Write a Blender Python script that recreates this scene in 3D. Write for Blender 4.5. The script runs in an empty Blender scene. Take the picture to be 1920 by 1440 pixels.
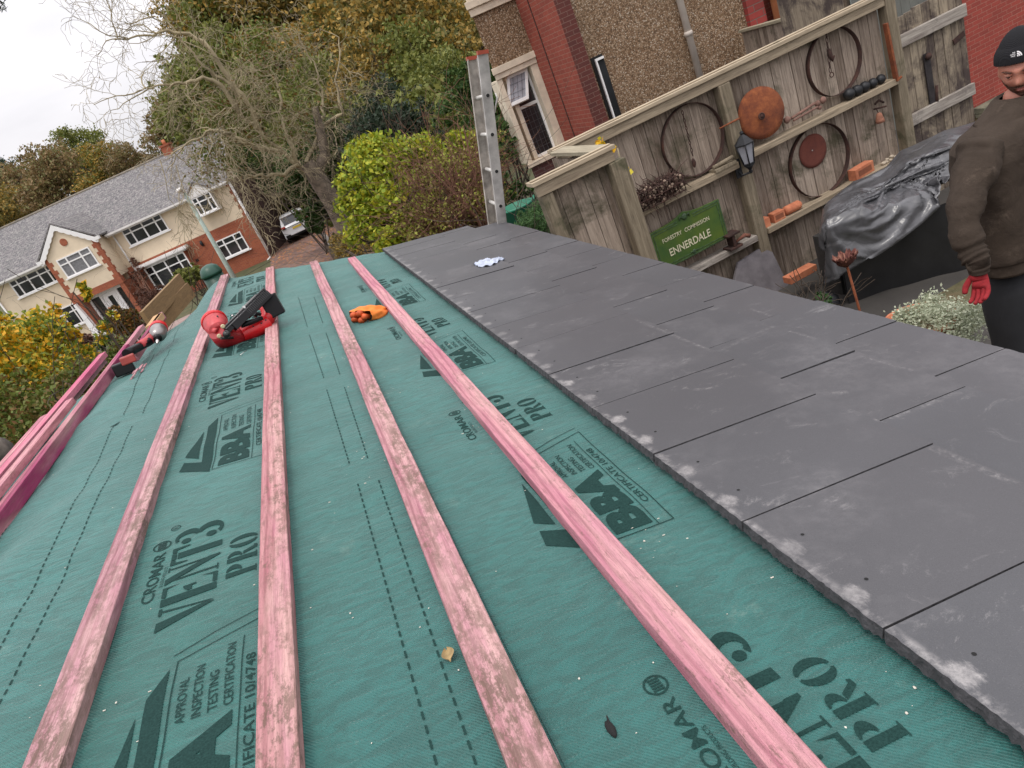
import bpy, bmesh, math, random
import numpy as np
from math import sin, cos, pi, radians as R
C = bpy.context.scene
col = C.collection
rnd = random.Random(7)
# ------------------------------------------------------------------ camera (origin of the scene is the eye point)
F_PX, CX, CY = 1305.0, 960.0, 720.0
def _ray(x, y):
    v = np.array([x - CX, y - CY, F_PX]); return v / np.linalg.norm(v)
_down = _ray(2188, 3459)
_v1 = _ray(501, 300); _v1 = _v1 - _down * _v1.dot(_down); _v1 /= np.linalg.norm(_v1)
_X = np.cross(_down, _v1)
if _X[0] < 0: _X = -_X
RM = np.array([_X, _v1, -_down])
def W(x, y): return RM @ _ray(x, y)
def P(x, y, Y):                       # point of the plane y = Y seen at photo pixel (x, y): used to survey positions
    w = W(x, y); return w * Y / w[1]
def Pz(x, y, z):
    w = W(x, y); return w * z / w[2]
cam = bpy.data.cameras.new('camera'); co = bpy.data.objects.new('camera', cam); col.objects.link(co)
from mathutils import Matrix, Vector, noise
m3 = Matrix([[RM[i][0], -RM[i][1], -RM[i][2]] for i in range(3)])
co.matrix_world = m3.to_4x4()
cam.sensor_width = 36; cam.lens = F_PX / 1920 * 36; cam.clip_end = 2000; cam.clip_start = 0.02
C.camera = co
# ------------------------------------------------------------------ sky, sun, exposure
w = bpy.data.worlds.new("World"); C.world = w; w.use_nodes = True
N = w.node_tree.nodes; L = w.node_tree.links; N.clear()
sky = N.new('ShaderNodeTexSky'); sky.sky_type = 'NISHITA'; sky.sun_disc = False
SUN_EL, SUN_AZ = 68, 215
sky.sun_elevation = R(SUN_EL); sky.sun_rotation = R(SUN_AZ); sky.air_density = 1; sky.dust_density = 3
skb = N.new('ShaderNodeVectorMath'); skb.operation = 'SCALE'; skb.inputs['Scale'].default_value = 0.10
L.new(sky.outputs[0], skb.inputs[0])
tc = N.new('ShaderNodeTexCoord'); nz = N.new('ShaderNodeTexNoise'); mp = N.new('ShaderNodeMapping')
mp.inputs['Scale'].default_value = (1.2, 1.2, 4.0)
nz.inputs['Scale'].default_value = 2.2; nz.inputs['Detail'].default_value = 5; nz.inputs['Roughness'].default_value = .5
L.new(tc.outputs['Generated'], mp.inputs[0]); L.new(mp.outputs[0], nz.inputs[0])
rp = N.new('ShaderNodeValToRGB'); rp.color_ramp.elements[0].position = .35; rp.color_ramp.elements[1].position = .62
rp.color_ramp.elements[0].color = (.70, .69, .72, 1); rp.color_ramp.elements[1].color = (.90, .875, .90, 1)
L.new(nz.outputs[0], rp.inputs[0])
mx = N.new('ShaderNodeMix'); mx.data_type = 'RGBA'; mx.inputs[0].default_value = .93
L.new(skb.outputs[0], mx.inputs[6]); L.new(rp.outputs[0], mx.inputs[7])
# an overcast sky is brighter overhead than at the horizon
sz = N.new('ShaderNodeSeparateXYZ'); L.new(tc.outputs['Generated'], sz.inputs[0])
mz = N.new('ShaderNodeMath'); mz.operation = 'MULTIPLY_ADD'; mz.use_clamp = False; L.new(sz.outputs[2], mz.inputs[0]); mz.inputs[1].default_value = 1.7; mz.inputs[2].default_value = .92
mm_ = N.new('ShaderNodeMath'); mm_.operation = 'MAXIMUM'; L.new(mz.outputs[0], mm_.inputs[0]); mm_.inputs[1].default_value = .3
bg = N.new('ShaderNodeBackground'); L.new(mm_.outputs[0], bg.inputs[1])
out = N.new('ShaderNodeOutputWorld'); L.new(mx.outputs[2], bg.inputs[0]); L.new(bg.outputs[0], out.inputs[0])
sl = bpy.data.lights.new('sun', 'SUN'); sl.energy = 1.1; sl.angle = R(14); sl.color = (1, .95, .88)
so = bpy.data.objects.new('sun', sl); col.objects.link(so)
# compass convention of the sky texture: rotation 0 = +Y, clockwise
az, el = R(SUN_AZ), R(SUN_EL)
sd = Vector((sin(az) * cos(el), cos(az) * cos(el), sin(el)))
so.rotation_euler = sd.to_track_quat('Z', 'Y').to_euler()
C.view_settings.view_transform = 'Standard'; C.view_settings.look = 'None'
C.view_settings.exposure = 0.08; C.view_settings.gamma = 1
C.render.engine = 'CYCLES'
# ------------------------------------------------------------------ materials
def lin(c): return tuple((x / 255 / 12.92 if x / 255 <= .04045 else ((x / 255 + .055) / 1.055) ** 2.4) for x in c)
class NT:
    def __init__(s, name):
        s.m = bpy.data.materials.new(name); s.m.use_nodes = True
        s.t = s.m.node_tree; s.t.nodes.clear()
        s.o = s.n('OutputMaterial'); s.b = s.n('BsdfPrincipled'); s.l(s.b.outputs[0], s.o.inputs[0])
        s.tc = s.n('TexCoord').outputs['Object']
    def n(s, k, **kw):
        a = s.t.nodes.new('ShaderNode' + k)
        for q, v in kw.items(): setattr(a, q, v)
        return a
    def l(s, a, b): s.t.links.new(a, b)
    def mapping(s, scale=(1, 1, 1), rot=(0, 0, 0), vec=None):
        a = s.n('Mapping'); a.inputs['Scale'].default_value = scale; a.inputs['Rotation'].default_value = rot
        s.l(vec or s.tc, a.inputs[0]); return a.outputs[0]
    def noise(s, scale, detail=4, rough=.55, vec=None, dist=0, out=0):
        a = s.n('TexNoise'); a.inputs['Scale'].default_value = scale; a.inputs['Detail'].default_value = detail
        a.inputs['Roughness'].default_value = rough; a.inputs['Distortion'].default_value = dist
        s.l(vec or s.tc, a.inputs[0]); return a.outputs[out]
    def ramp(s, fac, stops, interp='LINEAR'):
        a = s.n('ValToRGB'); r = a.color_ramp; r.interpolation = interp
        while len(r.elements) < len(stops): r.elements.new(.5)
        for e, (p, c) in zip(r.elements, stops):
            e.position = p; e.color = (c, c, c, 1) if isinstance(c, (int, float)) else tuple(c) + (1,)
        s.l(fac, a.inputs[0]); return a.outputs[0]
    def mix(s, fac, a, b, mode='MIX'):
        k = s.n('Mix'); k.data_type = 'RGBA'; k.blend_type = mode; k.clamp_factor = True
        for inp, v in ((k.inputs[0], fac), (k.inputs[6], a), (k.inputs[7], b)):
            if isinstance(v, (int, float)): inp.default_value = v
            elif isinstance(v, tuple): inp.default_value = v + (1,)
            else: s.l(v, inp)
        return k.outputs[2]
    def math(s, op, a, b=None, c=None):
        k = s.n('Math', operation=op)
        for i, v in enumerate((a, b, c)):
            if v is None: continue
            if isinstance(v, (int, float)): k.inputs[i].default_value = v
            else: s.l(v, k.inputs[i])
        return k.outputs[0]
    def bump(s, h, strength=.3, dist=.01):
        k = s.n('Bump'); k.inputs['Strength'].default_value = strength; k.inputs['Distance'].default_value = dist
        s.l(h, k.inputs['Height']); s.l(k.outputs[0], s.b.inputs['Normal'])
    def fin(s, colr, rough=.7, metal=0, spec=.5):
        if isinstance(colr, tuple): s.b.inputs['Base Color'].default_value = colr + (1,)
        else: s.l(colr, s.b.inputs['Base Color'])
        if isinstance(rough, (int, float)): s.b.inputs['Roughness'].default_value = rough
        else: s.l(rough, s.b.inputs['Roughness'])
        s.b.inputs['Metallic'].default_value = metal; s.b.inputs['Specular IOR Level'].default_value = spec
        return s.m
def plain(name, c, rough=.6, metal=0, var=.25, scale=8, bump=.15, bscale=60, spec=.5):
    k = NT(name); n1 = k.noise(scale, 5, .6)
    f = k.ramp(n1, [(.3, 1 - var), (.7, 1 + var * .4)])
    k.bump(k.noise(bscale, 4), bump, .004)
    return k.fin(k.mix(1.0, tuple(c), f, 'MULTIPLY'), rough, metal, spec)
M = {}
def wood(name, light, dark, stain=None, sc=1.0, axis='z', stainlo=.55):
    k = NT(name)
    st = {'z': (14, 14, .9), 'x': (.9, 14, 14), 'y': (14, .9, 14)}[axis]
    v = k.mapping(tuple(a * sc for a in st))
    g = k.noise(3.0, 6, .65, v, .6); isl = k.n('NewGeometry').outputs['Random Per Island']
    c = k.ramp(k.math('ADD', g, k.math('MULTIPLY', k.math('SUBTRACT', isl, .5), .30)), [(.25, dark), (.5, tuple((a + b) / 2 for a, b in zip(light, dark))), (.72, light)])
    g2 = k.noise(9, 4, .7, v)
    c = k.mix(k.ramp(g2, [(.54, 0.0), (.74, .75)]), c, tuple(x * .4 for x in dark))
    if stain:
        c = k.mix(k.ramp(k.noise(2.6 * sc, 6, .7, None, .4), [(stainlo, 0.0), (stainlo + .14, .85)]), c, stain)
    k.bump(g, .5, .004)
    return k.fin(c, .85)
M['fence'] = wood('weathered_fence_wood', (.40, .325, .26), (.125, .09, .066), (.055, .050, .024), stainlo=.52)
M['fence_x'] = wood('weathered_rail_wood', (.47, .385, .27), (.20, .155, .105), (.10, .085, .05), axis='x', stainlo=.6)
M['fence_y'] = wood('weathered_cap_wood', (.42, .38, .27), (.24, .20, .14), (.10, .095, .05), axis='y', stainlo=.6)
M['post'] = wood('green_tinged_post', (.32, .265, .185), (.12, .095, .062), (.055, .055, .025), stainlo=.54)
M['gate'] = wood('old_gate_wood', (.34, .28, .20), (.09, .065, .05), (.035, .022, .022), stainlo=.45)
M['gate_x'] = wood('old_gate_rail', (.50, .46, .40), (.18, .15, .13), (.06, .05, .05), axis='x', stainlo=.55)
M['plank'] = wood('new_timber', (.30, .19, .085), (.19, .115, .05), axis='y')
M['offcut'] = wood('pale_offcut', (.62, .37, .19), (.45, .27, .13), axis='y')
def pink(name, light, dark, mould=.62, rings=True):
    k = NT(name); v = k.mapping((16, 1.1, 16))
    g = k.noise(1.6, 6, .6, v, 1.4)
    wv = k.n('TexWave'); wv.inputs['Scale'].default_value = 1.6; wv.inputs['Distortion'].default_value = 9; wv.inputs['Detail'].default_value = 2
    wv.inputs['Detail Scale'].default_value = .6
    wv.bands_direction = 'X'; k.l(k.mapping((9, 1.5, 9)), wv.inputs[0])
    c = k.ramp(g, [(.3, dark), (.7, light)])
    c = k.mix(k.ramp(wv.outputs[1], [(.55, 0.0), (.95, .5)]), c, (dark[0] * .55, dark[1] * .42, dark[2] * .45))
    gl = k.noise(4.5, 6, .75, k.mapping((34, 1.2, 34)), .5)
    c = k.mix(k.ramp(gl, [(.54, 0.0), (.68, .5)]), c, (.26, .12, .12))
    c = k.mix(k.ramp(k.noise(2.2, 4, .6, k.mapping((12, 1, 12))), [(.56, 0.0), (.72, .5)]), c, lin((186, 104, 140)))
    c = k.mix(k.ramp(k.noise(1.0, 4, .6, k.mapping((9, 1.2, 9))), [(.45, 0.0), (.75, .6)]), c, lin((208, 180, 168)))
    big = k.ramp(k.noise(2.0, 4, .7, k.mapping((5, 1, 5))), [(.42, 0.0), (.62, 1)])
    fine = k.ramp(k.noise(60, 6, .8, k.mapping((1, .45, 1))), [(mould + .02, 0.0), (mould + .12, 1)])
    c = k.mix(k.math('MULTIPLY', k.math('MULTIPLY', big, fine), .7), c, (.10, .085, .05))
    fg = k.noise(9, 5, .8, k.mapping((40, 1.6, 40)))
    c = k.mix(k.ramp(fg, [(.36, .45), (.52, 0.0)]), c, (.16, .075, .075))
    k.bump(k.math('ADD', k.noise(5, 6, .7, v), fg), .8, .003)
    return k.fin(c, .85, 0, .3)
M['pink'] = pink('pink_treated_batten', lin((204, 160, 164)), lin((160, 110, 122)), .42)
M['pink_clean'] = pink('clean_pink_batten', lin((210, 150, 156)), lin((172, 108, 126)), .52)
M['magenta'] = pink('bright_magenta_batten', lin((166, 62, 108)), lin((126, 30, 76)), .7)
# membrane
def membrane():
    k = NT('teal_roofing_membrane')
    c = k.ramp(k.noise(1.3, 4, .55), [(.3, (.010, .100, .090)), (.7, (.028, .165, .150))])
    c = k.mix(k.ramp(k.noise(.9, 3, .5, k.mapping((1, .6, 1))), [(.5, 0.0), (.72, .6)]), c, (.008, .092, .072))
    # pale dust
    c = k.mix(k.ramp(k.noise(6, 7, .8), [(.60, 0.0), (.82, .4)]), c, (.40, .46, .38))
    wv = k.n('TexWave'); wv.bands_direction = 'DIAGONAL'; wv.inputs['Scale'].default_value = 95; wv.inputs['Distortion'].default_value = 3.0
    wv.inputs['Detail'].default_value = 2; wv.inputs['Detail Scale'].default_value = .3
    k.l(k.mapping((1, 1.7, 1), (0, 0, R(20))), wv.inputs[0])
    rip = k.noise(34, 3, .6, k.mapping((.5, 1.7, 1), (0, 0, R(18))), 1.0)
    fine = k.noise(420, 3, .7)
    c = k.mix(k.ramp(rip, [(.4, .45), (.6, 0.0)]), c, (.008, .040, .034))
    c = k.mix(k.ramp(fine, [(.35, .35), (.6, 0.0)]), c, (.025, .09, .075))
    h = k.math('ADD', k.math('MULTIPLY', rip, 1.0), k.math('MULTIPLY', fine, .25))
    h = k.math('ADD', h, k.math('MULTIPLY', wv.outputs[1], .18))
    k.bump(h, .75, .006)
    k.b.inputs['Sheen Weight'].default_value = .30; k.b.inputs['Sheen Roughness'].default_value = .4; k.b.inputs['Sheen Tint'].default_value = (.75, 1, .93, 1)
    return k.fin(c, .55, 0, .5)
M['membrane'] = membrane()
def ink():
    k = NT('printed_ink'); c = k.ramp(k.noise(300, 3, .7), [(.35, (.006, .026, .023)), (.7, (.016, .052, .046))])
    k.bump(k.noise(34, 3, .6, k.mapping((.5, 1.7, 1), (0, 0, R(18))), 1.0), .45, .004)
    return k.fin(c, .75, 0, .15)
M['ink'] = ink()
def chalkmarks(k, c):
    # roof coordinates: (u down the slope, y along it), from the slate's own object space
    U0 = SH_LOC
    d = k.n('VectorMath', operation='DOT_PRODUCT'); k.l(k.tc, d.inputs[0]); d.inputs[1].default_value = (cos(R(11.19)), 0, -sin(R(11.19)))
    u = k.math('ADD', d.outputs['Value'], U0[0] * cos(R(11.19)) - U0[2] * sin(R(11.19)))
    sp = k.n('SeparateXYZ'); k.l(k.tc, sp.inputs[0]); y = k.math('ADD', sp.outputs[1], U0[1])
    uv = k.n('CombineXYZ'); k.l(u, uv.inputs[0]); k.l(y, uv.inputs[1]); uv = uv.outputs[0]
    nz = k.noise(70, 8, .85, uv); nz2 = k.noise(24, 6, .8, uv)
    # smudges beside the nail holes
    ph = k.math('FRACT', k.math('DIVIDE', k.math('SUBTRACT', y, .597), .3105))
    a1 = k.math('ABSOLUTE', k.math('SUBTRACT', ph, .22)); a2 = k.math('ABSOLUTE', k.math('SUBTRACT', ph, .66))
    near = k.ramp(k.math('MINIMUM', a1, a2), [(.0, 1.0), (.17, 0.0)], 'EASE')
    eu = k.ramp(k.math('ABSOLUTE', k.math('SUBTRACT', u, .604)), [(.0, 1.0), (.045, 0.0)], 'EASE')
    m = k.math('MULTIPLY', near, eu); m = k.ramp(k.math('ADD', k.math('MULTIPLY', m, .62), k.math('MULTIPLY', k.noise(30, 7, .85, k.mapping((2.4, 1, 1), (0, 0, R(25)), uv)), .95)), [(.80, 0.0), (.92, .5), (1.0, .95)])
    m = k.math('MULTIPLY', m, k.ramp(nz, [(.35, .25), (.6, 1)]))
    edge = k.math('MULTIPLY', k.ramp(k.math('ABSOLUTE', k.math('SUBTRACT', u, .592)), [(.0, .8), (.012, 0.0)]), k.ramp(nz2, [(.45, 0.0), (.62, 1)]))
    m = k.math('MULTIPLY', k.math('MAXIMUM', m, edge), k.ramp(k.noise(3.1, 2, .5, uv), [(.35, .25), (.6, 1)]))
    for (x0, y0, x1, y1, w_) in SCR:
        def q(a, b):
            r_ = W(a, b); r_ = r_ * (-(.745) / (r_ @ np.array([sin(R(11.19)), 0, cos(R(11.19))]))); return np.array([r_ @ np.array([cos(R(11.19)), 0, -sin(R(11.19))]), r_[1]])
        a, b = q(x0, y0), q(x1, y1); dd = b - a; L_ = float(np.linalg.norm(dd)); dd = dd / L_; nn = np.array([-dd[1], dd[0]])
        t1 = k.n('VectorMath', operation='DOT_PRODUCT'); k.l(uv, t1.inputs[0]); t1.inputs[1].default_value = (float(nn[0]), float(nn[1]), 0)
        t2 = k.n('VectorMath', operation='DOT_PRODUCT'); k.l(uv, t2.inputs[0]); t2.inputs[1].default_value = (float(dd[0]), float(dd[1]), 0)
        s_ = k.math('ABSOLUTE', k.math('ADD', k.math('SUBTRACT', t1.outputs['Value'], float(a @ nn)), k.math('MULTIPLY', k.math('SUBTRACT', nz2, .5), .02)))
        al = k.math('ABSOLUTE', k.math('SUBTRACT', t2.outputs['Value'], float(a @ dd) + L_ / 2))
        mm = k.math('MULTIPLY', k.ramp(s_, [(0.0, 1.0), (w_, 0.0)]), k.math('LESS_THAN', al, L_ / 2))
        mm = k.math('MULTIPLY', mm, k.ramp(nz, [(.46, 0.0), (.64, .75)])); mm = k.math('MULTIPLY', mm, k.ramp(nz2, [(.40, .1), (.60, 1.0)]))
        m = k.math('MAXIMUM', m, mm)
    return k.mix(k.math('MULTIPLY', m, .8), c, (.40, .38, .37))
SCR = [(1190, 605, 1340, 665, .009), (1345, 660, 1450, 615, .010), (1612, 670, 1712, 698, .007), (1640, 795, 1800, 738, .012), (1745, 845, 1905, 915, .012),
       (1407, 577, 1445, 590, .008), (1262, 524, 1320, 519, .010), (1480, 625, 1530, 640, .006), (1560, 738, 1590, 735, .012), (1060, 800, 1120, 770, .008)]
SH_LOC = (0.2, 2.3, -2.75)
def slate():
    k = NT('grey_composite_slate')
    oi = k.n('ObjectInfo')
    c = k.ramp(k.noise(2.0, 4, .5), [(.3, (.057, .058, .064)), (.7, (.078, .079, .086))])
    c = k.mix(k.math('MULTIPLY', oi.outputs['Random'], .6), c, (.068, .066, .071))
    c = k.mix(k.ramp(k.noise(700, 3, .7), [(.32, .5), (.5, 0.0)]), c, (.03, .029, .031))
    c = k.mix(k.ramp(k.noise(500, 3, .7), [(.58, 0.0), (.72, .35)]), c, (.17, .165, .168))
    # chalky scuffs, rubbed corners by the nail holes and long scratches
    s1 = k.ramp(k.noise(7, 9, .85, k.mapping((1, 1.6, 1), (0, 0, R(35))), .9), [(.565, 0.0), (.68, .85)])
    area = k.ramp(k.noise(3.4, 3, .6), [(.43, 0.0), (.60, 1)])
    c = k.mix(k.math('MULTIPLY', k.math('MULTIPLY', s1, area), .62), c, (.36, .345, .34))
    hz = k.math('MULTIPLY', k.ramp(k.noise(2.6, 5, .7), [(.50, 0.0), (.75, .35)]), k.ramp(k.noise(40, 6, .8), [(.4, .2), (.6, 1)]))
    c = k.mix(hz, c, (.24, .23, .235))
    c = chalkmarks(k, c)
    k.bump(k.noise(600, 2, .6), .10, .001)
    return k.fin(c, .46, 0, .6)
M['slate'] = slate()
M['slate_edge'] = plain('slate_broken_edge', (.055, .053, .057), .8, var=.5, scale=60, bump=1.0, bscale=120)
M['chalk'] = plain('chalk_dust', (.46, .44, .42), .9, var=.35, scale=60, bump=.05)
M['black'] = plain('black_plastic', (.007, .007, .008), .36, var=.2, bump=.05, spec=.28)
M['hole'] = plain('dark_hole', (.008, .008, .008), .9)
M['redp'] = plain('red_tool_plastic', (.55, .010, .014), .30, var=.12, scale=20, bump=.03, bscale=90)
M['redp2'] = plain('scuffed_red_plastic', (.50, .06, .065), .38, var=.35, scale=30, bump=.05)
M['magn'] = plain('grey_magnesium', (.30, .28, .27), .32, .75, var=.25, scale=25, bump=.05)
M['steel'] = plain('bright_steel', (.55, .54, .52), .25, 1, var=.15)
M['brass'] = plain('brass_screw', (.62, .48, .24), .35, .9)
M['orange'] = plain('orange_glove_fabric', (.80, .22, .030), .75, var=.22, scale=30, bump=.35, bscale=220)
M['orange_in'] = plain('rubber_glove_inside', (.62, .10, .02), .6, var=.4, scale=30)
M['redglove'] = plain('red_knit_glove', (.27, .010, .015), .85, var=.3, scale=40, bump=.5, bscale=260)
M['alu'] = plain('dull_aluminium', (.62, .60, .57), .5, .45, var=.4, scale=9, bump=.1)
M['alud'] = plain('stained_aluminium', (.52, .48, .43), .6, .3, var=.5, scale=12, bump=.1)
M['redcap'] = plain('red_ladder_cap', (.45, .09, .05), .6)
M['rust'] = None
def rust(name, a, b, c_):
    k = NT(name); n1 = k.noise(9, 8, .75)
    c = k.ramp(n1, [(.3, a), (.5, b), (.7, c_)])
    k.bump(k.noise(60, 6, .7), .5, .003); return k.fin(c, .9)
M['rust'] = rust('orange_rust', (.075, .022, .014), (.20, .055, .020), (.34, .11, .035))
M['darkrust'] = rust('dark_rust', (.018, .010, .009), (.045, .020, .015), (.09, .035, .022))
M['redrust'] = rust('red_oxide', (.085, .025, .018), (.14, .038, .026), (.17, .05, .032))
M['terra'] = rust('terracotta', (.32, .10, .05), (.50, .17, .085), (.62, .25, .13))
M['iron'] = plain('black_cast_iron', (.018, .019, .022), .5, .2, var=.4)
M['stone'] = plain('cream_painted_stone', (.74, .64, .50), .8, var=.22, scale=5, bump=.2, bscale=40)
M['white'] = plain('white_upvc', (.84, .83, .82), .35, var=.05, scale=4, bump=.02)
M['whitep'] = plain('white_paint', (.76, .74, .72), .6, var=.12, scale=3, bump=.1)
M['cream'] = plain('cream_render', (.74, .62, .46), .85, var=.16, scale=1.2, bump=.25, bscale=25)
M['pinkr'] = plain('beige_render', (.52, .42, .33), .85, var=.15, scale=1.2, bump=.2, bscale=25)
M['glass'] = None
def glass():
    k = NT('window_glass'); c = k.ramp(k.noise(1.1, 3, .5), [(.35, (.008, .009, .010)), (.7, (.035, .038, .042))])
    k.bump(k.noise(1.5, 2), .08, .02)
    return k.fin(c, .06, 0, .6)
M['glass'] = glass()
M['curtain'] = plain('net_curtain_glass', (.20, .20, .21), .3, var=.4, scale=9, bump=.05)
M['leaded'] = plain('pale_leaded_glass', (.38, .39, .43), .15, var=.3, scale=6, bump=.1, bscale=9)
M['lead'] = plain('lead_came', (.10, .10, .11), .5, .4)
def brick(name, a, b, mortar, dirty=None, sx=1.0):
    k = NT(name)
    sp = k.n('SeparateXYZ'); k.l(k.tc, sp.inputs[0])
    cb = k.n('CombineXYZ'); k.l(k.math('ADD', sp.outputs[0], sp.outputs[1]), cb.inputs[0]); k.l(sp.outputs[2], cb.inputs[1])
    t = k.n('TexBrick'); t.inputs['Scale'].default_value = 1; t.inputs['Brick Width'].default_value = .225 * sx; t.inputs['Row Height'].default_value = .075 * sx
    t.inputs['Mortar Size'].default_value = .005 * sx; t.inputs['Mortar Smooth'].default_value = .2; t.inputs['Bias'].default_value = -.1
    t.inputs[1].default_value = tuple(a) + (1,); t.inputs[2].default_value = tuple(b) + (1,); t.inputs[3].default_value = tuple(mortar) + (1,)
    k.l(cb.outputs[0], t.inputs[0])
    c = k.mix(k.ramp(k.noise(3, 6, .7), [(.4, .0), (.75, .45)]), t.outputs[0], dirty or tuple(x * .5 for x in a))
    k.bump(k.math('ADD', k.math('MULTIPLY', t.outputs[1], -1.0), k.math('MULTIPLY', k.noise(50), .3)), .5, .008)
    return k.fin(c, .85)
M['brick'] = brick('red_engineering_brick', (.30, .062, .038), (.23, .046, .030), (.30, .15, .11))
M['brickfar'] = brick('orange_red_brick', (.38, .105, .045), (.28, .07, .035), (.30, .17, .12))
M['brickdark'] = brick('plum_plinth_brick', (.14, .06, .055), (.10, .045, .045), (.22, .17, .15))
M['brickred'] = brick('bright_red_brick', (.33, .055, .038), (.24, .042, .030), (.36, .15, .11), sx=.52)
def pebble():
    k = NT('pebbledash_render')
    def vor(sc):
        v = k.n('TexVoronoi'); v.inputs['Scale'].default_value = sc; k.l(k.tc, v.inputs[0]); return v
    v = vor(52)
    sp = k.n('SeparateColor'); k.l(v.outputs['Color'], sp.inputs[0])
    c = k.ramp(sp.outputs[0], [(.0, (.10, .055, .028)), (.3, (.21, .12, .06)), (.6, (.32, .20, .115)), (.85, (.43, .31, .20)), (1, (.60, .51, .40))])
    c = k.mix(k.ramp(v.outputs['Distance'], [(.35, 0.0), (.8, .6)]), c, (.07, .045, .025))
    c = k.mix(k.ramp(k.noise(.8, 4), [(.4, 0.0), (.75, .35)]), c, (.13, .09, .05))
    k.bump(k.math('MULTIPLY', v.outputs['Distance'], -1), .8, .012)
    return k.fin(c, .85)
M['pebble'] = pebble()
def roofslate(name, a, b):
    k = NT(name)
    sp = k.n('SeparateXYZ'); k.l(k.tc, sp.inputs[0])
    cb = k.n('CombineXYZ'); k.l(sp.outputs[0], cb.inputs[0]); k.l(k.math('MULTIPLY', sp.outputs[2], 1.9), cb.inputs[1])
    t = k.n('TexBrick'); t.inputs['Scale'].default_value = 1; t.inputs['Brick Width'].default_value = .26; t.inputs['Row Height'].default_value = .2
    t.inputs['Mortar Size'].default_value = .012; t.inputs[1].default_value = a + (1,); t.inputs[2].default_value = b + (1,)
    t.inputs[3].default_value = tuple(x * .4 for x in a) + (1,); k.l(cb.outputs[0], t.inputs[0])
    c = k.mix(k.ramp(k.noise(9, 6, .85), [(.48, 0.0), (.60, .7)]), t.outputs[0], (.36, .35, .32))
    c = k.mix(k.ramp(k.noise(1.0, 5, .7), [(.5, 0.0), (.7, .6)]), c, (.12, .12, .115))
    k.bump(k.math('MULTIPLY', t.outputs[1], -1), .5, .02)
    return k.fin(c, .8)
M['roofs'] = roofslate('mottled_roof_slate', (.15, .135, .14), (.085, .08, .088))
M['soil'] = plain('soil', (.07, .05, .035), .95, var=.5, scale=6, bump=.6, bscale=20)
def ground():
    k = NT('rough_grass_ground'); c = k.ramp(k.noise(1.2, 8, .75), [(.3, (.035, .05, .018)), (.5, (.07, .075, .03)), (.7, (.12, .085, .045))])
    k.bump(k.noise(14, 6), .8, .05); return k.fin(c, .95)
M['ground'] = ground()
def drive():
    k = NT('leafy_block_paving')
    c = k.ramp(k.noise(.6, 5), [(.3, (.115, .065, .05)), (.7, (.19, .12, .105))])
    v = k.n('TexVoronoi'); v.inputs['Scale'].default_value = 5.5; k.l(k.tc, v.inputs[0])
    sp = k.n('SeparateColor'); k.l(v.outputs['Color'], sp.inputs[0])
    lf = k.ramp(sp.outputs[0], [(0, (.34, .10, .03)), (.4, (.50, .20, .05)), (.7, (.14, .055, .02)), (1, (.60, .34, .10))])
    msk = k.math('MULTIPLY', k.ramp(v.outputs['Distance'], [(.36, 1.0), (.44, 0)]), k.ramp(k.noise(.35, 3, .6), [(.35, .25), (.6, 1)]))
    k.bump(k.noise(12), .4, .02)
    return k.fin(k.mix(msk, c, lf), .85)
M['drive'] = drive()
M['paving'] = plain('pink_concrete_paving', (.30, .21, .19), .9, var=.25, scale=2, bump=.2)
M['gravel'] = plain('dark_yard_soil', (.05, .045, .04), .9, var=.3, scale=3, bump=.4)
M['bark'] = plain('grey_bark', (.19, .15, .115), .95, var=.55, scale=5, bump=1, bscale=22)
M['twig'] = plain('pale_bare_twig', (.39, .325, .205), .9, var=.45, scale=1.5, bump=.3)
M['twigr'] = plain('reddish_twig', (.20, .095, .06), .9, var=.4, scale=3, bump=.3)
M['darkbark'] = plain('dark_bark', (.075, .055, .04), .95, var=.5, scale=4, bump=.8)
def leafm(name, cols, sc=.6, tl=.25):
    k = NT(name); g = k.n('NewGeometry')
    r = k.math('ADD', k.math('MULTIPLY', g.outputs['Random Per Island'], .62), k.math('MULTIPLY', k.noise(sc, 3, .6), .75))
    n = len(cols)
    c = k.ramp(r, [(.22 + .66 * i / (n - 1), cc) for i, cc in enumerate(cols)])
    d = k.n('BsdfTranslucent'); k.l(c, d.inputs[0])
    s_ = k.n('MixShader'); s_.inputs[0].default_value = tl
    m_ = k.fin(c, .6, 0, .35)
    k.l(k.b.outputs[0], s_.inputs[1]); k.l(d.outputs[0], s_.inputs[2]); k.l(s_.outputs[0], k.o.inputs[0])
    return m_
def x14(c): return [tuple(v * 1.38 for v in q) for q in c]
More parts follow.
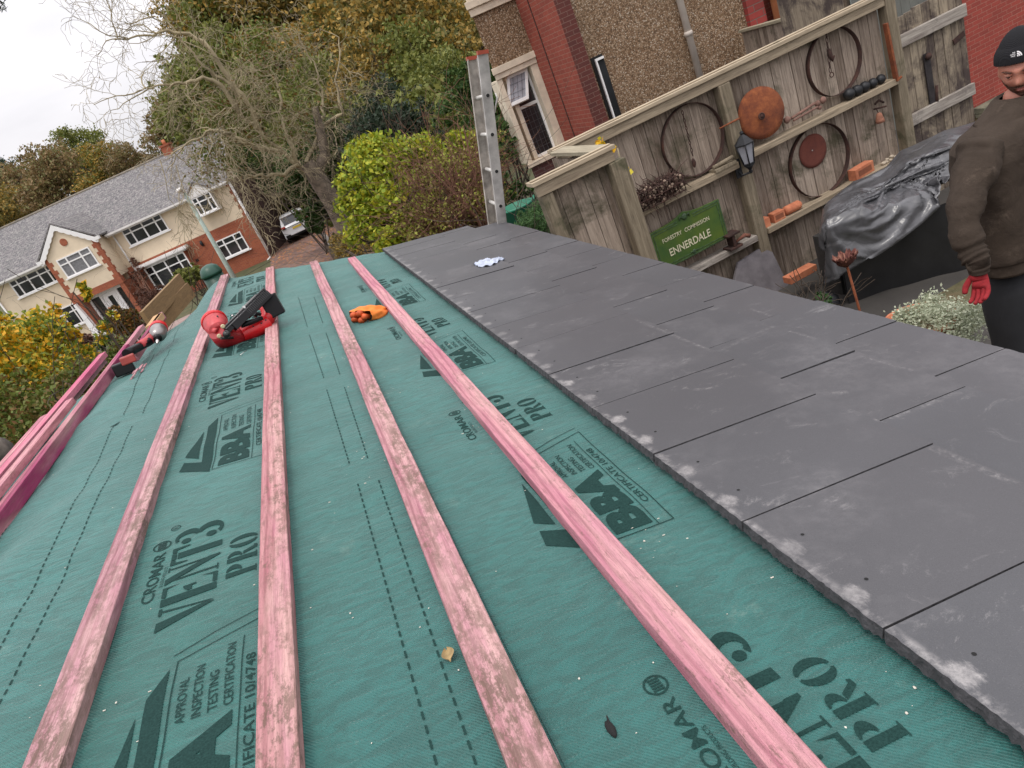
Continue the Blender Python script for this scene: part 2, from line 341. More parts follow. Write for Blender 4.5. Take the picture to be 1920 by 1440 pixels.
LM = {
 'green': leafm('green_leaves', x14([(.030, .045, .012), (.075, .095, .020), (.16, .16, .035), (.12, .14, .03)]), .4),
 'hedge': leafm('mixed_hedge_leaves', [(.03, .05, .012), (.08, .12, .02), (.16, .20, .035), (.20, .09, .035), (.12, .16, .03)], 1.6),
 'olive': leafm('olive_autumn_leaves', x14([(.035, .040, .012), (.09, .09, .024), (.17, .13, .035), (.30, .19, .04)]), .35),
 'brown': leafm('brown_autumn_leaves', x14([(.08, .055, .026), (.14, .095, .045), (.21, .135, .06), (.13, .125, .045)]), .35),
 'orange': leafm('orange_autumn_leaves', x14([(.06, .07, .02), (.13, .12, .03), (.34, .19, .035), (.10, .12, .025)]), .4),
 'lime': leafm('lime_yellow_leaves', [(.08, .13, .012), (.20, .28, .02), (.38, .44, .035), (.48, .42, .03), (.22, .30, .03)], 2.6),
 'yellow': leafm('yellow_green_leaves', [(.04, .07, .012), (.10, .16, .02), (.20, .25, .025), (.46, .38, .025), (.72, .38, .02)], 1.7),
 'dark': leafm('dark_evergreen_leaves', [(.010, .022, .012), (.022, .042, .020), (.05, .075, .045)], 1.2),
 'ivy': leafm('ivy_leaves', [(.014, .038, .010), (.035, .085, .018), (.09, .15, .035)], 1.0),
 'russet': leafm('russet_twiggy_leaves', [(.10, .055, .03), (.20, .12, .06), (.22, .22, .05), (.34, .38, .05), (.20, .11, .06)], 2.2),
 'silver': leafm('silver_green_leaves', [(.24, .28, .18), (.42, .46, .33), (.60, .63, .48)], 5),
 'box': leafm('bronzed_clipped_leaves', [(.045, .06, .012), (.13, .09, .02), (.26, .09, .02), (.10, .12, .02)], .8),
 'deadb': leafm('dead_brown_leaves', [(.05, .022, .016), (.10, .045, .03), (.16, .08, .055)], 1.0),
 'rosem': leafm('feathery_green_leaves', [(.03, .07, .02), (.06, .13, .045), (.10, .19, .06)], 3),
}
# ------------------------------------------------------------------ mesh helpers
class MB:
    def __init__(s): s.v = []; s.f = []; s.m = []; s.s = []
    def add(s, vs, fs, mi=0, sm=False):
        b = len(s.v); s.v.extend([tuple(map(float, p)) for p in vs])
        for f in fs: s.f.append([b + i for i in f]); s.m.append(mi); s.s.append(sm)
        return s
    def box(s, lo, hi, mi=0, rot=None, piv=None):
        x0, y0, z0 = lo; x1, y1, z1 = hi
        vs = [(x0, y0, z0), (x1, y0, z0), (x1, y1, z0), (x0, y1, z0), (x0, y0, z1), (x1, y0, z1), (x1, y1, z1), (x0, y1, z1)]
        if rot is not None:
            c = np.array(piv if piv is not None else ((x0 + x1) / 2, (y0 + y1) / 2, (z0 + z1) / 2))
            vs = [c + rot @ (np.array(p) - c) for p in vs]
        return s.add(vs, [(0, 3, 2, 1), (4, 5, 6, 7), (0, 1, 5, 4), (1, 2, 6, 5), (2, 3, 7, 6), (3, 0, 4, 7)], mi)
    def obox(s, c, ax, ay, az, mi=0):    # oriented box: centre and three half-axis vectors
        c, ax, ay, az = map(np.array, (c, ax, ay, az))
        vs = [c + i * ax + j * ay + k * az for k in (-1, 1) for j in (-1, 1) for i in (-1, 1)]
        return s.add(vs, [(0, 2, 3, 1), (4, 5, 7, 6), (0, 1, 5, 4), (1, 3, 7, 5), (3, 2, 6, 7), (2, 0, 4, 6)], mi)
    def bar(s, a, b, w_, h_, up=(0, 0, 1), mi=0):
        a = np.array(a, float); b = np.array(b, float); d = b - a; l = np.linalg.norm(d); d /= l
        u = np.array(up, float); x = np.cross(d, u); x /= np.linalg.norm(x); u = np.cross(x, d)
        return s.obox((a + b) / 2, d * l / 2, x * w_ / 2, u * h_ / 2, mi)
    def tube(s, pts, rad, n=8, cap=True, mi=0, sq=1.0):
        pts = [np.array(p, float) for p in pts]
        if isinstance(rad, (int, float)): rad = [rad] * len(pts)
        b = len(s.v); prev = None
        for i, p in enumerate(pts):
            d = pts[min(i + 1, len(pts) - 1)] - pts[max(i - 1, 0)]; d /= (np.linalg.norm(d) + 1e-9)
            if prev is None:
                h = np.array([0, 0, 1.]) if abs(d[2]) < .9 else np.array([1., 0, 0])
            else: h = prev
            x = np.cross(h, d); x /= (np.linalg.norm(x) + 1e-9); y = np.cross(d, x); prev = y
            for j in range(n):
                t = 2 * pi * j / n; s.v.append(tuple(p + rad[i] * (cos(t) * x + sq * sin(t) * y)))
        for i in range(len(pts) - 1):
            for j in range(n):
                k = (j + 1) % n
                s.f.append([b + i * n + j, b + i * n + k, b + (i + 1) * n + k, b + (i + 1) * n + j]); s.m.append(mi); s.s.append(True)
        if cap:
            s.f.append([b + j for j in range(n)][::-1]); s.m.append(mi); s.s.append(False)
            e = b + (len(pts) - 1) * n; s.f.append([e + j for j in range(n)]); s.m.append(mi); s.s.append(False)
        return s
    def lathe(s, prof, c, axis=(0, 0, 1), n=20, mi=0, sm=True):
        c = np.array(c, float); a = np.array(axis, float); a /= np.linalg.norm(a)
        h = np.array([0, 1., 0]) if abs(a[1]) < .9 else np.array([1., 0, 0])
        x = np.cross(h, a); x /= np.linalg.norm(x); y = np.cross(a, x); b = len(s.v)
        for (r, z) in prof:
            for j in range(n):
                t = 2 * pi * j / n; s.v.append(tuple(c + a * z + max(r, 1e-5) * (cos(t) * x + sin(t) * y)))
        for i in range(len(prof) - 1):
            for j in range(n):
                k = (j + 1) % n
                s.f.append([b + i * n + j, b + i * n + k, b + (i + 1) * n + k, b + (i + 1) * n + j]); s.m.append(mi); s.s.append(sm)
        s.f.append([b + j for j in range(n)][::-1]); s.m.append(mi); s.s.append(False)
        e = b + (len(prof) - 1) * n; s.f.append([e + j for j in range(n)]); s.m.append(mi); s.s.append(False)
        return s
    def prism(s, poly, fn, t0, t1, mi=0):     # poly 2d, fn(a,b,t)->3d
        n = len(poly); vs = [fn(a, b, t0) for a, b in poly] + [fn(a, b, t1) for a, b in poly]
        fs = [list(range(n)), list(range(2 * n - 1, n - 1, -1))] + [[(i + 1) % n, i, i + n, (i + 1) % n + n] for i in range(n)]
        return s.add(vs, fs, mi)
    def grid(s, fn, nu, nv, mi=0, sm=True, closed_u=False):
        b = len(s.v)
        for i in range(nu + (0 if closed_u else 1)):
            for j in range(nv + 1): s.v.append(tuple(map(float, fn(i / nu, j / nv))))
        mu = nu if closed_u else nu + 1
        for i in range(nu):
            for j in range(nv):
                i2 = (i + 1) % mu
                s.f.append([b + i * (nv + 1) + j, b + i2 * (nv + 1) + j, b + i2 * (nv + 1) + j + 1, b + i * (nv + 1) + j + 1]); s.m.append(mi); s.s.append(sm)
        return s
    def ball(s, c, r, n=12, mi=0, sc=(1, 1, 1), rough=0, seed=0):
        q = random.Random(seed); c = np.array(c, float); ph = [q.uniform(0, 6) for _ in range(6)]
        def fn(u, v):
            t = 2 * pi * u; p = pi * v
            d = np.array([cos(t) * sin(p), sin(t) * sin(p), cos(p)])
            k = 1 + rough * (sin(3 * d[0] + ph[0]) * sin(4 * d[1] + ph[1]) + .6 * sin(5 * d[2] + ph[2] + 2 * d[0]))
            return c + r * k * d * np.array(sc)
        return s.grid(fn, n, max(6, n // 2), mi, True, True)
    def arr(s): return np.array(s.v)
def mkmesh(name, mb, mats):
    me = bpy.data.meshes.new(name); me.from_pydata(mb.v, [], mb.f)
    for m_ in (mats if isinstance(mats, (list, tuple)) else [mats]): me.materials.append(m_)
    me.polygons.foreach_set('material_index', mb.m); me.polygons.foreach_set('use_smooth', mb.s); me.update()
    return me
def tag(o, label=None, cat=None, group=None, kind=None):
    if label: o['label'] = label
    if cat: o['category'] = cat
    if group: o['group'] = group
    if kind: o['kind'] = kind
    return o
def obj(name, mb, mats, parent=None, bevel=0, label=None, off=None):
    if off is not None:
        o_ = np.array(off); mb.v = [tuple(np.array(p) - o_) for p in mb.v]
    o = bpy.data.objects.new(name, mkmesh(name, mb, mats)); col.objects.link(o)
    if parent is not None: o.parent = parent
    if bevel:
        b = o.modifiers.new('bevel', 'BEVEL'); b.width = bevel; b.segments = 2; b.limit_method = 'ANGLE'
    if label: o['label'] = label
    return o
class Thing:      # an Empty at the thing's base that parents its parts; parts are written in scene coordinates
    def __init__(s, name, label, cat, loc, group=None, rotz=0):
        s.o = bpy.data.objects.new(name, None); col.objects.link(s.o); s.o.empty_display_size = .1
        s.loc = np.array(loc, float); s.o.location = s.loc; s.o.rotation_euler = (0, 0, rotz); tag(s.o, label, cat, group)
        s.rotz = rotz
    def part(s, name, mb, mats, bevel=0, parent=None, label=None):
        off = s.loc if s.rotz == 0 else np.array([0, 0, s.loc[2]])     # rotated things are written in local x, y and scene z
        return obj(name, mb, mats, parent or s.o, bevel, label, off)
def single(name, mb, mats, label, cat, loc, group=None, bevel=0, kind=None):
    o = obj(name, mb, mats, None, bevel, None, loc); o.location = loc
    return tag(o, label, cat, group, kind)
def copy_tree(o, parent=None):
    c = o.copy(); col.objects.link(c); c.parent = parent
    for ch in list(o.children): copy_tree(ch, c)
    return c
def quads_mesh(name, V, mat, smooth=False):      # V: (n,4,3)
    n = V.shape[0]; me = bpy.data.meshes.new(name)
    me.vertices.add(n * 4); me.vertices.foreach_set('co', V.reshape(-1).astype(np.float32))
    me.loops.add(n * 4); me.loops.foreach_set('vertex_index', np.arange(n * 4, dtype=np.int32))
    me.polygons.add(n); me.polygons.foreach_set('loop_start', np.arange(0, n * 4, 4, dtype=np.int32))
    me.polygons.foreach_set('loop_total', np.full(n, 4, dtype=np.int32))
    me.materials.append(mat); me.update(calc_edges=True); me.validate(); return me
def leaf_quads(blobs, n, size, seed, aspect=.6, clump=18, spread=.16, shell=.5, flat=.0, up=0.0):
    g = np.random.default_rng(seed)
    B = np.array([b[:3] for b in blobs], float); Rr = np.array([(b[3:6] if len(b) > 4 else (b[3],) * 3) for b in blobs], float)
    wgt = np.prod(Rr, 1) ** (2 / 3); wgt /= wgt.sum()
    nc = max(1, n // clump); k = g.choice(len(B), nc, p=wgt)
    d = g.normal(size=(nc, 3)); d /= np.linalg.norm(d, axis=1)[:, None]
    r = shell + (1 - shell) * g.random(nc) ** .7; r *= g.uniform(.82, 1.08, nc)
    cc = B[k] + d * r[:, None] * Rr[k]
    idx = np.repeat(np.arange(nc), clump); m_ = len(idx)
    sp = np.mean(Rr[k], 1)[idx] * spread
    c = cc[idx] + g.normal(size=(m_, 3)) * sp[:, None] * np.array([1, 1, .7])
    nn = g.normal(size=(m_, 3)); nn[:, 2] += up; nn /= np.linalg.norm(nn, axis=1)[:, None]
    t = g.normal(size=(m_, 3)); t -= nn * (t * nn).sum(1)[:, None]; t /= np.linalg.norm(t, axis=1)[:, None]
    b_ = np.cross(nn, t); s = size * g.uniform(.6, 1.4, m_)[:, None]
    V = np.stack([c - t * s, c + b_ * s * aspect - nn * s * .15, c + t * s, c - b_ * s * aspect - nn * s * .15], 1)
    return V
def leaf_obj(name, V, mat, parent=None, off=(0, 0, 0)):
    o = bpy.data.objects.new(name, quads_mesh(name, V - np.array(off), mat)); col.objects.link(o)
    if parent is not None: o.parent = parent
    return o
def branches(mb, p, d, length, rad, depth, g, spread=.6, droop=0, seg=5, kids=3, wig=.18, n=5, rmin=.004, shrink=.68, tips=None):
    p = np.array(p, float); d = np.array(d, float); d /= np.linalg.norm(d)
    pts = [p]; rads = [rad]; st = length / seg; dirs = [d]
    for i in range(seg):
        d = d + g.normal(size=3) * wig + np.array([0, 0, -droop]); d /= np.linalg.norm(d)
        p = p + d * st; pts.append(p); rads.append(max(rmin, rad * (1 - .55 * (i + 1) / seg))); dirs.append(d)
    mb.tube(pts, rads, n=n, cap=False)
    if tips is not None and depth <= 1: tips.extend(pts[1:])
    if depth <= 0: return
    for i in range(kids):
        k = g.integers(max(1, seg // 3), seg + 1)
        a = g.normal(size=3); a -= dirs[k] * a.dot(dirs[k]); a /= np.linalg.norm(a) + 1e-9
        nd = dirs[k] * (1 - spread * .5) + a * spread
        branches(mb, pts[k], nd, length * shrink * g.uniform(.7, 1.15), rads[k] * .62, depth - 1, g, spread, droop, seg, kids, wig, max(3, n - 1), rmin, shrink, tips)
def dirto(a, b): a = np.array(a, float); b = np.array(b, float); return (b - a) / np.linalg.norm(b - a)
def rotm(axis, ang):
    return np.array(Matrix.Rotation(ang, 3, Vector(axis)))
# ------------------------------------------------------------------ ground, drive, paving
def sst(a, b, x): t = min(1, max(0, (x - a) / (b - a))); return t * t * (3 - 2 * t)
def gz(x, y):
    z = -2.75 - 1.65 * sst(9, 30, y) - 1.0 * sst(-1.5, -4, x) * (1 - sst(9, 30, y))
    if y < 6 and x > 0: z += .35 * sst(3.6, 2.2, y)
    z += max(0, y - 52) * .06 + .0 * x
    z += sst(8, 20, x) * sst(14, 30, y) * 2.2
    return z
mb = MB()
xs = list(np.linspace(-600, -60, 10)) + list(np.linspace(-50, 50, 90)) + list(np.linspace(60, 600, 10))
ys = list(np.linspace(-300, -20, 6)) + list(np.linspace(-15, 75, 90)) + list(np.linspace(90, 900, 14))
vs = [(x, y, gz(x, y) if y < 120 else gz(x, 120)) for x in xs for y in ys]; ny = len(ys)
mb.add(vs, [(i * ny + j, (i + 1) * ny + j, (i + 1) * ny + j + 1, i * ny + j + 1) for i in range(len(xs) - 1) for j in range(ny - 1)], 0, True)
tag(obj('ground', mb, M['ground']), kind='structure')
def sheet(name, x0, x1, y0, y1, m_, h, nx=20, ny_=30, yaw=0):
    q = MB(); q.grid(lambda u, v: (x0 + (x1 - x0) * u, y0 + (y1 - y0) * v, gz(x0 + (x1 - x0) * u, y0 + (y1 - y0) * v) + h), nx, ny_)
    o = tag(obj(name, q, m_), kind='structure'); return o
sheet('driveway', -2.3, 2.2, 24, 46, M['drive'], .03)
sheet('pavement', -14, -2.35, 27, 33.5, M['paving'], .03)
sheet('yard', 1.2, 9, -1, 11.9, M['gravel'], .02)
sheet('path', 3.4, 4.4, 12.5, 22, M['gravel'], .03)

# ------------------------------------------------------------------ the outbuilding roof
SL = R(11.19); cs, sn = cos(SL), sin(SL)
HP = .75                                   # height of the slate / batten top plane below the eye
UV = np.array([cs, 0, -sn]); NV = np.array([sn, 0, cs])
def RP(u, y, d=0.0): return UV * u - NV * (HP + .03 - d) + np.array([0, y, 0])       # d = height above membrane
U_R = -.93                                 # ridge
def memb(u, y):                            # membrane surface: slope, rounded ridge, back slope, ripples
    f = .0022 * sin(9 * u + 2.1 * y) * sin(3.3 * y + 4 * u) + .0016 * sin(21 * y + 5 * u + sin(3 * y)) + .0013 * sin(33 * y - 9 * u)
    far = sst(2.0, 5.0, y)
    f += far * (.006 * sin(5.2 * y + 3 * u + .6 * sin(7 * u)) + .004 * sin(11 * y - 6 * u))
    lw = sst(-.55, -.85, u)
    f += lw * (.007 * sin(4.1 * y + 1.5) * sin(12 * u) + .005 * sin(8.5 * y + 3 * sin(10 * u)))
    t = u - U_R; r = .10
    if t > r: dz = 0
    elif t > -r: dz = (r - t) ** 2 / (4 * r)
    else: dz = -t
    dz *= 2 * sn / cs * 1.02
    # droop towards the far left corner
    dz += .16 * sst(-.62, -1.0, u) * sst(4.3, 5.7, y) + .05 * sst(-.7, -.95, u) * sst(3.3, 4.4, y)
    return RP(u, y, f) - np.array([0, 0, dz])
edge = [(-1.9, 5.5), (-1.0, 5.62), (-.80, 5.95), (-.6, 6.02), (-.27, 5.82), (.10, 5.62), (.36, 5.42), (.60, 5.30), (1.5, 5.05)]
def yfar(u): return float(np.interp(u, [e[0] for e in edge], [e[1] for e in edge])) + .02 * sin(17 * u) + .012 * sin(41 * u + 1)
shed = Thing('outbuilding', 'low outbuilding roof under teal membrane, its lower strip covered in grey slates', 'outbuilding', SH_LOC)
mb = MB(); NU, NVv = 110, 300
mb.grid(lambda a, b: memb(-1.72 + (1.40 + 1.72) * a, -.9 + (yfar(-1.72 + 3.12 * a) + .9) * (b ** .75)), NU, NVv)
memo = shed.part('membrane', mb, M['membrane'])
# far edge thickness and folded lip
mb = MB()
mb.grid(lambda a, b: memb(-1.3 + 2.05 * a, yfar(-1.3 + 2.05 * a) + .012 * b) - np.array([0, 0, .05 * b + .004 * sin(60 * a) * b]), 80, 3)
shed.part('membrane_edge', mb, M['membrane'], parent=memo)
# walls and fascias
def RX(u): return u * cs - (HP + .03) * sn
def RZ(u): return -u * sn - (HP + .03) * cs
mb = MB(); zb = -3.6
xr, xl = RX(1.40), RX(-.93) - .72
yf = 4.8
poly = [(xl + .05, zb), (xr, zb), (xr, RZ(1.40) - .08), (RX(-.93), RZ(-.93) - .10), (xl + .05, RZ(-.93) - .10 - .72 * sn / cs * 1.3)]
mb.prism(poly, lambda a, b, t: (a, t, b), -.85, yf)
shed.part('wall', mb, M['pinkr'])
mb = MB(); mb.bar((RX(1.43), -.9, RZ(1.43) - .07), (RX(1.43), 4.85, RZ(1.43) - .07), .03, .14)
mb.bar((RX(1.49), -.9, RZ(1.43) - .10), (RX(1.49), 4.85, RZ(1.43) - .10), .08, .06)
shed.part('gutter', mb, M['black'])
mb = MB(); mb.bar(RP(.5, 5.02, -.10), RP(1.42, 4.86, -.10), .03, .14); mb.bar(RP(-.62, 5.75, -.10), RP(.5, 5.25, -.10), .03, .1)
shed.part('bargeboard', mb, M['plank'])
# slates ------------------------------------------------------------
SW = .3105
rows = [(.585, 1.012, .597, 5.16), (1.0, 1.252, .736, 5.2), (1.24, 1.475, .825, 5.05)]
def slate_part(u0, u1, y0, y1, lift, holes):
    mb = MB(); t = .018; g = np.random.default_rng(int((u0 * 91 + y0 * 977) % 9999) + 5)
    tl = .0045 + g.uniform(-.0012, .0022)      # tail lift: the lower edge rides on the course below
    nE = 44
    def top(u, y): return RP(u, y, .030 + lift + tl * (u - u0) / (u1 - u0))
    bnd = [(u0 + g.uniform(-.0012, .0012), y0 + (y1 - y0) * i / nE) for i in range(nE + 1)] + [(u1 + g.uniform(-.0015, .0015), y1 - (y1 - y0) * i / nE) for i in range(nE + 1)]
    bot = [top(a, b) - NV * t + np.array([g.uniform(-.004, .0005), 0, g.uniform(-.0045, .002)]) for a, b in bnd]
    chamf = [top(a, b) for a, b in bnd]
    n = len(bnd)
    mb.add(chamf, [list(range(n))[::-1]], 0)
    mb.add(chamf + bot, [[i, (i + 1) % n, (i + 1) % n + n, i + n] for i in range(n)] + [list(range(n, 2 * n))], 1)
    if holes:
        for yy in (y0 + .085, y1 - .085):
            c = top(u0 + .055, yy) + NV * .0006
            mb.add([c + .0032 * (cos(a) * UV + sin(a) * np.array([0, 1, 0])) for a in np.linspace(0, 2 * pi, 9)[:-1]], [list(range(8))], 2)
    return shed.part('slate', mb, [M['slate'], M['slate_edge'], M['hole']])
for ri, (u0, u1, ph, ye) in enumerate(rows):
    y = ph - SW * 5
    ends = []
    while y < ye:
        if y > -.95:
            yy1 = min(y + SW - .0042, ye)
            jit = rnd.uniform(-.0015, .0015)
            slate_part(u0, u1 + jit, y, yy1, (2 - ri) * .0045 + rnd.uniform(0, .0018), ri == 0)
        y += SW
# ---- printed lettering ------------------------------------------------
class Arc(list): pass
def arc(cx, cy, ro, ri_, a0, a1, n_=12, dx=0, dy=0):
    A = np.linspace(R(a0), R(a1), n_)
    return Arc([(cx + ro[0] * cos(t), cy + ro[1] * sin(t)) for t in A] + [(cx + dx + ri_[0] * cos(t), cy + dy + ri_[1] * sin(t)) for t in A[::-1]])
def disc(cx, cy, rx, ry, n_=12): return [(cx + rx * cos(t), cy + ry * sin(t)) for t in np.linspace(0, 2 * pi, n_ + 1)[:-1]]
G = {
 'V': (.74, [[(0, 1), (.30, 1), (.45, .14), (.39, 0)], [(.43, 0), (.48, .08), (.66, .93), (.60, .93)], [(.52, .94), (.74, .94), (.74, 1), (.52, 1)]]),
 'E': (.68, [[(.02, 0), (.25, 0), (.25, 1), (.02, 1)], [(.29, 1), (.63, 1), (.63, .70), (.57, .92), (.29, .92)], [(.29, .46), (.43, .46), (.43, .38), (.48, .38), (.48, .62), (.43, .62), (.43, .54), (.29, .54)], [(.29, 0), (.64, 0), (.66, .32), (.59, .08), (.29, .08)]]),
 'N': (.78, [[(.08, .03), (.14, .03), (.14, .74), (.08, .86)], [(0, 0), (.22, 0), (.22, .03), (0, .03)], [(0, 1), (.24, 1), (.70, .22), (.70, 0), (.62, 0), (.04, .94)], [(.62, .36), (.68, .26), (.68, .96), (.62, .96)], [(.54, .97), (.76, .97), (.76, 1), (.54, 1)]]),
 'T': (.74, [[(.23, 0), (.47, 0), (.47, .88), (.23, .88)], [(0, .66), (.04, .66), (.10, .91), (.20, .91), (.20, 1), (0, 1)], [(.50, .91), (.60, .91), (.66, .66), (.70, .66), (.70, 1), (.50, 1)], [(.23, .91), (.47, .91), (.47, 1), (.23, 1)]]),
 '3': (.70, [arc(.30, .74, (.32, .26), (.12, .18), -85, 120, 14, -.02, .01), arc(.30, .27, (.36, .28), (.14, .19), -130, 85, 14, -.02, -.01), disc(.11, .76, .10, .10), disc(.10, .24, .11, .11)]),
 'P': (.74, [[(.06, 0), (.29, 0), (.29, 1), (.06, 1)], arc(.34, .74, (.34, .26), (.10, .20), -88, 88, 12), [(0, 0), (.36, 0), (.36, .04), (0, .04)]]),
 'R': (.84, [[(.06, 0), (.29, 0), (.29, 1), (.06, 1)], arc(.34, .75, (.32, .25), (.10, .19), -88, 88, 12), [(.36, .48), (.54, .46), (.70, .12), (.80, .10), (.76, 0), (.58, 0)], [(0, 0), (.36, 0), (.36, .04), (0, .04)]]),
 'O': (.84, [arc(.36, .5, (.36, .5), (.12, .42), 95, 265, 14), arc(.44, .5, (.36, .5), (.12, .42), -85, 85, 14)]),
}
def fontmesh(body, bold=0.0, size=1.0):
    cu = bpy.data.curves.new('lettering', 'FONT'); cu.body = body; cu.size = size; cu.offset = bold; cu.fill_mode = 'BOTH'; cu.resolution_u = 3
    o = bpy.data.objects.new('lettering', cu); me = bpy.data.meshes.new_from_object(o)
    vs = [tuple(v.co) for v in me.vertices]; fs = [list(p.vertices) for p in me.polygons]
    bpy.data.objects.remove(o); bpy.data.curves.remove(cu); bpy.data.meshes.remove(me)
    return vs, fs
FM = {}
def ftext(body, bold=0.0):
    if (body, bold) not in FM:
        vs, fs = fontmesh(body, bold); a = np.array(vs); lo, hi = a.min(0), a.max(0)
        FM[(body, bold)] = (((a - lo) / np.where(hi - lo < 1e-6, 1, hi - lo)), fs)
    return FM[(body, bold)]
class Print:          # flat lettering laid on the membrane: local (b along the roof, a down the slope)
    def __init__(s): s.mb = MB()
    def poly(s, pts, fs=None, arc=False):
        if arc:
            n = len(pts) // 2; fs = [(i, i + 1, 2 * n - 2 - i, 2 * n - 1 - i) for i in range(n - 1)]
        s.mb.add([(p[0], p[1], 0) for p in pts], fs or [list(range(len(pts)))])
    def stencil(s, word, y0, u_top, h, length):
        adv = sum(G[c][0] + .05 for c in word) - .05; x = 0
        for c in word:
            wd, ps = G[c]
            for p in ps: s.poly([(u_top + (1 - b) * h, y0 + (x + a) / adv * length) for a, b in p], arc=isinstance(p, Arc))
            x += wd + .05
    def font(s, word, y0, u_top, h, length, bold=0):
        V_, F_ = ftext(word, bold); s.poly([(u_top + (1 - v[1]) * h, y0 + v[0] * length) for v in V_], F_)
    def line(s, a, b, w_=.0022):
        a, b = np.array(a), np.array(b); d = (b - a) / np.linalg.norm(b - a); n_ = np.array([-d[1], d[0]]) * w_ / 2
        s.poly([a + n_, b + n_, b - n_, a - n_])
    def build(s, name, d=.0016, maxe=.03):
        bm = bmesh.new(); vv = [bm.verts.new(v) for v in s.mb.v]
        for f in s.mb.f:
            try: bm.faces.new([vv[i] for i in f])
            except ValueError: pass
        bmesh.ops.triangulate(bm, faces=bm.faces[:])
        for _ in range(4):
            es = [e for e in bm.edges if e.calc_length() > maxe]
            if not es: break
            bmesh.ops.subdivide_edges(bm, edges=es, cuts=1)
            bmesh.ops.triangulate(bm, faces=[f for f in bm.faces if len(f.verts) > 3])
        for v in bm.verts: v.co = Vector(memb(v.co[0], v.co[1]) + NV * d)
        bm.normal_update()
        for f in bm.faces:
            if f.normal.z < 0: f.normal_flip()
        o_ = np.array(shed.loc)
        for v in bm.verts: v.co -= Vector(o_)
        me = bpy.data.meshes.new(name); bm.to_mesh(me); bm.free(); me.materials.append(M['ink'])
        o = bpy.data.objects.new(name, me); col.objects.link(o); o.parent = memo; return o
def pattern(uo, y0, su, sy, sh=0):      # uo = line of the CROMAR text, y0 = foot of the V
    p = Print(); U = lambda a: uo + a * su + (sh if a > .02 else 0); Yv = lambda b: y0 + b * sy
    p.stencil('VENT3', Yv(0), U(.030), .112 * su, .40 * sy)
    p.stencil('PRO', Yv(.10), U(.160), .064 * su, .185 * sy)
    p.font('CROMAR', Yv(.115), U(-.012), .026 * su, .205 * sy, .005)
    p.font('BUILDING PRODUCTS', Yv(.16), U(.019), .008 * su, .09 * sy)
    # the maker's roundel
    c = (U(.001), Yv(.352)); rr = .021 * su
    p.poly([(c[0] + rr * cos(t), c[1] + rr * sin(t)) for t in np.linspace(0, 2 * pi, 22)] + [(c[0] + rr * .84 * cos(t), c[1] + rr * .84 * sin(t)) for t in np.linspace(2 * pi, 0, 22)], arc=True)
    for q in (-.55, -.28, 0, .28, .55): p.poly([(c[0] + rr * .5, c[1] + rr * (q - .08)), (c[0] - rr * .45, c[1] + rr * (q - .08)), (c[0] - rr * .45, c[1] + rr * (q + .08)), (c[0] + rr * .5, c[1] + rr * (q + .08))])
    # (R)
    c = (U(.024), Yv(.425)); rr = .012 * su
    p.poly([(c[0] + rr * cos(t), c[1] + rr * sin(t)) for t in np.linspace(0, 2 * pi, 16)] + [(c[0] + rr * .8 * cos(t), c[1] + rr * .8 * sin(t)) for t in np.linspace(2 * pi, 0, 16)], arc=True)
    p.font('R', c[1] - rr * .4, c[0] - rr * .5, rr, rr * .8)
    # certificate box
    b0, b1 = -.595, -.115
    p.line((U(.088), Yv(b0)), (U(.088), Yv(b1))); p.line((U(.200), Yv(b0)), (U(.205), Yv(b1 + .005)), .0018); p.line((U(.236), Yv(b0)), (U(.238), Yv(b1 + .045)))
    p.line((U(.088), Yv(b0)), (U(.236), Yv(b0))); p.line((U(.088), Yv(b1)), (U(.238), Yv(b1 + .045)))
    p.line((U(.078), Yv(b1 + .02)), (U(.15), Yv(b1 + .05))); p.line((U(.15), Yv(b1 + .05)), (U(.24), Yv(b1 + .075)), .0018)
    p.font('BBA', Yv(b0 + .015), U(.102), .090 * su, .285 * sy, .055)
    for i, t in enumerate(('APPROVAL', 'INSPECTION', 'TESTING', 'CERTIFICATION')):
        p.font(t, Yv(b0 + .315), U(.100 + .0255 * i), .0155 * su, (.018 + .0108 * len(t)) * sy, .004)
    p.font('CERTIFICATE 10/4748', Yv(b0 + .09), U(.211), .0165 * su, .33 * sy, .003)
    # triangles
    t0 = b0 + .065; sh = 0
    p.poly([(U(a), Yv(b)) for a, b in ((-.012, t0), (.082, t0 - .075), (.076, t0 + .40), (.047, t0 + .335), (.050, t0 + .03), (-.004, t0 + .062))])
    p.poly([(U(a), Yv(b)) for a, b in ((-.004, t0 + .10), (.038, t0 + .065), (.036, t0 + .30))])
    return p
for i in range(0, 4):
    pattern(-.500, 1.285 + 1.33 * i, 1, 1).build('printed_lettering')
for i in range(0, 4): pattern(.288, .392 + 1.165 * i, .87, .87, .03).build('printed_lettering')
# dashed lap lines
def dash(u0, y0, u1, y1, L_=.016, gap=.011, w_=.0034):
    p = Print(); n_ = int(abs(y1 - y0) / (L_ + gap))
    for i in range(n_):
        t0, t1 = i / n_, (i + L_ / (L_ + gap)) / n_
        p.line((u0 + (u1 - u0) * t0, y0 + (y1 - y0) * t0), (u0 + (u1 - u0) * t1, y0 + (y1 - y0) * t1), w_)
    return p
for (a, b, c_, d_) in ((-.028, .45, -.029, 1.633), (.020, .45, .022, 1.61), (-.036, 1.76, -.045, 2.45), (.014, 1.755, .016, 2.42), (-.045, 2.6, -.06, 3.35), (.015, 2.58, .016, 3.3), (-.06, 3.5, -.071, 4.35), (.016, 3.5, .017, 4.2),
                     (-.768, .9, -.815, 2.746), (-.716, .9, -.738, 2.677), (-.80, 2.852, -.87, 4.0), (-.726, 2.814, -.76, 3.9), (-.86, 4.15, -.90, 5.0), (-.765, 4.05, -.79, 4.95), (-1.0, 1.9, -1.02, 2.3)):
    dash(a, b, c_, d_).build('dashed_line')
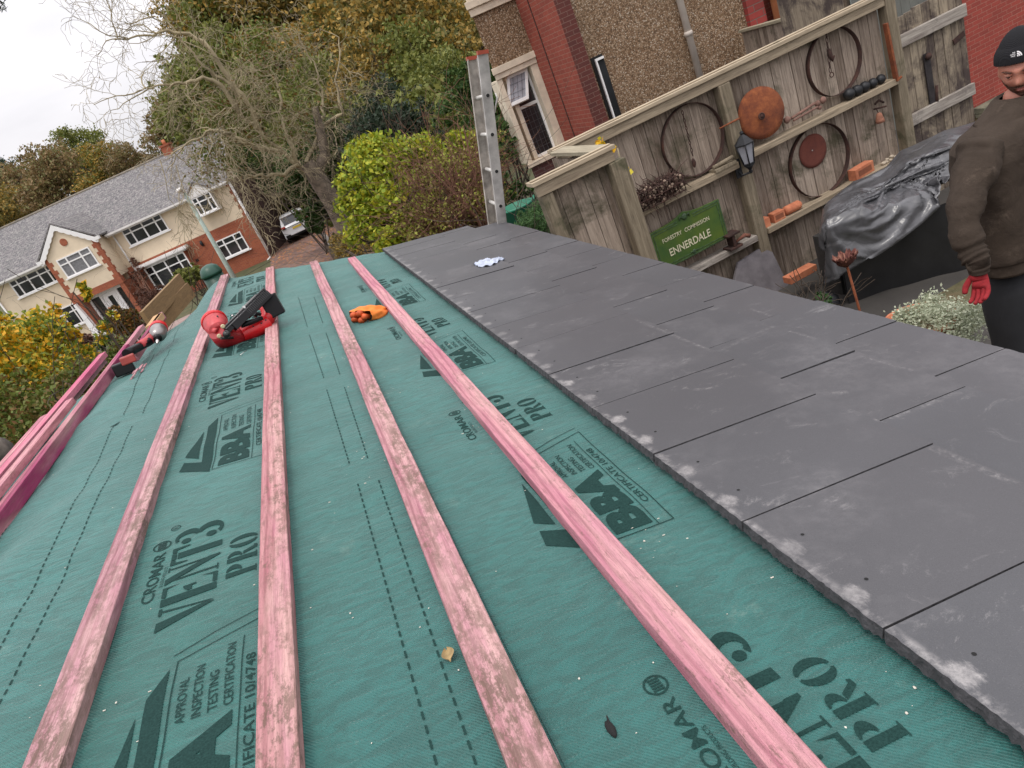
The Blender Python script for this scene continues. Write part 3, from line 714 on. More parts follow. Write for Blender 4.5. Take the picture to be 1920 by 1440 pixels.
p = Print(); p.poly([(-.83, 2.74), (-.805, 2.74), (-.80, 2.78), (-.812, 2.765)]); p.build('printed_mark')
# overlap seam
mb = MB(); mb.grid(lambda a, b: memb(.124 + .05 * a, -.4 + 5.6 * b) + NV * (.0014 - .0012 * a), 1, 160)
shed.part('membrane_lap', mb, M['membrane'], parent=memo)
# specks: staples, chips and sawdust (nobody could count them)
mb = MB(); g = np.random.default_rng(12)
specks = [(804, 1141), (1208, 1015), (1037, 1023), (930, 1072), (860, 1257), (1225, 1243), (1086, 1273), (697, 1394), (657, 1150), (218, 1318), (140, 1028), (1017, 806), (737, 729), (545, 774), (698, 652), (817, 632), (740, 500), (1090, 745), (905, 700), (452, 668), (1700, 1338), (1715, 1290), (1585, 1365)]
for px, py in specks:
    w_ = W(px, py); q = w_ * (-(HP + .0285) / (w_ @ NV)); r0 = g.uniform(.0010, .0021)
    mb.ball(q + NV * .0008, r0, 7, 0, (1, 1.3, .5), .2, int(px))
ctr = [(g.uniform(-.8, .5), g.uniform(.5, 3.5)) for _ in range(12)]
for k_ in range(150):
    ci = ctr[k_ % 12]; sg = .05 + .3 * (k_ % 3 == 0); u_, y_ = min(.56, ci[0] + g.normal(0, sg)), max(.35, ci[1] + g.normal(0, sg * 2))
    q = memb(u_, y_) + NV * .0012; r0 = g.uniform(.0004, .0011)
    mb.obox(q, UV * r0 * g.uniform(1, 3), (0, r0, 0), NV * r0 * .5)
o = single('sawdust', mb, plain('pale_chips', (.62, .58, .50), .8, var=.3), 'scattered pale chips, staples and sawdust on the teal membrane', 'debris', RP(0, 2, 0), kind='stuff')
# ------------------------------------------------------------------ battens
def batten(name, label, cat_grp, u, y0, y1, w_, m_, bow=0, seed=0, notch=None, du=0):
    mb = MB(); g = np.random.default_rng(seed); n_ = 60
    prof = [(-w_ / 2, 0), (w_ / 2, 0), (w_ / 2, .0265), (w_ / 2 - .002, .028), (-w_ / 2 + .002, .028), (-w_ / 2, .0265)]
    b = 0; vs = []
    for i in range(n_ + 1):
        t = i / n_; y = y0 + (y1 - y0) * t
        cu = u + du * t + bow * sin(pi * t) + .0015 * sin(9 * t + seed)
        for a, h in prof:
            vs.append(RP(cu + a + g.normal(0, .0004), y, h + .001 + .0008 * sin(14 * t + seed)))
    fs = [[i * 6 + j, (i + 1) * 6 + j, (i + 1) * 6 + (j + 1) % 6, i * 6 + (j + 1) % 6] for i in range(n_) for j in range(6)]
    fs += [list(range(6)), [n_ * 6 + j for j in range(6)][::-1]]
    mb.add(vs, fs)
    return single(name, mb, m_, label, 'batten', RP(u, (y0 + y1) / 2, 0), 'pink battens nailed across the membrane')
batten('roof_batten', 'mouldy pink batten nearest the ridge, running under the nail gun\'s red nose', '', -.575, -.6, 6.0, .060, M['pink'], 0, 1, du=-.012)
batten('roof_batten', 'swirly-grained pink batten under the nail gun\'s tail, second from the ridge', '', -.229, -.6, 5.77, .060, pink('swirly_pink_batten', lin((206, 156, 156)), lin((164, 104, 112)), .46), 0, 2)
batten('roof_batten', 'speckled pink batten between the dashed lines and the orange glove', '', .085, -.6, 5.5, .060, pink('speckled_pink_batten', lin((206, 156, 160)), lin((166, 112, 122)), .42), 0, 3, du=.012)
batten('roof_batten', 'clean bright pink batten closest to the slates, beside the orange glove', '', .360, -.6, 5.2, .056, M['pink_clean'], 0, 4, du=-.005)
# loose battens beyond the ridge: surveyed along lines towards the vanishing point
def loose(label, x_, z_, y0, y1, w_, h_, m_, dx=0, dz=0, roll=0, seed=0):
    if w_ > .03: w_ = w_ * .72
    mb = MB(); g = np.random.default_rng(seed); n_ = 20
    for_ = [(-w_ / 2, -h_), (w_ / 2, -h_), (w_ / 2, 0), (-w_ / 2, 0)]; vs = []
    for i in range(n_ + 1):
        t = i / n_; y = y0 + (y1 - y0) * t
        cx_, cz_ = x_ + dx * t + .003 * sin(5 * t + seed), z_ + dz * t
        for a, b in for_:
            vs.append((cx_ + a * cos(roll) - b * sin(roll), y, cz_ + b * cos(roll) + a * sin(roll)))
    fs = [[i * 4 + j, (i + 1) * 4 + j, (i + 1) * 4 + (j + 1) % 4, i * 4 + (j + 1) % 4] for i in range(n_) for j in range(4)]
    fs += [[0, 1, 2, 3], [n_ * 4 + j for j in range(4)][::-1]]
    mb.add(vs, fs)
    return single('loose_batten', mb, m_, label, 'batten', (x_, (y0 + y1) / 2, z_ - h_), 'loose pink battens beyond the ridge', bevel=.0015)
def line_x(px, py, z):       # where the sight line through a pixel is at height z
    return Pz(px, py, z)
LZ = -.555
_a = Pz(0, 962, LZ)
loose('dark magenta batten on edge along the ridge, ending at the drill\'s battery', _a[0] - .012, LZ, .35, Pz(232, 648, LZ)[1], .025, .048, M['magenta'], dx=-.01, seed=1)
_b = Pz(0, 938, LZ - .015)
loose('pink batten lying flat just beyond the magenta one', _b[0] - .05, LZ - .012, .3, 3.5, .05, .028, M['pink_clean'], dx=-.03, seed=2)
_c = Pz(0, 905, LZ - .03)
loose('bright pink batten in the middle of the loose bundle', _c[0] - .05, LZ - .030, .3, 4.6, .055, .030, pink('bright_pink_batten', lin((214, 116, 146)), lin((184, 84, 120)), .66), dx=-.02, seed=3)
_d = Pz(0, 880, LZ - .05)
loose('long pale pink batten reaching furthest, to the orange offcut', Pz(252, 620, LZ - .03)[0] - .0, LZ - .04, .3, Pz(252, 618, LZ - .03)[1] + .15, .05, .03, M['pink_clean'], dx=.0, seed=4)
loose('short pale pink batten ending above the outermost bush side', Pz(195, 671, LZ - .06)[0] - .015, LZ - .062, .3, Pz(195, 671, LZ - .06)[1], .05, .03, M['pink'], seed=5)
loose('pale pink batten ending halfway along the bundle\'s outer side', Pz(136, 725, LZ - .08)[0], LZ - .085, .3, Pz(136, 725, LZ - .08)[1], .05, .03, M['pink_clean'], seed=6)
loose('outermost and shortest pink batten, beside the grey lump', Pz(81, 777, LZ - .10)[0], LZ - .105, .3, Pz(81, 777, LZ - .1)[1], .05, .03, M['pink_clean'], seed=7)
_e = Pz(232, 660, LZ + .01)
loose('short magenta batten beyond the drill, ending at the pale offcut', Pz(262, 640, LZ)[0], LZ, Pz(235, 668, LZ)[1], Pz(292, 590, LZ)[1], .025, .048, M['magenta'], seed=8)
mb = MB(); c = Pz(292, 604, LZ - .02); mb.obox(c, (.03, 0, 0), (0, .16, 0), (0, 0, .02)); single('timber_offcut', mb, M['offcut'], 'pale orange timber offcut at the end of the loose battens', 'offcut', c, bevel=.002)
# timber boards past the far left corner
za = -.66
a0, a1 = Pz(266, 588, za), Pz(335, 516, za)
mb = MB(); mb.bar(a0 - np.array([0, 0, .06]), a1 - np.array([0, 0, .06]), .035, .15)
single('timber_board', mb, M['plank'], 'long light brown board standing on edge beyond the membrane corner, upper of two', 'board', a0, 'boards beyond the roof corner', bevel=.002)
b0, b1 = Pz(283, 594, za - .10), Pz(346, 536, za - .12)
mb = MB(); mb.bar(b0 - np.array([-.03, 0, .08]), b1 - np.array([-.03, 0, .06]), .035, .16)
single('timber_board', mb, M['plank'], 'lower brown board with a knot, beneath the longer board', 'board', b0, 'boards beyond the roof corner', bevel=.002)
# green domed water butt
q = P(400, 512, 8.6)
t = Thing('water_butt', 'dark green rounded lid showing beyond the far membrane edge', 'water butt', (q[0] - .02, 8.6, gz(q[0], 8.6)))
mb = MB(); top_ = P(392, 494, 8.6)[2]; mb.lathe([(.10, t.loc[2]), (.12, (t.loc[2] + top_) / 2), (.115, top_ - .13)], (t.loc[0], 8.6, 0), n=24); t.part('barrel', mb, plain('dark_green_plastic', (.010, .055, .035), .45))
mb = MB(); mb.lathe([(.125, top_ - .13), (.125, top_ - .105), (.10, top_ - .04), (.06, top_ - .010), (.01, top_)], (t.loc[0], 8.6, 0), n=24); t.part('lid', mb, plain('dark_green_lid', (.012, .065, .042), .4))
# weathered lump at the left frame edge
c = Pz(4, 838, -.66); mb = MB(); mb.ball(c + np.array([-.05, 0, -.01]), .085, 18, 0, (1, 1.3, .75), .09, 4)
single('stone_lump', mb, plain('weathered_grey_stone', (.13, .115, .095), .95, var=.6, scale=22, bump=1, bscale=60), 'weathered grey lump beside the outermost loose batten', 'stone', c - np.array([.05, 0, .08]))
# ------------------------------------------------------------------ tools on the roof
def tubeP(mb, pts, rad, **k): mb.tube([P(*p) for p in pts], rad, **k)
YG = 3.62
t = Thing('nail_gun', 'red and black cordless nail gun lying across two pink battens', 'nail gun', P(440, 640, YG))
c = P(402, 603, YG)
ax = dirto(P(415, 625, 3.55), P(397, 590, 3.72))
mb = MB(); mb.lathe([(.030, -.095), (.046, -.085), (.056, -.05), (.058, 0), (.054, .022), (.040, .036), (.015, .042)], c, ax, 24)
t.part('head', mb, M['redp2'], .001)
mb = MB(); mb.lathe([(.0595, -.012), (.062, -.008), (.062, .006), (.0595, .010)], c, ax, 24); t.part('bumper_ring', mb, M['redp'])
mb = MB(); c2 = P(386, 606, YG); mb.ball(c2, .016, 10, 0, (1, 1, 1.6)); t.part('belt_hook', mb, M['black'])
mb = MB(); tubeP(mb, [(406, 622, 3.52), (418, 632, 3.55), (440, 632, 3.6), (466, 624, 3.62)], [.040, .054, .050, .045], n=14); t.part('drive_housing', mb, plain('dark_red_plastic', (.30, .012, .016), .35, bump=.03))
mb = MB(); tubeP(mb, [(452, 628, 3.60), (470, 621, 3.62), (490, 612, 3.64), (502, 606, 3.66), (505, 604, 3.66)], [.044, .050, .050, .048, .034], n=18, sq=.9); t.part('grip', mb, M['redp'], .001)
mb = MB(); tubeP(mb, [(497, 606, 3.66), (504, 594, 3.68), (498, 578, 3.70), (488, 580, 3.70)], [.036, .038, .034, .018], n=12); t.part('grip_bridge', mb, M['redp'])
for a, b in (((467, 585, 3.7), (494, 574, 3.72)),):
    mb = MB(); tubeP(mb, [a, b], .010, n=8); t.part('trigger_guard', mb, M['redp'])
mb = MB(); a, b = P(505, 563, 3.70), P(517, 584, 3.69); d = dirto(a, b); s_ = np.cross(d, [0, 1, 0]); s_ /= np.linalg.norm(s_)
mb.obox((a + b) / 2 + d * .0, d * .055, s_ * .042, np.cross(d, s_) * .04); t.part('battery', mb, M['black'], .006)
mb = MB(); a, b = P(424, 620, 3.5), P(499, 546, 3.66); d = dirto(a, b); vw = dirto(np.zeros(3), a); s_ = np.cross(d, vw); s_ /= np.linalg.norm(s_); n2 = np.cross(s_, d)
Lg = np.linalg.norm(b - a)
mb.obox((a + b) / 2, d * Lg / 2, s_ * .019, n2 * .012)
mb.obox(a + d * Lg * .72 - s_ * .018, d * Lg * .28, s_ * .019, n2 * .016)
mb.obox(a + d * Lg * .30 - s_ * .014, d * Lg * .18, s_ * .018, n2 * .018)
mg = t.part('magazine', mb, M['black'], .002)
mb = MB()
for q_ in np.linspace(.30, .97, 20): mb.obox(a + d * Lg * q_ - s_ * .004, d * .0018, s_ * .020, n2 * .0175)
t.part('rib', mb, plain('worn_black_edge', (.05, .05, .052), .5, .2), parent=mg)
mb = MB(); mb.obox(a + d * Lg * .44 - s_ * .026, d * .035, s_ * .006, n2 * .010); mb.obox(a + d * Lg * .60 + s_ * .021 - n2 * .006, d * .06, s_ * .004, n2 * .006); t.part('feeder', mb, M['magn'], parent=mg)
mb = MB(); mb.tube([a + s_ * .018 - n2 * .010, b + s_ * .018 - n2 * .010], .0035, n=6); mb.tube([a + s_ * .006 - n2 * .014, b - d * .02 + s_ * .006 - n2 * .014], .003, n=6); t.part('rail', mb, plain('dark_grey_steel', (.16, .16, .16), .35, .6), parent=mg)
mb = MB(); mb.lathe([(.008, -.008), (.011, 0), (.008, .012)], P(458, 577, 3.58), (0, -1, .3), 10); mb.ball(P(436, 592, 3.50), .006, 8); t.part('latch', mb, M['steel'])
mb = MB()
for p_ in ((418, 612), (411, 630)): mb.lathe([(.011, 0), (.011, .012), (.007, .016)], P(p_[0], p_[1], 3.46), -vw, 10)
t.part('bolt', mb, plain('cream_bolt', (.5, .42, .26), .4, .3))
mb = MB(); mb.lathe([(.016, -.02), (.018, 0), (.014, .01), (.006, .012), (.005, .014)], P(425, 626, 3.46), -vw, 14); mb.tube([P(414, 634, 3.47), P(437, 633, 3.5)], .007, n=8); t.part('nose', mb, plain('gunmetal', (.06, .06, .06), .35, .7))
mb = MB(); q = P(407, 597, 3.56); mb.obox(q, np.array([.010, 0, 0]), np.array([0, .004, .003]), np.array([0, -.002, .009])); t.part('warning_label', mb, M['black'])
mb = MB(); q = P(410, 610, 3.55); mb.tube([P(399, 612, 3.55), P(410, 609, 3.54), P(418, 604, 3.55)], [.014, .018, .012], n=10); mb.tube([P(400, 618, 3.53), P(407, 621, 3.52)], .014, n=10); t.part('moulding', mb, M['redp2'])
mb = MB(); tubeP(mb, [(478, 594, 3.62), (482, 588, 3.63), (490, 590, 3.63)], [.009, .011, .007], n=8); t.part('trigger', mb, M['black'])
mb = MB(); tubeP(mb, [(452, 611, 3.555), (470, 604, 3.575), (492, 596, 3.60)], [.012, .014, .010], n=8); t.part('rubber_grip', mb, M['black'])
mb = MB()
for px_, py_ in ((475, 612), (490, 606), (462, 634), (498, 600)): mb.ball(P(px_, py_, 3.585), .0045, 8, 0, (1, .6, 1))
t.part('screw', mb, M['iron'])
# impact driver
t = Thing('impact_driver', 'grey and red cordless impact driver tipped over at the ridge', 'impact driver', P(255, 690, 3.75))
h0 = P(297, 622, 4.02); hx = dirto(P(293.5, 600, 4.2), P(293, 655, 3.85)); hx = dirto(P(297, 612, 4.10), P(293, 650, 3.90))
mb = MB(); mb.lathe([(.020, -.055), (.036, -.045), (.042, -.02), (.043, .015), (.036, .045), (.028, .055), (.020, .06)], h0, hx, 22); t.part('gearbox', mb, M['magn'])
mb = MB(); mb.lathe([(.0435, -.05), (.045, -.04), (.045, -.028), (.0435, -.022)], h0, hx, 22); t.part('rear_cap', mb, M['redp'])
mb = MB(); mb.lathe([(.019, .055), (.021, .062), (.021, .072), (.013, .076)], h0, hx, 16); ch = t.part('chuck', mb, M['black'])
mb = MB(); mb.lathe([(.0095, .07), (.0095, .108), (.006, .112), (.004, .124)], h0, hx, 12); t.part('nut_driver', mb, M['steel'], parent=ch)
mb = MB(); tubeP(mb, [(287, 632, 4.0), (276, 641, 3.95), (262, 648, 3.88)], [.030, .026, .022], n=12); t.part('trigger_housing', mb, M['redp2'])
mb = MB(); tubeP(mb, [(280, 640, 3.95), (262, 650, 3.88), (246, 658, 3.8), (238, 664, 3.76)], [.022, .021, .022, .026], n=12); t.part('handle', mb, M['black'])
a, b = P(227, 664, 3.74), P(250, 679, 3.70)
f1 = P(224, 668, 3.78); 
mb = MB(); d = dirto(P(214, 686, 3.7), P(250, 672, 3.72)); upv = np.array([.25, .15, .95]); upv -= d * upv.dot(d); upv /= np.linalg.norm(upv); th = np.cross(d, upv)
cc = P(240, 674, 3.70); mb.obox(cc, d * .034, upv * .020, th * .036); t.part('battery_shoe', mb, plain('dull_red_plastic', (.33, .05, .04), .4), .006)
mb = MB(); cc = P(232, 690, 3.70); mb.obox(cc, d * .046, upv * .030, th * .042); bt = t.part('battery', mb, M['black'], .006)
# orange glove
mb = MB(); a = P(678, 598, 3.30); b = P(724, 585, 3.42); d = b - a
def glv(u, v):
    tt = v; ang = 2 * pi * u; r_ = np.interp(tt, [0, .12, .45, .75, .9, 1], [.040, .046, .045, .034, .020, .006])
    k = 1 + .13 * sin(3 * ang + 5 * tt) + .07 * sin(7 * ang + 3 + 6 * tt) * (1 - tt * .6) + .05 * sin(11 * ang - 9 * tt)
    side = np.cross(d / np.linalg.norm(d), NV)
    return a + d * tt + side * r_ * k * cos(ang) * 1.75 + NV * (r_ * k * sin(ang) * .95 + .008)
mb.grid(glv, 36, 24, 0, True, True)
t = Thing('work_glove', 'rolled up orange work glove between the two right battens', 'glove', a)
t.part('glove', mb, M['orange'])
mb = MB(); side = np.cross(d / np.linalg.norm(d), NV)
for q in range(5):
    an = q * 1.25; cc = a + side * .036 * cos(an) + NV * (.018 * sin(an) + .010)
    mb.tube([cc - d * .04 + side * .006, cc - d * .10 + NV * .006, cc - d * .08 - side * .012, cc + d * .1], [.016, .014, .014, .012], n=7)
t.part('rolled_cuff', mb, M['orange_in'])
mb = MB()
for q, (px, py) in enumerate(((722, 578), (727, 583), (726, 590), (718, 594))): mb.tube([a + d * .7, P(px, py, 3.40) + NV * .004], [.016, .009], n=8)
t.part('fingers', mb, M['orange'])
# packet on the slates
pc = W(918, 491); pc = pc * (-(HP - .018) / (pc @ NV)); mb = MB()
def pkt(u, v):
    a_, b_ = (u - .5), (v - .5)
    taper = .35 + .65 * sin(pi * min(1, u * 1.1 + .1)) 
    p_ = pc + UV * a_ * .155 + np.array([0, b_ * .20 * taper, 0])
    return p_ + NV * (.012 * sin(pi * u) * sin(pi * v) + .006 * sin(23 * u + 9 * v) * sin(19 * v + 4) + .004 * sin(41 * u * v + 2))
mb.grid(pkt, 22, 18, 0, False); mb.grid(lambda u, v: pkt(u, v) - NV * .0035, 22, 18)
single('plastic_packet', mb, plain('crumpled_white_plastic', (.46, .51, .62), .25, var=.3, scale=14), 'crumpled white plastic packet lying on the slates', 'packet', pc)
# dried leaf, black scrap, splinters
q = memb(.035, .909) + NV * .004; mb = MB()
mb.grid(lambda u, v: q + np.array([.011 * (u - .5) * 2 * sin(pi * (v * .9 + .05)), .013 * (v - .5) * 2, 0]) + NV * (.006 * (2 * u - 1) ** 2 + .003 * v), 6, 8)
single('dried_leaf', mb, plain('tan_dead_leaf', (.34, .24, .11), .8, var=.4, scale=80), 'curled tan leaf on the membrane left of the third batten', 'leaf', q)
q = memb(.201, .661) + NV * .002; mb = MB(); mb.ball(q, .006, 10, 0, (1, 2.4, .6), .15, 3); mb.tube([q, q + np.array([.004, .02, .002])], [.003, .001], n=5)
single('black_scrap', mb, M['hole'], 'small dark scrap on the membrane between the two right battens', 'scrap', q)
mb = MB(); g = np.random.default_rng(5)
for i in range(9):
    q = memb(-.855 + g.normal(0, .014), 3.52 + g.normal(0, .07)) + NV * (.004 + .002 * i); an = g.uniform(-.5, .5); mb.obox(q, (.004 * cos(an), .03 * g.uniform(.5, 1), .002), (.005, 0, 0), (0, 0, .002))
single('wood_splinter', mb, M['pink'], 'little pile of pink wood splinters beside the drill battery', 'splinters', memb(-.855, 3.52))
mb = MB(); q = memb(.0, 0)
nw = W(450, 666); nw = nw * (-(HP + .025) / (nw @ NV)); mb.tube([nw, nw + np.array([.03, .03, 0])], .0018, n=6); mb.lathe([(.004, 0), (.004, .001)], nw, (.7, .7, 0), 8)
single('loose_nail', mb, M['steel'], 'loose nail on the membrane just below the nail gun', 'nail', nw)

# ------------------------------------------------------------------ ladder
na, nb = P(905, 100, 4.66), P(942, 420, 4.95); dv = nb - na
rung = np.array([.035, .38, 0.0]); dn = dv / np.linalg.norm(dv); bot = na + dn * 2.75
bot = na + dn * ((gz(1, 5) + .02 - na[2]) / dn[2])
t = Thing('ladder', 'weathered aluminium ladder standing against the far corner of the slates', 'ladder', bot)
across = np.cross(dn, rung); across /= np.linalg.norm(across)
for k_, off in enumerate((np.zeros(3), rung)):
    mb = MB(); a, b = na + off, bot + off; c = (a + b) / 2; hl = np.linalg.norm(b - a) / 2; rn = rung / np.linalg.norm(rung)
    mb.obox(c, dn * hl, across * .034, rn * .004); 
    for s_ in (-1, 1): mb.obox(c + across * s_ * .031 + rn * (.012 if k_ == 0 else -.012), dn * hl, across * .003, rn * .012)
    st = t.part('stile', mb, M['alu'] if k_ == 0 else M['alud'], .001)
    mb = MB(); mb.obox(a - dn * .006, dn * .012, across * .036, rn * .018); t.part('end_cap', mb, M['redcap'], parent=st)
i = 0; s_ = .255
while s_ < 2.6:
    mb = MB(); c = na + dn * s_; mb.tube([c - rung * .02, c + rung * 1.0], .0135, n=10)
    r_ = t.part('rung', mb, plain('pale_rung', (.62, .60, .56), .45, .3) if i == 0 else bpy.data.materials['pale_rung'])
    mb = MB(); mb.lathe([(.012, 0), (.012, .004)], c - rung * .022, -rung, 10); t.part('rung_bolt', mb, M['hole'], parent=r_)
    s_ += .252; i += 1
q = na + dn * .33 + across * -.06
qs = 1 if (P(905 + 20, 170, 4.7) - na) @ across > 0 else -1
mb = MB(); q0 = na + dn * .30 + across * qs * .034; mb.tube([q0 + dn * -.05 + across * qs * .02, q0 + across * qs * .03 + dn * -.02, q0 + across * qs * .012 + dn * .03, q0 + dn * .07 + across * qs * .004], [.004, .007, .005, .004], n=6); t.part('catch', mb, M['alu'])

# ------------------------------------------------------------------ garden fence and everything on it
YF = 5.42
gF = gz(3.5, 5.4) - .1
def boards(mb, x0, x1, y, z0, z1, wd=.1, seed=1, th=.018, along='x', ztop=None):
    g = np.random.default_rng(seed); x = x0
    while x < x1 - .01:
        ww = min(wd * g.uniform(.92, 1.08), x1 - x); zt = (ztop(x) if ztop else z1) + g.uniform(-.004, .004); d = g.uniform(0, .006)
        if along == 'x': mb.box((x, y - d, z0), (x + ww - .006, y + th - d, zt))
        else: mb.box((y - d, x, z0), (y + th - d, x + ww - .006, zt))
        x += ww
    return mb
fence = Thing('garden_fence', 'tall weathered board fence with shelves, stepping forward beside the ladder', 'fence', (3.6, YF, gF))
fence.part('boards', boards(MB(), 1.98, 5.24, YF, gF, -.83, .104, 3), M['fence'])
fence.part('boards', boards(MB(), 1.50, 1.98, 4.52, gF, -.83, .105, 5), M['fence'])
fence.part('boards', boards(MB(), 4.52, 5.42, 1.985, gF, -.83, .10, 6, along='y'), M['fence'])
mb = MB(); mb.box((1.99, YF - .10, -.865), (5.235, YF - .062, -.79)); mb.box((1.97, YF - .12, -.788), (5.235, YF + .03, -.758)); mb.box((1.97, YF - .075, -.756), (5.235, YF - .02, -.748)); fence.part('cap_rail', mb, M['fence_x'], .003)
mb = MB(); mb.box((1.44, 4.42, -.865), (2.03, 4.455, -.79)); mb.box((1.42, 4.40, -.788), (2.05, 4.53, -.76)); mb.box((1.43, 4.44, -.758), (2.04, 4.475, -.75)); fence.part('cap_rail', mb, M['fence_x'], .003)
mb = MB(); mb.box((1.93, 4.535, -.79), (2.06, 5.29, -.762)); fence.part('cap_rail', mb, M['fence_y'], .003)
for (x, y, wd, zt) in ((3.495, YF - .115, .11, -.868), (5.235, YF - .11, .105, -.45), (1.975, 4.40, .12, -.868), (1.46, 4.43, .085, -.868)):
    mb = MB(); mb.box((x, y, gF), (x + wd, y + .10, zt)); fence.part('post', mb, M['post'], .006)
def shelf(x0, x1, z, mat='fence_x', th=.055, dep=.13):
    mb = MB(); n_ = 24; mb.grid(lambda a, b: (x0 + (x1 - x0) * a, YF - dep - .003 * sin(9 * a + z), z - th + th * b + .005 * sin(5 * a + 2 * z)), n_, 1, 0, False)
    mb.v = []; mb.f = []; mb.m = []; mb.s = []
    mb.box((x0, YF - dep, z - th), (x1, YF - .001, z)); return fence.part('shelf', mb, M[mat], .004)
shelf(2.10, 3.49, -1.50); shelf(3.61, 5.23, -1.475); shelf(3.61, 5.23, -2.17); shelf(2.05, 3.49, -2.18, 'gate_x')
mb = MB(); mb.box((1.55, 4.47, -2.05), (1.97, 4.515, -1.95)); fence.part('shelf', mb, M['fence_x'], .004)
def on(px, py, y=YF - .04): return P(px, py, y)
def hoop(label, cx_, cz_, r_, name='barrel_hoop', tilt=0, mat='darkrust'):
    mb = MB(); prof = [(r_, -.024), (r_ + .004, -.024), (r_ + .004, .024), (r_, .024), (r_, -.024)]
    c = (cx_, YF - .032, cz_); mb.lathe(prof, c, (tilt, -1, .0), 64)
    mb.f = [f for f in mb.f if len(f) == 4]; mb.m = mb.m[:len(mb.f)]; mb.s = mb.s[:len(mb.f)]
    return single(name, mb, M[mat], label, 'hoop', c, 'rusty hoops hung on the fence')
hoop('large dark rusty hoop with a thin chain hanging inside it, left on the fence', 3.19, -1.185, .29)
hoop('dark hoop under the fence cap with a chain and ring inside it', 4.69, -1.12, .275)
hoop('large dark hoop around the small red disc, above the brick shelf', 4.345, -1.86, .315)
def chain(label, a, b, n_=10, ring=0, blob=None):
    t = Thing('rusty_chain', label, 'chain', b); mb = MB(); a, b = np.array(a), np.array(b)
    for i in range(n_):
        c = a + (b - a) * (i + .5) / n_; l = np.linalg.norm(b - a) / n_ * .62; r0 = l * .42
        ax_ = np.array([1, 0, 0]) if i % 2 == 0 else np.array([.3, .95, 0])
        mb.tube([c + ax_ * r0 * cos(q) + np.array([0, 0, l * sin(q)]) for q in np.linspace(0, 2 * pi, 11)], .0035, n=5, cap=False)
    t.part('links', mb, M['darkrust'])
    if blob is not None:
        mb = MB(); mb.tube([blob + np.array([0, 0, .05]), blob, blob + np.array([.012, -.01, -.05]), blob + np.array([.035, -.01, -.02])], [.014, .022, .014, .008], n=8); t.part('hook', mb, M['darkrust'])
    if ring:
        mb = MB(); mb.tube([b + np.array([ring * cos(q), -.01, ring * sin(q) - ring]) for q in np.linspace(0, 2 * pi, 15)], .004, n=6, cap=False); t.part('ring', mb, M['darkrust'])
chain('thin rusty chain hanging inside the left hoop', on(1279, 208), on(1299, 292), 12)
mb = MB(); q = on(1301, 305); mb.ball(q, .03, 10, 0, (.7, .35, 1.3), .1, 2); single('rusty_lump', mb, M['darkrust'], 'small rusty lump at the bottom of the thin chain', 'rusty iron', q)
chain('heavy rusty chain and hook with a ring, hanging inside the hoop under the fence cap', on(1548, 52), on(1557, 136), 9, .02, on(1556, 103))
# discs
def plate(label, c, r_, dish, mat, name='saw_disc', tilt=(0, -1, 0)):
    t = Thing(name, label, 'disc', c - np.array([0, 0, r_]))
    mb = MB(); mb.lathe([(r_, 0), (r_, .004), (r_ * .8, .004 + dish * .35), (r_ * .5, .004 + dish * .7), (r_ * .15, .004 + dish), (.002, .004 + dish)], c, tilt, 40); p_ = t.part('plate', mb, M[mat])
    return t
d1 = plate('large orange rusty plough disc with a central hub, beside the lantern', on(1427, 212, YF - .09), .212, .035, 'rust', tilt=(-.12, -1, .1))
mb = MB(); hc = on(1427, 218, YF - .15); mb.lathe([(.028, 0), (.030, .012), (.018, .014), (.017, .008), (.012, .020), (.004, .022)], hc, (-.12, -1, .1), 18); d1.part('hub', mb, M['darkrust'])
d2 = plate('small flat red oxide disc inside the lower hoop', on(1524, 283, YF - .012), .148, .002, 'redrust')
mb = MB(); mb.lathe([(.006, 0), (.006, .003)], on(1523, 282, YF - .02), (0, -1, 0), 10); d2.part('centre_hole', mb, M['chalk'])
mb = MB(); a, b = on(1349, 241, YF - .14), on(1386, 222, YF - .13); mb.tube([a, b], [.006, .009], n=8); single('rusty_rod', mb, M['rust'], 'short rusty rod jutting across the post beside the plough disc', 'rod', a)
# sign
YS = YF - .12; sx0, sx1, sz0, sz1 = P(1216.5, 441, YS)[0], P(1347, 372, YS)[0], P(1368, 444, YS)[2], (P(1347, 372, YS)[2] + P(1216.5, 441, YS)[2]) / 2
sgn = Thing('park_sign', 'green cast sign reading forestry commission ennerdale, on the lower fence shelf', 'sign', ((sx0 + sx1) / 2, YS, sz0))
gm = NT('green_sign_paint'); cg = gm.ramp(gm.noise(4, 5, .6), [(.35, (.040, .095, .022)), (.65, (.095, .145, .018))])
cg = gm.mix(gm.ramp(gm.noise(60, 4, .7), [(.66, 0.0), (.72, .6)]), cg, (.40, .42, .25)); gm.bump(gm.noise(40), .2, .002); gm.fin(cg, .45)
gd = NT('dark_green_sign_edge'); gd.bump(gd.noise(50), .3, .002); gd.fin(gd.ramp(gd.noise(30, 5, .7), [(.35, (.018, .04, .018)), (.7, (.09, .16, .07))]), .5)
mb = MB(); cxs = (sx0 + sx1) / 2
top = [(sx1, sz1), (cxs + .15, sz1 + .008), (cxs + .07, sz1 + .022), (cxs, sz1 + .045), (cxs - .07, sz1 + .022), (cxs - .15, sz1 + .008), (sx0, sz1)]
mb.prism([(sx0, sz0), (sx1, sz0)] + top, lambda a, b, c_: (a, c_, b), YS, YS + .016); sgn.part('panel', mb, gm.m, .002)
mb = MB()
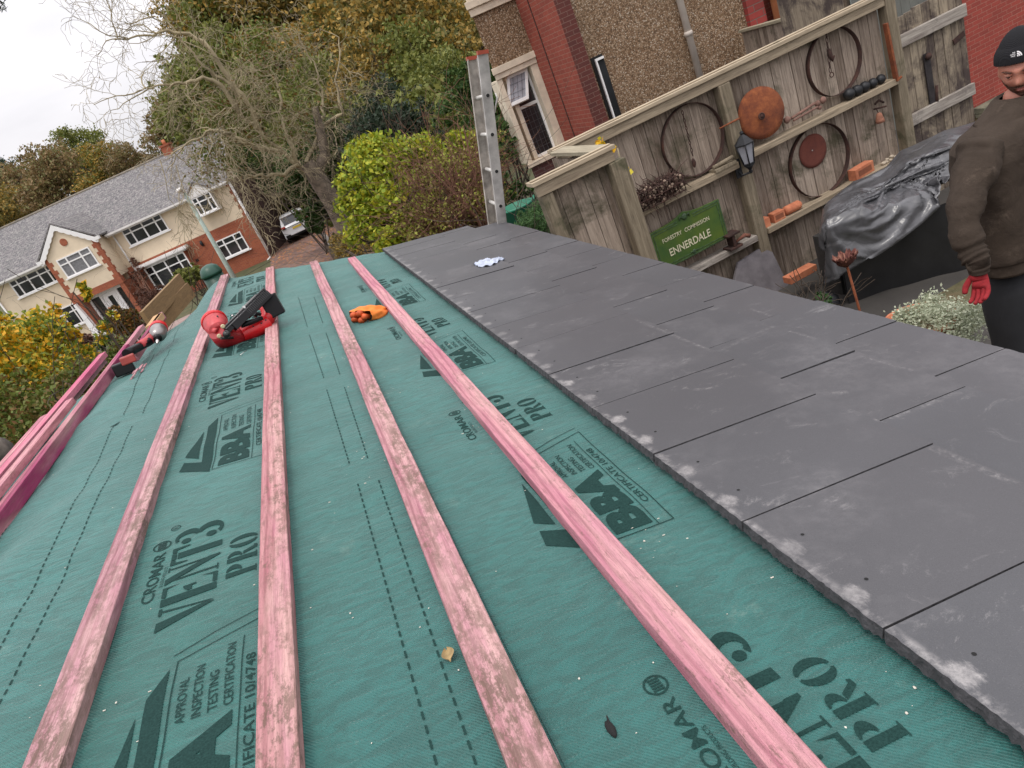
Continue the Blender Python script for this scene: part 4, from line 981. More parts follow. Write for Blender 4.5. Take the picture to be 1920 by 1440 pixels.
for ins, w_ in ((.006, .010), (.030, .006)):
    x0, x1, z0, z1 = sx0 + ins, sx1 - ins, sz0 + ins, sz1 - ins; yy = YS - .004
    for lo, hi in (((x0, z0), (x1, z0 + w_)), ((x0, z1 - w_), (cxs - .08, z1)), ((cxs + .08, z1 - w_), (x1, z1)), ((x0, z0 + w_), (x0 + w_, z1 - w_)), ((x1 - w_, z0 + w_), (x1, z1 - w_))): mb.box((lo[0], yy, lo[1]), (hi[0], YS - .0005, hi[1]))
sgn.part('raised_border', mb, gd.m)
mb = MB()
for zc, s_ in ((sz1 + .0, 1), (sz0 + .035, .7)):
    mb.ball((cxs, YS - .004, zc), .028 * s_, 12, 0, (1, .3, 1), .12, 3)
    for q in (-1, 1): mb.tube([(cxs + q * .02 * s_, YS - .004, zc), (cxs + q * .045 * s_, YS - .006, zc + .014 * s_), (cxs + q * .05 * s_, YS - .004, zc - .012 * s_)], .006 * s_, n=6)
sgn.part('crest', mb, gd.m)
def wall_text(thing, word, a, b, h, y, mat, bold=0, name='lettering', th=.002):
    V_, F_ = ftext(word, bold); a, b = np.array(a), np.array(b); d = (b - a); 
    mb = MB(); mb.add([tuple(a + d * v[0] + np.array([0, 0, h * v[1]])) for v in V_], F_); mb.v = [(p[0], y, p[2]) for p in mb.v]
    return thing.part(name, mb, mat)
cream = plain('cream_sign_lettering', (.72, .68, .48), .6, var=.4, scale=40)
def span(px0, py0, px1, py1): return P(px0, py0, YS), P(px1, py1, YS)
a, b = span(1243, 456, 1281, 437); TZ1 = P(1243, 457, YS)[2]; TZ2 = P(1259, 480, YS)[2]
wall_text(sgn, 'FORESTRY', (a[0], 0, TZ1), (P(1279, 439, YS)[0], 0, TZ1), .036, YS - .0035, cream, .006)
wall_text(sgn, 'COMMISSION', (P(1284, 434, YS)[0], 0, TZ1), (P(1329, 408, YS)[0], 0, TZ1), .036, YS - .0035, cream, .006)
wall_text(sgn, 'ENNERDALE', (P(1257, 478, YS)[0], 0, TZ2), (P(1333, 440, YS)[0], 0, TZ2), .066, YS - .0035, cream, .012)
# lantern
lb = P(1391, 262, YF - .20); LZt = P(1386, 248, YF - .20)[2]; Lx = lb[0]
t = Thing('wall_lantern', 'black cast iron lantern on the middle fence post', 'lantern', (Lx + .01, YF - .2, LZt - .36))
Lc = np.array([Lx + .01, YF - .2, 0]); z0 = LZt - .36
mb = MB(); mb.lathe([(.012, z0 + .36), (.018, z0 + .345), (.010, z0 + .335), (.022, z0 + .325), (.045, z0 + .305), (.052, z0 + .295), (.072, z0 + .27), (.085, z0 + .262), (.085, z0 + .252)][::-1], Lc, n=6, sm=False); t.part('roof', mb, M['iron'])
mb = MB()
for q in range(6):
    an = q * pi / 3; mb.tube([Lc + np.array([.078 * cos(an), .078 * sin(an), z0 + .255]), Lc + np.array([.048 * cos(an), .048 * sin(an), z0 + .09])], .006, n=5)
mb.lathe([(.05, z0 + .075), (.054, z0 + .09), (.05, z0 + .095)], Lc, n=6, sm=False); mb.lathe([(.01, z0 + .0), (.018, z0 + .015), (.010, z0 + .03), (.025, z0 + .05), (.045, z0 + .075)], Lc, n=10)
t.part('cage', mb, M['iron'])
mb = MB(); mb.lathe([(.045, z0 + .093), (.073, z0 + .253)], Lc, n=6, sm=False); t.part('glass', mb, M['leaded'])
mb = MB(); mb.tube([Lc + np.array([-.01, .0, z0 + .01]), Lc + np.array([-.05, .05, z0 + .0]), Lc + np.array([-.05, .1, z0 + .04])], .010, n=6); mb.box((Lx - .07, YF - .115, z0 - .02), (Lx - .01, YF - .1, z0 + .14)); t.part('bracket', mb, M['iron'])
# balls on the shelf
for i, (px, py) in enumerate(((1592, 172), (1607, 165), (1621, 157), (1636, 150), (1651, 141))):
    x = P(px, py, YF - .08)[0]; mb = MB(); r0 = (.05, .048, .047, .043, .042)[i]; mb.ball((x, YF - .075, -1.474 + r0), r0, 18, 0, (1, 1, 1), .02, i)
    single('iron_ball', mb, M['iron'], ('dark iron ball at the left end of the row, nearest the hoop', 'second dark ball of the row on the upper shelf', 'middle dark ball of the row on the upper shelf', 'fourth dark ball of the row, next to the end one', 'mottled ball at the right end of the row, by the gate post')[i], 'ball', (x, YF - .075, -1.474), 'dark balls lined up on the upper shelf')
# linkage on shelf
t = Thing('iron_linkage', 'pinkish rusty iron linkage with knobbly ends on the upper shelf', 'iron part', (P(1505, 210, YF - .07)[0], YF - .07, -1.475))
pk = plain('pink_rust', (.24, .13, .10), .85, var=.5, scale=18, bump=.5)
a, b = on(1484, 222, YF - .08), on(1527, 194, YF - .08)
mb = MB(); mb.tube([a, b], .013, n=8); mb.tube([a + np.array([0, -.02, -.02]), b + np.array([.01, -.02, -.035])], .010, n=8); t.part('rod', mb, pk)
mb = MB(); mb.ball(on(1476, 224, YF - .08), .036, 12, 0, (1, .8, .8), .15, 2); mb.ball(on(1533, 194, YF - .08), .026, 12, 0, (1, 1, 1), .12, 3); mb.ball(on(1543, 188, YF - .08), .030, 12, 0, (1, .8, 1), .08, 4)
mb.ball(on(1537, 202, YF - .09), .022, 10, 0, (1, .8, .8), .15, 5); t.part('joint', mb, pk)
# bell
q = P(1648, 214, YF - .09)
t = Thing('hanging_bell', 'small rusty bell hanging from a bracket left of the gate post', 'bell', q - np.array([0, 0, .1]))
mb = MB(); mb.lathe([(.042, -.075), (.036, -.05), (.028, -.02), (.024, .0), (.012, .012)], q, n=16); t.part('bell', mb, rust('copper_rust', (.14, .06, .04), (.30, .13, .08), (.42, .22, .15)))
mb = MB(); b0_ = P(1638, 205, YF - .06); mb.tube([b0_, P(1662, 199, YF - .1)], .008, n=6); mb.tube([P(1640, 196, YF - .06), P(1648, 188, YF - .07), P(1657, 192, YF - .07)], .010, n=6); mb.tube([q, q + np.array([0, .02, .05])], .004, n=5); t.part('bracket', mb, M['darkrust'])
# rusty bar on gate post
mb = MB(); a, b = P(1660, 44, YF - .125), P(1681, 152, YF - .125); mb.bar(a, b, .022, .045, (0, 1, 0)); mb.tube([b, b + np.array([.05, -.01, .02])], .012, n=6)
single('rusty_bar', mb, M['rust'], 'orange rusty flat bar fixed upright to the gate post', 'bar', b, bevel=.002)
# bricks and pebbles on the lower shelf
def brickT(label, px, py, sz, mat='terra', yaw=0, holes=False, rnd_=False, z=-2.17):
    q = P(px, py, YF - .07); x = q[0]; w_, d_, h_ = sz; t = Thing('terracotta_brick', label, 'brick', (x, YF - .07, z))
    mb = MB(); rot = rotm((0, 0, 1), yaw)
    if rnd_: mb.tube([(x - w_ / 2, YF - .07, z + h_ / 2), (x - w_ * .42, YF - .07, z + h_ / 2), (x + w_ * .42, YF - .075, z + h_ / 2), (x + w_ / 2, YF - .07, z + h_ / 2)], [h_ * .34, h_ * .5, h_ * .5, h_ * .34], n=14)
    else: mb.box((x - w_ / 2, YF - .07 - d_ / 2, z), (x + w_ / 2, YF - .07 + d_ / 2, z + h_), rot=rot, piv=(x, YF - .07, z))
    t.part('body', mb, M[mat], .004)
    if holes:
        mb = MB(); mb.box((x - w_ * .36, YF - .072 - d_ / 2, z + h_ * .25), (x + w_ * .36, YF - .0695 - d_ / 2, z + h_ * .75), rot=rot, piv=(x, YF - .07, z)); t.part('frog', mb, rust('dark_terracotta', (.16, .05, .025), (.24, .08, .04), (.3, .1, .05)), .003)
brickT('plain terracotta brick at the left end of the row beside the post', 1429, 412, (.10, .08, .085))
brickT('terracotta brick with a square recess, second in the short row', 1455, 399, (.12, .08, .085), holes=True)
brickT('rounded orange terracotta moulding under the lower hoop', 1483, 383, (.17, .08, .085), rnd_=True)
brickT('large bright orange brick right of the lower hoop', 1613, 313, (.235, .09, .10), holes=True, yaw=.12)
g = np.random.default_rng(9)
for i, (px, py) in enumerate(((1655, 300), (1662, 293), (1668, 296), (1671, 289), (1678, 290), (1684, 284), (1661, 301))):
    q = P(px, py, YF - .08); mb = MB(); zz = -2.17 + (.022 if i in (1, 3) else 0)
    r0 = g.uniform(.014, .021); mb.ball((q[0], YF - .08, zz + r0 * .7), r0, 9, 0, (1.2, 1, .8), .1, i)
    single('pebble', mb, plain('pale_pebble', (.50, .42, .32), .8, var=.35, scale=20) if i == 0 else bpy.data.materials['pale_pebble'], 'pale pebble in the little heap at the gate end of the lower shelf', 'pebble', (q[0], YF - .08, zz), 'pebbles heaped on the lower shelf')
# wall basket of dead stems
q = P(1228, 372, YF - .12)
t = Thing('wall_basket', 'brown basket of dead stems on the left upper shelf', 'basket', (q[0], YF - .12, -1.5))
mb = MB(); g = np.random.default_rng(31)
bc = np.array([2.66, YF - .12, -1.49])
for i in range(700):
    a_ = bc + np.array([g.uniform(-.24, .24), g.uniform(-.07, .07), g.uniform(.0, .14)]); d_ = g.normal(size=3) * np.array([.06, .03, .05]); mb.tube([a_, a_ + d_ * .5 + np.array([0, 0, .01]), a_ + d_], [.004, .003, .002], n=4)
t.part('dead_stems', mb, plain('dead_stem', (.085, .045, .035), .9, var=.6, scale=20))
mb = MB()
for i in range(90): mb.ball(bc + np.array([g.uniform(-.23, .23), g.uniform(-.10, -.05), g.uniform(.0, .16)]), g.uniform(.006, .014), 6, 0, (1, .6, 1), .2, i)
t.part('seed_heads', mb, plain('pale_seed_head', (.33, .24, .18), .85, var=.7, scale=30))
mb = MB()
for z in (.0, .07, .14): mb.tube([bc + np.array([-.25, -.08, z]), bc + np.array([0, -.105, z]), bc + np.array([.25, -.08, z])], .005, n=5)
for x in np.linspace(-.24, .24, 9): mb.tube([bc + np.array([x, -.10, 0]), bc + np.array([x, -.10, .15])], .004, n=5)
t.part('frame', mb, M['darkrust'])
mb = MB(); mb.box((3.25, YF - .15, -1.50), (3.46, YF - .03, -1.475)); mb.tube([(3.26, YF - .1, -1.46), (3.45, YF - .13, -1.44)], .018, n=8); single('mossy_tray', mb, M['post'], 'dark mossy tray on the shelf end left of the lantern post', 'tray', (3.35, YF - .1, -1.5))
# climber
t = Thing('climbing_plant', 'bare climber with a few yellow leaves at the corner post', 'climber', P(1185, 440, 4.8))
mb = MB(); tw = [(1187, 470), (1180, 430), (1176, 392), (1168, 355), (1158, 330), (1163, 300), (1158, 278)]
mb.tube([P(a, b, 4.85) for a, b in tw], [.02, .018, .016, .012, .008, .006, .004], n=7)
mb.tube([P(1168, 352, 4.85), P(1156, 345, 4.8), P(1150, 300, 4.75), P(1140, 280, 4.7), P(1128, 272, 4.65)], [.008, .006, .005, .004, .003], n=6)
mb.tube([P(1180, 430, 4.85), P(1190, 400, 4.9), P(1196, 420, 4.9), P(1200, 480, 4.9)], [.012, .010, .01, .012], n=7)
t.part('stem', mb, M['twig'])
V = np.concatenate([leaf_quads([tuple(P(a, b, 4.8)) + (r,)], 14, .020, 40 + i, .8, 14, .5, .1) for i, (a, b, r) in enumerate(((1133, 272, .03), (1146, 286, .035), (1143, 322 - 8, .02), (1166, 318, .035), (1172, 362, .04), (1128, 268, .03)))])
leaf_obj('leaves', V, leafm('golden_leaves', [(.45, .20, .01), (.75, .42, .02), (.60, .55, .04)], 3), t.o, t.loc)
# rail section and slab by the sign
q = P(1373, 447, YF - .12)
t = Thing('rail_section', 'short rusty section of rail standing at the right end of the sign', 'rail offcut', (q[0], YF - .13, -2.18))
mb = MB(); x = q[0] - .02; mb.box((x - .065, YF - .19, -2.18), (x + .065, YF - .07, -2.16)); mb.box((x - .015, YF - .18, -2.159), (x + .015, YF - .08, -2.06)); mb.box((x - .06, YF - .19, -2.059), (x + .07, YF - .07, -2.04)); t.part('rail', mb, M['darkrust'], .004)
mb = MB(); mb.tube([(x + .02, YF - .16, -2.13), (x + .10, YF - .19, -2.10), (x + .15, YF - .18, -2.13)], [.012, .018, .02], n=8); t.part('bolt', mb, rust('brown_bolt', (.10, .04, .03), (.16, .06, .04), (.22, .09, .05)))
mb = MB(); mb.prism([(2.95, -2.70), (3.62, -2.74), (3.60, -2.40), (3.52, -2.32), (3.25, -2.34)], lambda a, b, c_: (a, c_ + (b + 2.7) * .25, b), YF - .20, YF - .175); single('stone_slab', mb, plain('purple_grey_stone', (.17, .155, .165), .7, var=.35, scale=9, bump=.3), 'purple grey stone slab leaning below the sign shelf', 'slab', (3.3, YF - .2, -2.74))
mb = MB(); mb.tube([(2.43, YF - .1, -1.70), (2.47, YF - .12, -1.78), (2.50, YF - .12, -1.92), (2.53, YF - .13, -2.04), (2.60, YF - .13, -2.14)], .012, n=8); single('iron_hook', mb, M['iron'], 'curved black iron bar behind the left edge of the sign', 'iron bar', (2.5, YF - .1, -2.1))
# gate
t = Thing('garden_gate', 'old dark stained plank gate with ragged top, hung at the right of the fence', 'gate', (5.75, YF, gF))
t.part('boards', boards(MB(), 5.345, 6.17, YF, gF, -1.0, .095, 11, ztop=lambda x: -1.03 + .05 * (x - 5.345) / .5 + .012 * sin(37 * x) if x < 5.82 else -.82), M['gate'])
for z in (-1.22, -1.93): mb = MB(); mb.obox((5.755, YF - .027, z), (.41, 0, .0), (0, .018, 0), (0, 0, .055)); t.part('rail', mb, M['gate_x'], .008)
mb = MB(); mb.ball(P(1741, 106, YF - .05), .032, 14, 0, (1, .7, 1), .1, 4); t.part('handle', mb, M['darkrust'])
mb = MB(); a, b = P(1736, 100, YF - .02), P(1750, 200, YF - .02); mb.bar(a, b, .07, .012, (0, 1, 0)); t.part('backplate', mb, plain('black_peeling_paint', (.03, .024, .026), .7, var=.7, scale=20, bump=.6))
mb = MB(); a, b = P(1756, 160, YF - .03), P(1757, 198, YF - .03); mb.tube([a, b], [.012, .016], n=7, cap=True); mb.tube([P(1756, 198, YF - .03), P(1765, 205, YF - .03)], .01, n=6); t.part('latch', mb, M['darkrust'])
mb = MB(); a, b = P(1788, 80, YF - .02), P(1808, 62, YF - .02); mb.bar(a, b, .05, .01, (0, 1, 0)); t.part('hinge', mb, M['darkrust'])
mb = MB(); a, b = P(1676, 85, YF - .02), P(1702, 74, YF - .02); mb.bar(a, b, .03, .008, (0, 1, 0)); t.part('hinge', mb, M['rust'])
# side fence further back
t = Thing('side_fence', 'lower board fence running back to the house behind the main fence', 'fence', (8.6, 10.5, gz(8, 10)))
t.part('boards', boards(MB(), 8.9, 12.0, 8.62, gz(8, 10), -1.27, .10, 21, along='y'), M['fence'])
mb = MB(); mb.box((8.56, 8.9, -1.262), (8.68, 12.0, -1.215)); t.part('cap_rail', mb, M['fence_y'], .004)
# brick wall right of the gate
bx = 6.185; by = YF + .03
t = Thing('brick_wall', 'bright red brick wall right of the gate, on a stone base', 'wall', (7, by, gF))
mb = MB(); mb.box((bx, by, -2.13), (9.2, by + .3, 1.3)); t.part('brickwork', mb, M['brickred'])
mb = MB(); mb.box((bx - .0, by - .12, -2.19), (9.2, by + .1, -2.132)); mb.box((bx, by - .10, -2.23), (9.2, by - .02, -2.192)); t.part('coping', mb, plain('mossy_coping', (.17, .16, .11), .9, var=.5, scale=8, bump=.5), .006)
mb = MB(); g = np.random.default_rng(8)
for i in range(40):
    x = bx + .12 * (i % 10) + .05; z = -2.33 - .13 * (i // 10); mb.ball((x + g.uniform(-.02, .02), by - .03, z), .075, 10, 0, (1, .6, .8), .1, i)
mb.box((bx, by + .0, gF), (9.2, by + .25, -2.232)); t.part('rubble_base', mb, plain('yellow_rubble', (.38, .29, .15), .9, var=.5, scale=7, bump=.6))
mb = MB(); mb.box((7.05, by - .03, -1.5), (7.5, by - .002, 1.0)); t.part('window_frame', mb, plain('orange_varnished_wood', (.36, .15, .05), .5))
# ------------------------------------------------------------------ pebbledash house
gh = gz(5, 12)
H = Thing('pebbledash_house', 'brown pebbledash house with red brick corner behind the garden fence', 'house', (6.5, 12, gh))
def plan(mb, poly, z0, z1): return mb.prism(poly[::-1], lambda a, b, c_: (a, b, c_), z0, z1)
mb = plan(MB(), [(5.62, 12.12), (8.86, 12.12), (8.86, 18), (7.4, 18), (5.62, 13.7)], gh, 5.5); H.part('wall', mb, M['pebble'])
mb = MB(); mb.box((5.345, 12.0, gh), (5.617, 13.75, 5.5)); H.part('brick_pier', mb, M['brick'])
mb = MB(); mb.box((5.346, 11.985, gh), (5.618, 11.9995, 5.5)); H.part('pier_face', mb, brick('dark_front_brick', (.125, .030, .022), (.085, .024, .02), (.20, .11, .085)))  # front of the pier coloured darker than its side
mb = MB(); mb.box((5.335, 13.02, gh), (5.343, 13.05, 5.4)); H.part('cable', mb, M['darkrust'])
wx0, wx1 = 4.47, 5.343; wy = 13.6
def BP(o=0): return [(wx0 - o, wy - o), (wx1, wy - o), (wx1, wy + .1), (wx1 + 1.6, 17.9), (wx0 + 2.1 - o, 17.9)]
mb = plan(MB(), BP(), -.12, .80); H.part('wall', mb, M['pebble'])
mb = plan(MB(), BP(), 1.5, 5.5); H.part('wall', mb, M['pebble'])
mb = MB(); plan(mb, BP(.05), .801, .93); plan(mb, BP(.09), .932, 1.06); plan(mb, BP(.02), 1.062, 1.5); H.part('string_course', mb, M['stone'], .01)
mb = plan(MB(), BP(-.03), gh, -2.06); H.part('plinth', mb, M['brickdark'])
# bay window: stone surround, mullion, reveal, open top casement
zT, zB = -.12, -1.90
mb = MB()
plan(mb, BP(.05), -.24, -.122); plan(mb, BP(.02), -.34, -.242); plan(mb, [(wx0 + .30, wy + .43), (wx1, wy + .43), (wx1 + 1.6, 17.9), (wx0 + 2.1, 17.9)], -1.97, -.342)
mb.box((wx0, wy, -1.97), (wx0 + .10, wy + .42, -.342)); mb.box((wx0 + .19, wy + .1, -1.97), (wx0 + .27, wy + .42, -.342))
mb.box((wx1 - .15, wy, -1.97), (wx1, wy + .42, -.342))
plan(mb, BP(.05), -2.058, -1.972)
ws = H.part('window', mb, M['stone'], .006)
gx0, gx1 = wx0 + .27, wx1 - .15; gy = wy + .2; zm = -.98
mb = MB()
for lo, hi in (((gx0, -1.97), (gx0 + .045, -.342)), ((gx1 - .045, -1.97), (gx1, -.342)), ((gx0 + .045, -1.97), (gx1 - .045, -1.92)), ((gx0 + .045, zm - .03), (gx1 - .045, zm + .03)), ((gx0 + .045, -.39), (gx1 - .045, -.342))):
    mb.box((lo[0], gy, lo[1]), (hi[0], gy + .06, hi[1]))
H.part('frame', mb, M['white'], .003, parent=ws)
mb = MB(); mb.box((gx0 + .045, gy + .03, -1.92), (gx1 - .045, gy + .035, -.39)); H.part('pane', mb, M['glass'], parent=ws)
mb = MB()
for x in np.linspace(gx0 + .045, gx1 - .045, 5)[1:-1]: mb.box((x - .004, gy + .024, -1.92), (x + .004, gy + .029, zm - .03))
for z in np.arange(-1.80, zm - .05, .125): mb.box((gx0 + .045, gy + .022, z - .004), (gx1 - .045, gy + .0235, z + .004))
H.part('leading', mb, M['lead'], parent=ws)
# open casement hinged at its top edge
hz = -.36; hy = gy - .01; ang = R(25); cw = (gx1 - gx0); ch_ = .58
def cas(a, b, c_=0): return (gx0 - .02 + (cw - .0) * a - .92 * sin(ang) * b * ch_, hy - .04 - .4 * sin(ang) * b * ch_ - cos(ang) * c_, hz - cos(ang) * b * ch_ + sin(ang) * c_)
mb = MB()
for (a0_, b0_, a1_, b1_) in ((0, 0, 1, .11), (0, .88, 1, 1), (0, .11, .13, .88), (.87, .11, 1, .88)):
    mb.add([cas(a, b, c_) for c_ in (0, .05) for (a, b) in ((a0_, b0_), (a1_, b0_), (a1_, b1_), (a0_, b1_))], [(0, 1, 2, 3), (7, 6, 5, 4), (0, 4, 5, 1), (1, 5, 6, 2), (2, 6, 7, 3), (3, 7, 4, 0)])
cs_ = H.part('casement', mb, M['white'], .002, parent=ws)
mb = MB(); mb.add([cas(a, b, .025) for (a, b) in ((.09, .09), (.91, .09), (.91, .90), (.09, .90))], [(0, 1, 2, 3)])
H.part('pane', mb, M['leaded'], parent=ws)
mb = MB()
for a in (.29, .5, .71): mb.add([cas(a - .008, .09, .032), cas(a + .008, .09, .032), cas(a + .008, .9, .032), cas(a - .008, .9, .032)], [(0, 1, 2, 3)])
for b in (.33, .62): mb.add([cas(.09, b - .006, .034), cas(.91, b - .006, .034), cas(.91, b + .006, .034), cas(.09, b + .006, .034)], [(0, 1, 2, 3)])
H.part('leading', mb, M['lead'], parent=ws)
# slit window
mb = MB(); mb.box((5.70, 12.10, -2.6), (5.93, 12.118, -.60)); sw = H.part('window', mb, M['hole'])
mb = MB(); mb.box((5.76, 12.06, -2.6), (5.79, 12.099, -.64)); mb.box((5.79, 12.06, -.68), (5.93, 12.099, -.64)); H.part('frame', mb, M['white'], parent=sw)
mb = MB(); mb.box((5.792, 12.085, -2.6), (5.93, 12.097, -.682)); H.part('pane', mb, M['glass'], parent=sw)
mb = MB(); mb.tube([(7.60, 12.03, 5.4), (7.60, 12.03, gh)], .062, n=14); 
for z in (.9, -.9): mb.lathe([(.075, -.04), (.078, 0), (.075, .04)], (7.6, 12.03, z), n=14)
H.part('downpipe', mb, plain('cream_pipe', (.60, .53, .46), .6, var=.2, scale=3))
mb = MB(); mb.box((8.863, 12.02, gh), (9.22, 17.9, 5.5)); H.part('brick_pier', mb, brick('blotchy_red_brick', (.36, .05, .04), (.20, .035, .03), (.14, .12, .10), sx=1.6))
mb = MB(); mb.box((9.42, 11.9, gh), (9.70, 12.1, 3.4)); H.part('door_frame', mb, plain('orange_brown_timber', (.42, .16, .07), .6))
mb = MB(); mb.box((9.25, 12.3, gh), (9.41, 12.4, 3.4)); H.part('downpipe', mb, M['post'])
mb = MB(); mb.box((9.71, 11.95, gh), (12.6, 12.06, 3.4)); 
dr = H.part('door', mb, M['white'])
mb = MB(); mb.box((9.72, 11.93, -1.02), (12.6, 11.948, -.98)); H.part('door_joint', mb, M['lead'], parent=dr)
mb = MB(); mb.box((9.23, 12.45, gh), (14, 18, 5.5)); H.part('wall', mb, M['brick'])
mb = MB(); mb.box((4.2, 11.7, 5.52), (14, 18.3, 5.7)); mb.prism([(4.2, 5.705), (14, 5.705), (12, 8), (6, 8)], lambda a, b, c_: (a, c_, b), 12.0, 18.2); H.part('roof', mb, M['roofs'])
# pale green shed door seen over the gate
t = Thing('shed', 'pale grey green shed door seen above the broken gate top', 'shed', (8.3, 7.6, gz(8, 7)))
mb = MB(); boards(mb, 7.0, 8.4, 7.6, t.loc[2], .35, .14, 4); t.part('door', mb, plain('pale_green_paint', (.24, .27, .25), .7, var=.3, scale=3))
mb = MB(); mb.box((6.95, 7.66, t.loc[2]), (8.5, 8.8, .5)); t.part('wall', mb, M['gate'])

# ------------------------------------------------------------------ the far house (its own turned frame: x along the front, y away)
ROT = -R(14.); corner = P(503, 477, 40.)
zg = -4.43
FH = Thing('cream_house', 'long cream and brick house with grey slate roof and a projecting gable across the road', 'house', (corner[0], corner[1], zg), rotz=ROT)
def wbox(mb, s0, s1, t0, t1, z0, z1): return mb.box((s0, t0, z0), (s1, t1, z1))
mb = MB(); wbox(mb, -14.0, 0, 0, 8, -1.92, .0); mb.prism([(0, 0.001), (8, 0.001), (4, 2.25)], lambda a, b, c_: (c_, a, b), -14.0, -.003); wbox(mb, -14.0, -7.2, .0, 8, zg - .3, -1.922); FH.part('upper_wall', mb, M['cream'])
mb = MB(); wbox(mb, -7.198, 0, .0, 8, zg - .3, -1.922); 
for k_ in range(9): mb.box((-.16 - .06 * (k_ % 2), -.006, -1.92 + .2 * k_), (.004, 8.0, -1.72 + .2 * k_)) if k_ % 2 == 0 else mb.box((-.07, -.006, -1.92 + .2 * k_), (.004, 8.0, -1.72 + .2 * k_))
FH.part('brick_wall', mb, M['brickfar'])
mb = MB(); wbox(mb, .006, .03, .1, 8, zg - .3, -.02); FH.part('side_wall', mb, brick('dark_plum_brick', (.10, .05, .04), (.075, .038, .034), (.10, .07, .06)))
def rp(s, t, z): return (s, t, z)
mb = MB()
mb.prism([(-.35, -.06), (4, 2.42), (8.35, -.06), (8.35, -.0), (4, 2.50), (-.35, .02)], lambda a, b, c_: (c_, a, b), -14.2, .12)
rf = FH.part('roof', mb, M['roofs'])
mb = MB(); mb.tube([(-14.2, 4, 2.5), (.12, 4, 2.5)], .07, n=8); FH.part('ridge_tiles', mb, plain('ridge_tile', (.23, .20, .16), .9, var=.4), parent=rf)
mb = MB(); mb.box((-3.55, 3.8, 2.0), (-3.05, 4.3, 2.85)); mb.box((-3.60, 3.75, 2.852), (-3.0, 4.35, 2.95)); FH.part('chimney', mb, M['brickfar'], parent=rf)
mb = MB(); mb.tube([(-3.3, 4.05, 2.95), (-3.3, 4.05, 3.2)], .10, n=8); FH.part('chimney_pot', mb, M['terra'], parent=rf)
mb = MB()
for s0, s1 in ((-14.2, -10.25), (-6.9, .1)): mb.box((s0, -.47, -.10), (s1, -.36, .0)); mb.box((s0, -.34, -.16), (s1, -.02, -.12)); mb.box((s0, -.352, -.18), (s1, -.342, -.02))
FH.part('gutter', mb, M['whitep'])
mb = MB(); mb.tube([(.07, -.08, -.1), (.07, -.08, zg)], .05, n=8); mb.tube([(.07, -.08, zg + .1), (-.1, -.3, zg + .02)], .05, n=8); mb.box((.03, -.05, -.1), (.14, -.0, zg + .5)); FH.part('downpipe', mb, M['whitep'])
mb = MB(); mb.tube([(-6.70, -.07, -.1), (-6.70, -.07, -3.4)], .045, n=8); FH.part('downpipe', mb, M['whitep'])
mb = MB(); mb.tube([(-14.02, -.07, -.1), (-14.02, -.07, zg)], .05, n=8); FH.part('downpipe', mb, M['whitep'])
def window(s0, s1, z0, z1, cols, t=0.0, top=.32, sill=True, pane='glass', proj=.05, th=.06, th2=None, names=('frame', 'pane')):
    fr = MB(); y0 = t - proj; y1 = t + .02; b = .065; rows_ = z1 - (z1 - z0) * top
    fr.box((s0, y0, z0), (s1, y1, z0 + b)); fr.box((s0, y0, z1 - b), (s1, y1, z1)); fr.box((s0, y0, z0 + b), (s0 + b, y1, z1 - b)); fr.box((s1 - b, y0, z0 + b), (s1, y1, z1 - b))
    tot = sum(cols); x = s0; 
    for i, c_ in enumerate(cols):
        x += c_ / tot * (s1 - s0)
        if i < len(cols) - 1: fr.box((x - b * .55, y0, z0 + b), (x + b * .55, y1, z1 - b))
    x = s0
    for i, c_ in enumerate(cols):
        nx = x + c_ / tot * (s1 - s0); fr.box((x + b * .56, y0 + .005, rows_ - b * .5), (nx - b * .56, y1, rows_ + b * .5)); x = nx
    if sill: fr.box((s0 - .09, y0 - .07, z0 - .07), (s1 + .09, y1, z0 - .003))
    o = FH.part('window', fr, M['white'])
    pm = MB(); pm.box((s0 + .03, t - .012, z0 + .03), (s1 - .03, t - .008, z1 - .03)); FH.part('pane', pm, M[pane], parent=o)
    return o
window(-6.22, -3.94, -1.02, -.10, (.45, .68, .68, .45))
window(-2.20, -.71, -3.50, -2.50, (.42, .62, .45))
window(-12.97, -10.3, -1.10, -.16, (.4, .62, .62, .5, .5))
window(-12.8, -10.3, -3.55, -2.42, (.5, .6, .6, .5))
# ground floor bay with lead roof strip
bo = window(-6.14, -3.80, -3.58, -2.26, (.42, .68, .68, .42), t=-.35)
mb = MB(); wbox(mb, -6.14, -3.80, -.325, .0, zg, -3.65); wbox(mb, -6.18, -6.142, -.35, -.01, -3.58, -2.26); wbox(mb, -3.798, -3.76, -.35, -.01, -3.58, -2.26); FH.part('bay_base', mb, M['brickfar'])
mb = MB(); mb.box((-6.5, -.55, -2.18), (-3.5, 0, -2.10)); mb.box((-6.42, -.48, -2.25), (-3.58, 0, -2.182)); mb.box((-6.48, -.52, -2.098), (-3.52, -.02, -2.03)); FH.part('bay_roof', mb, M['whitep'])
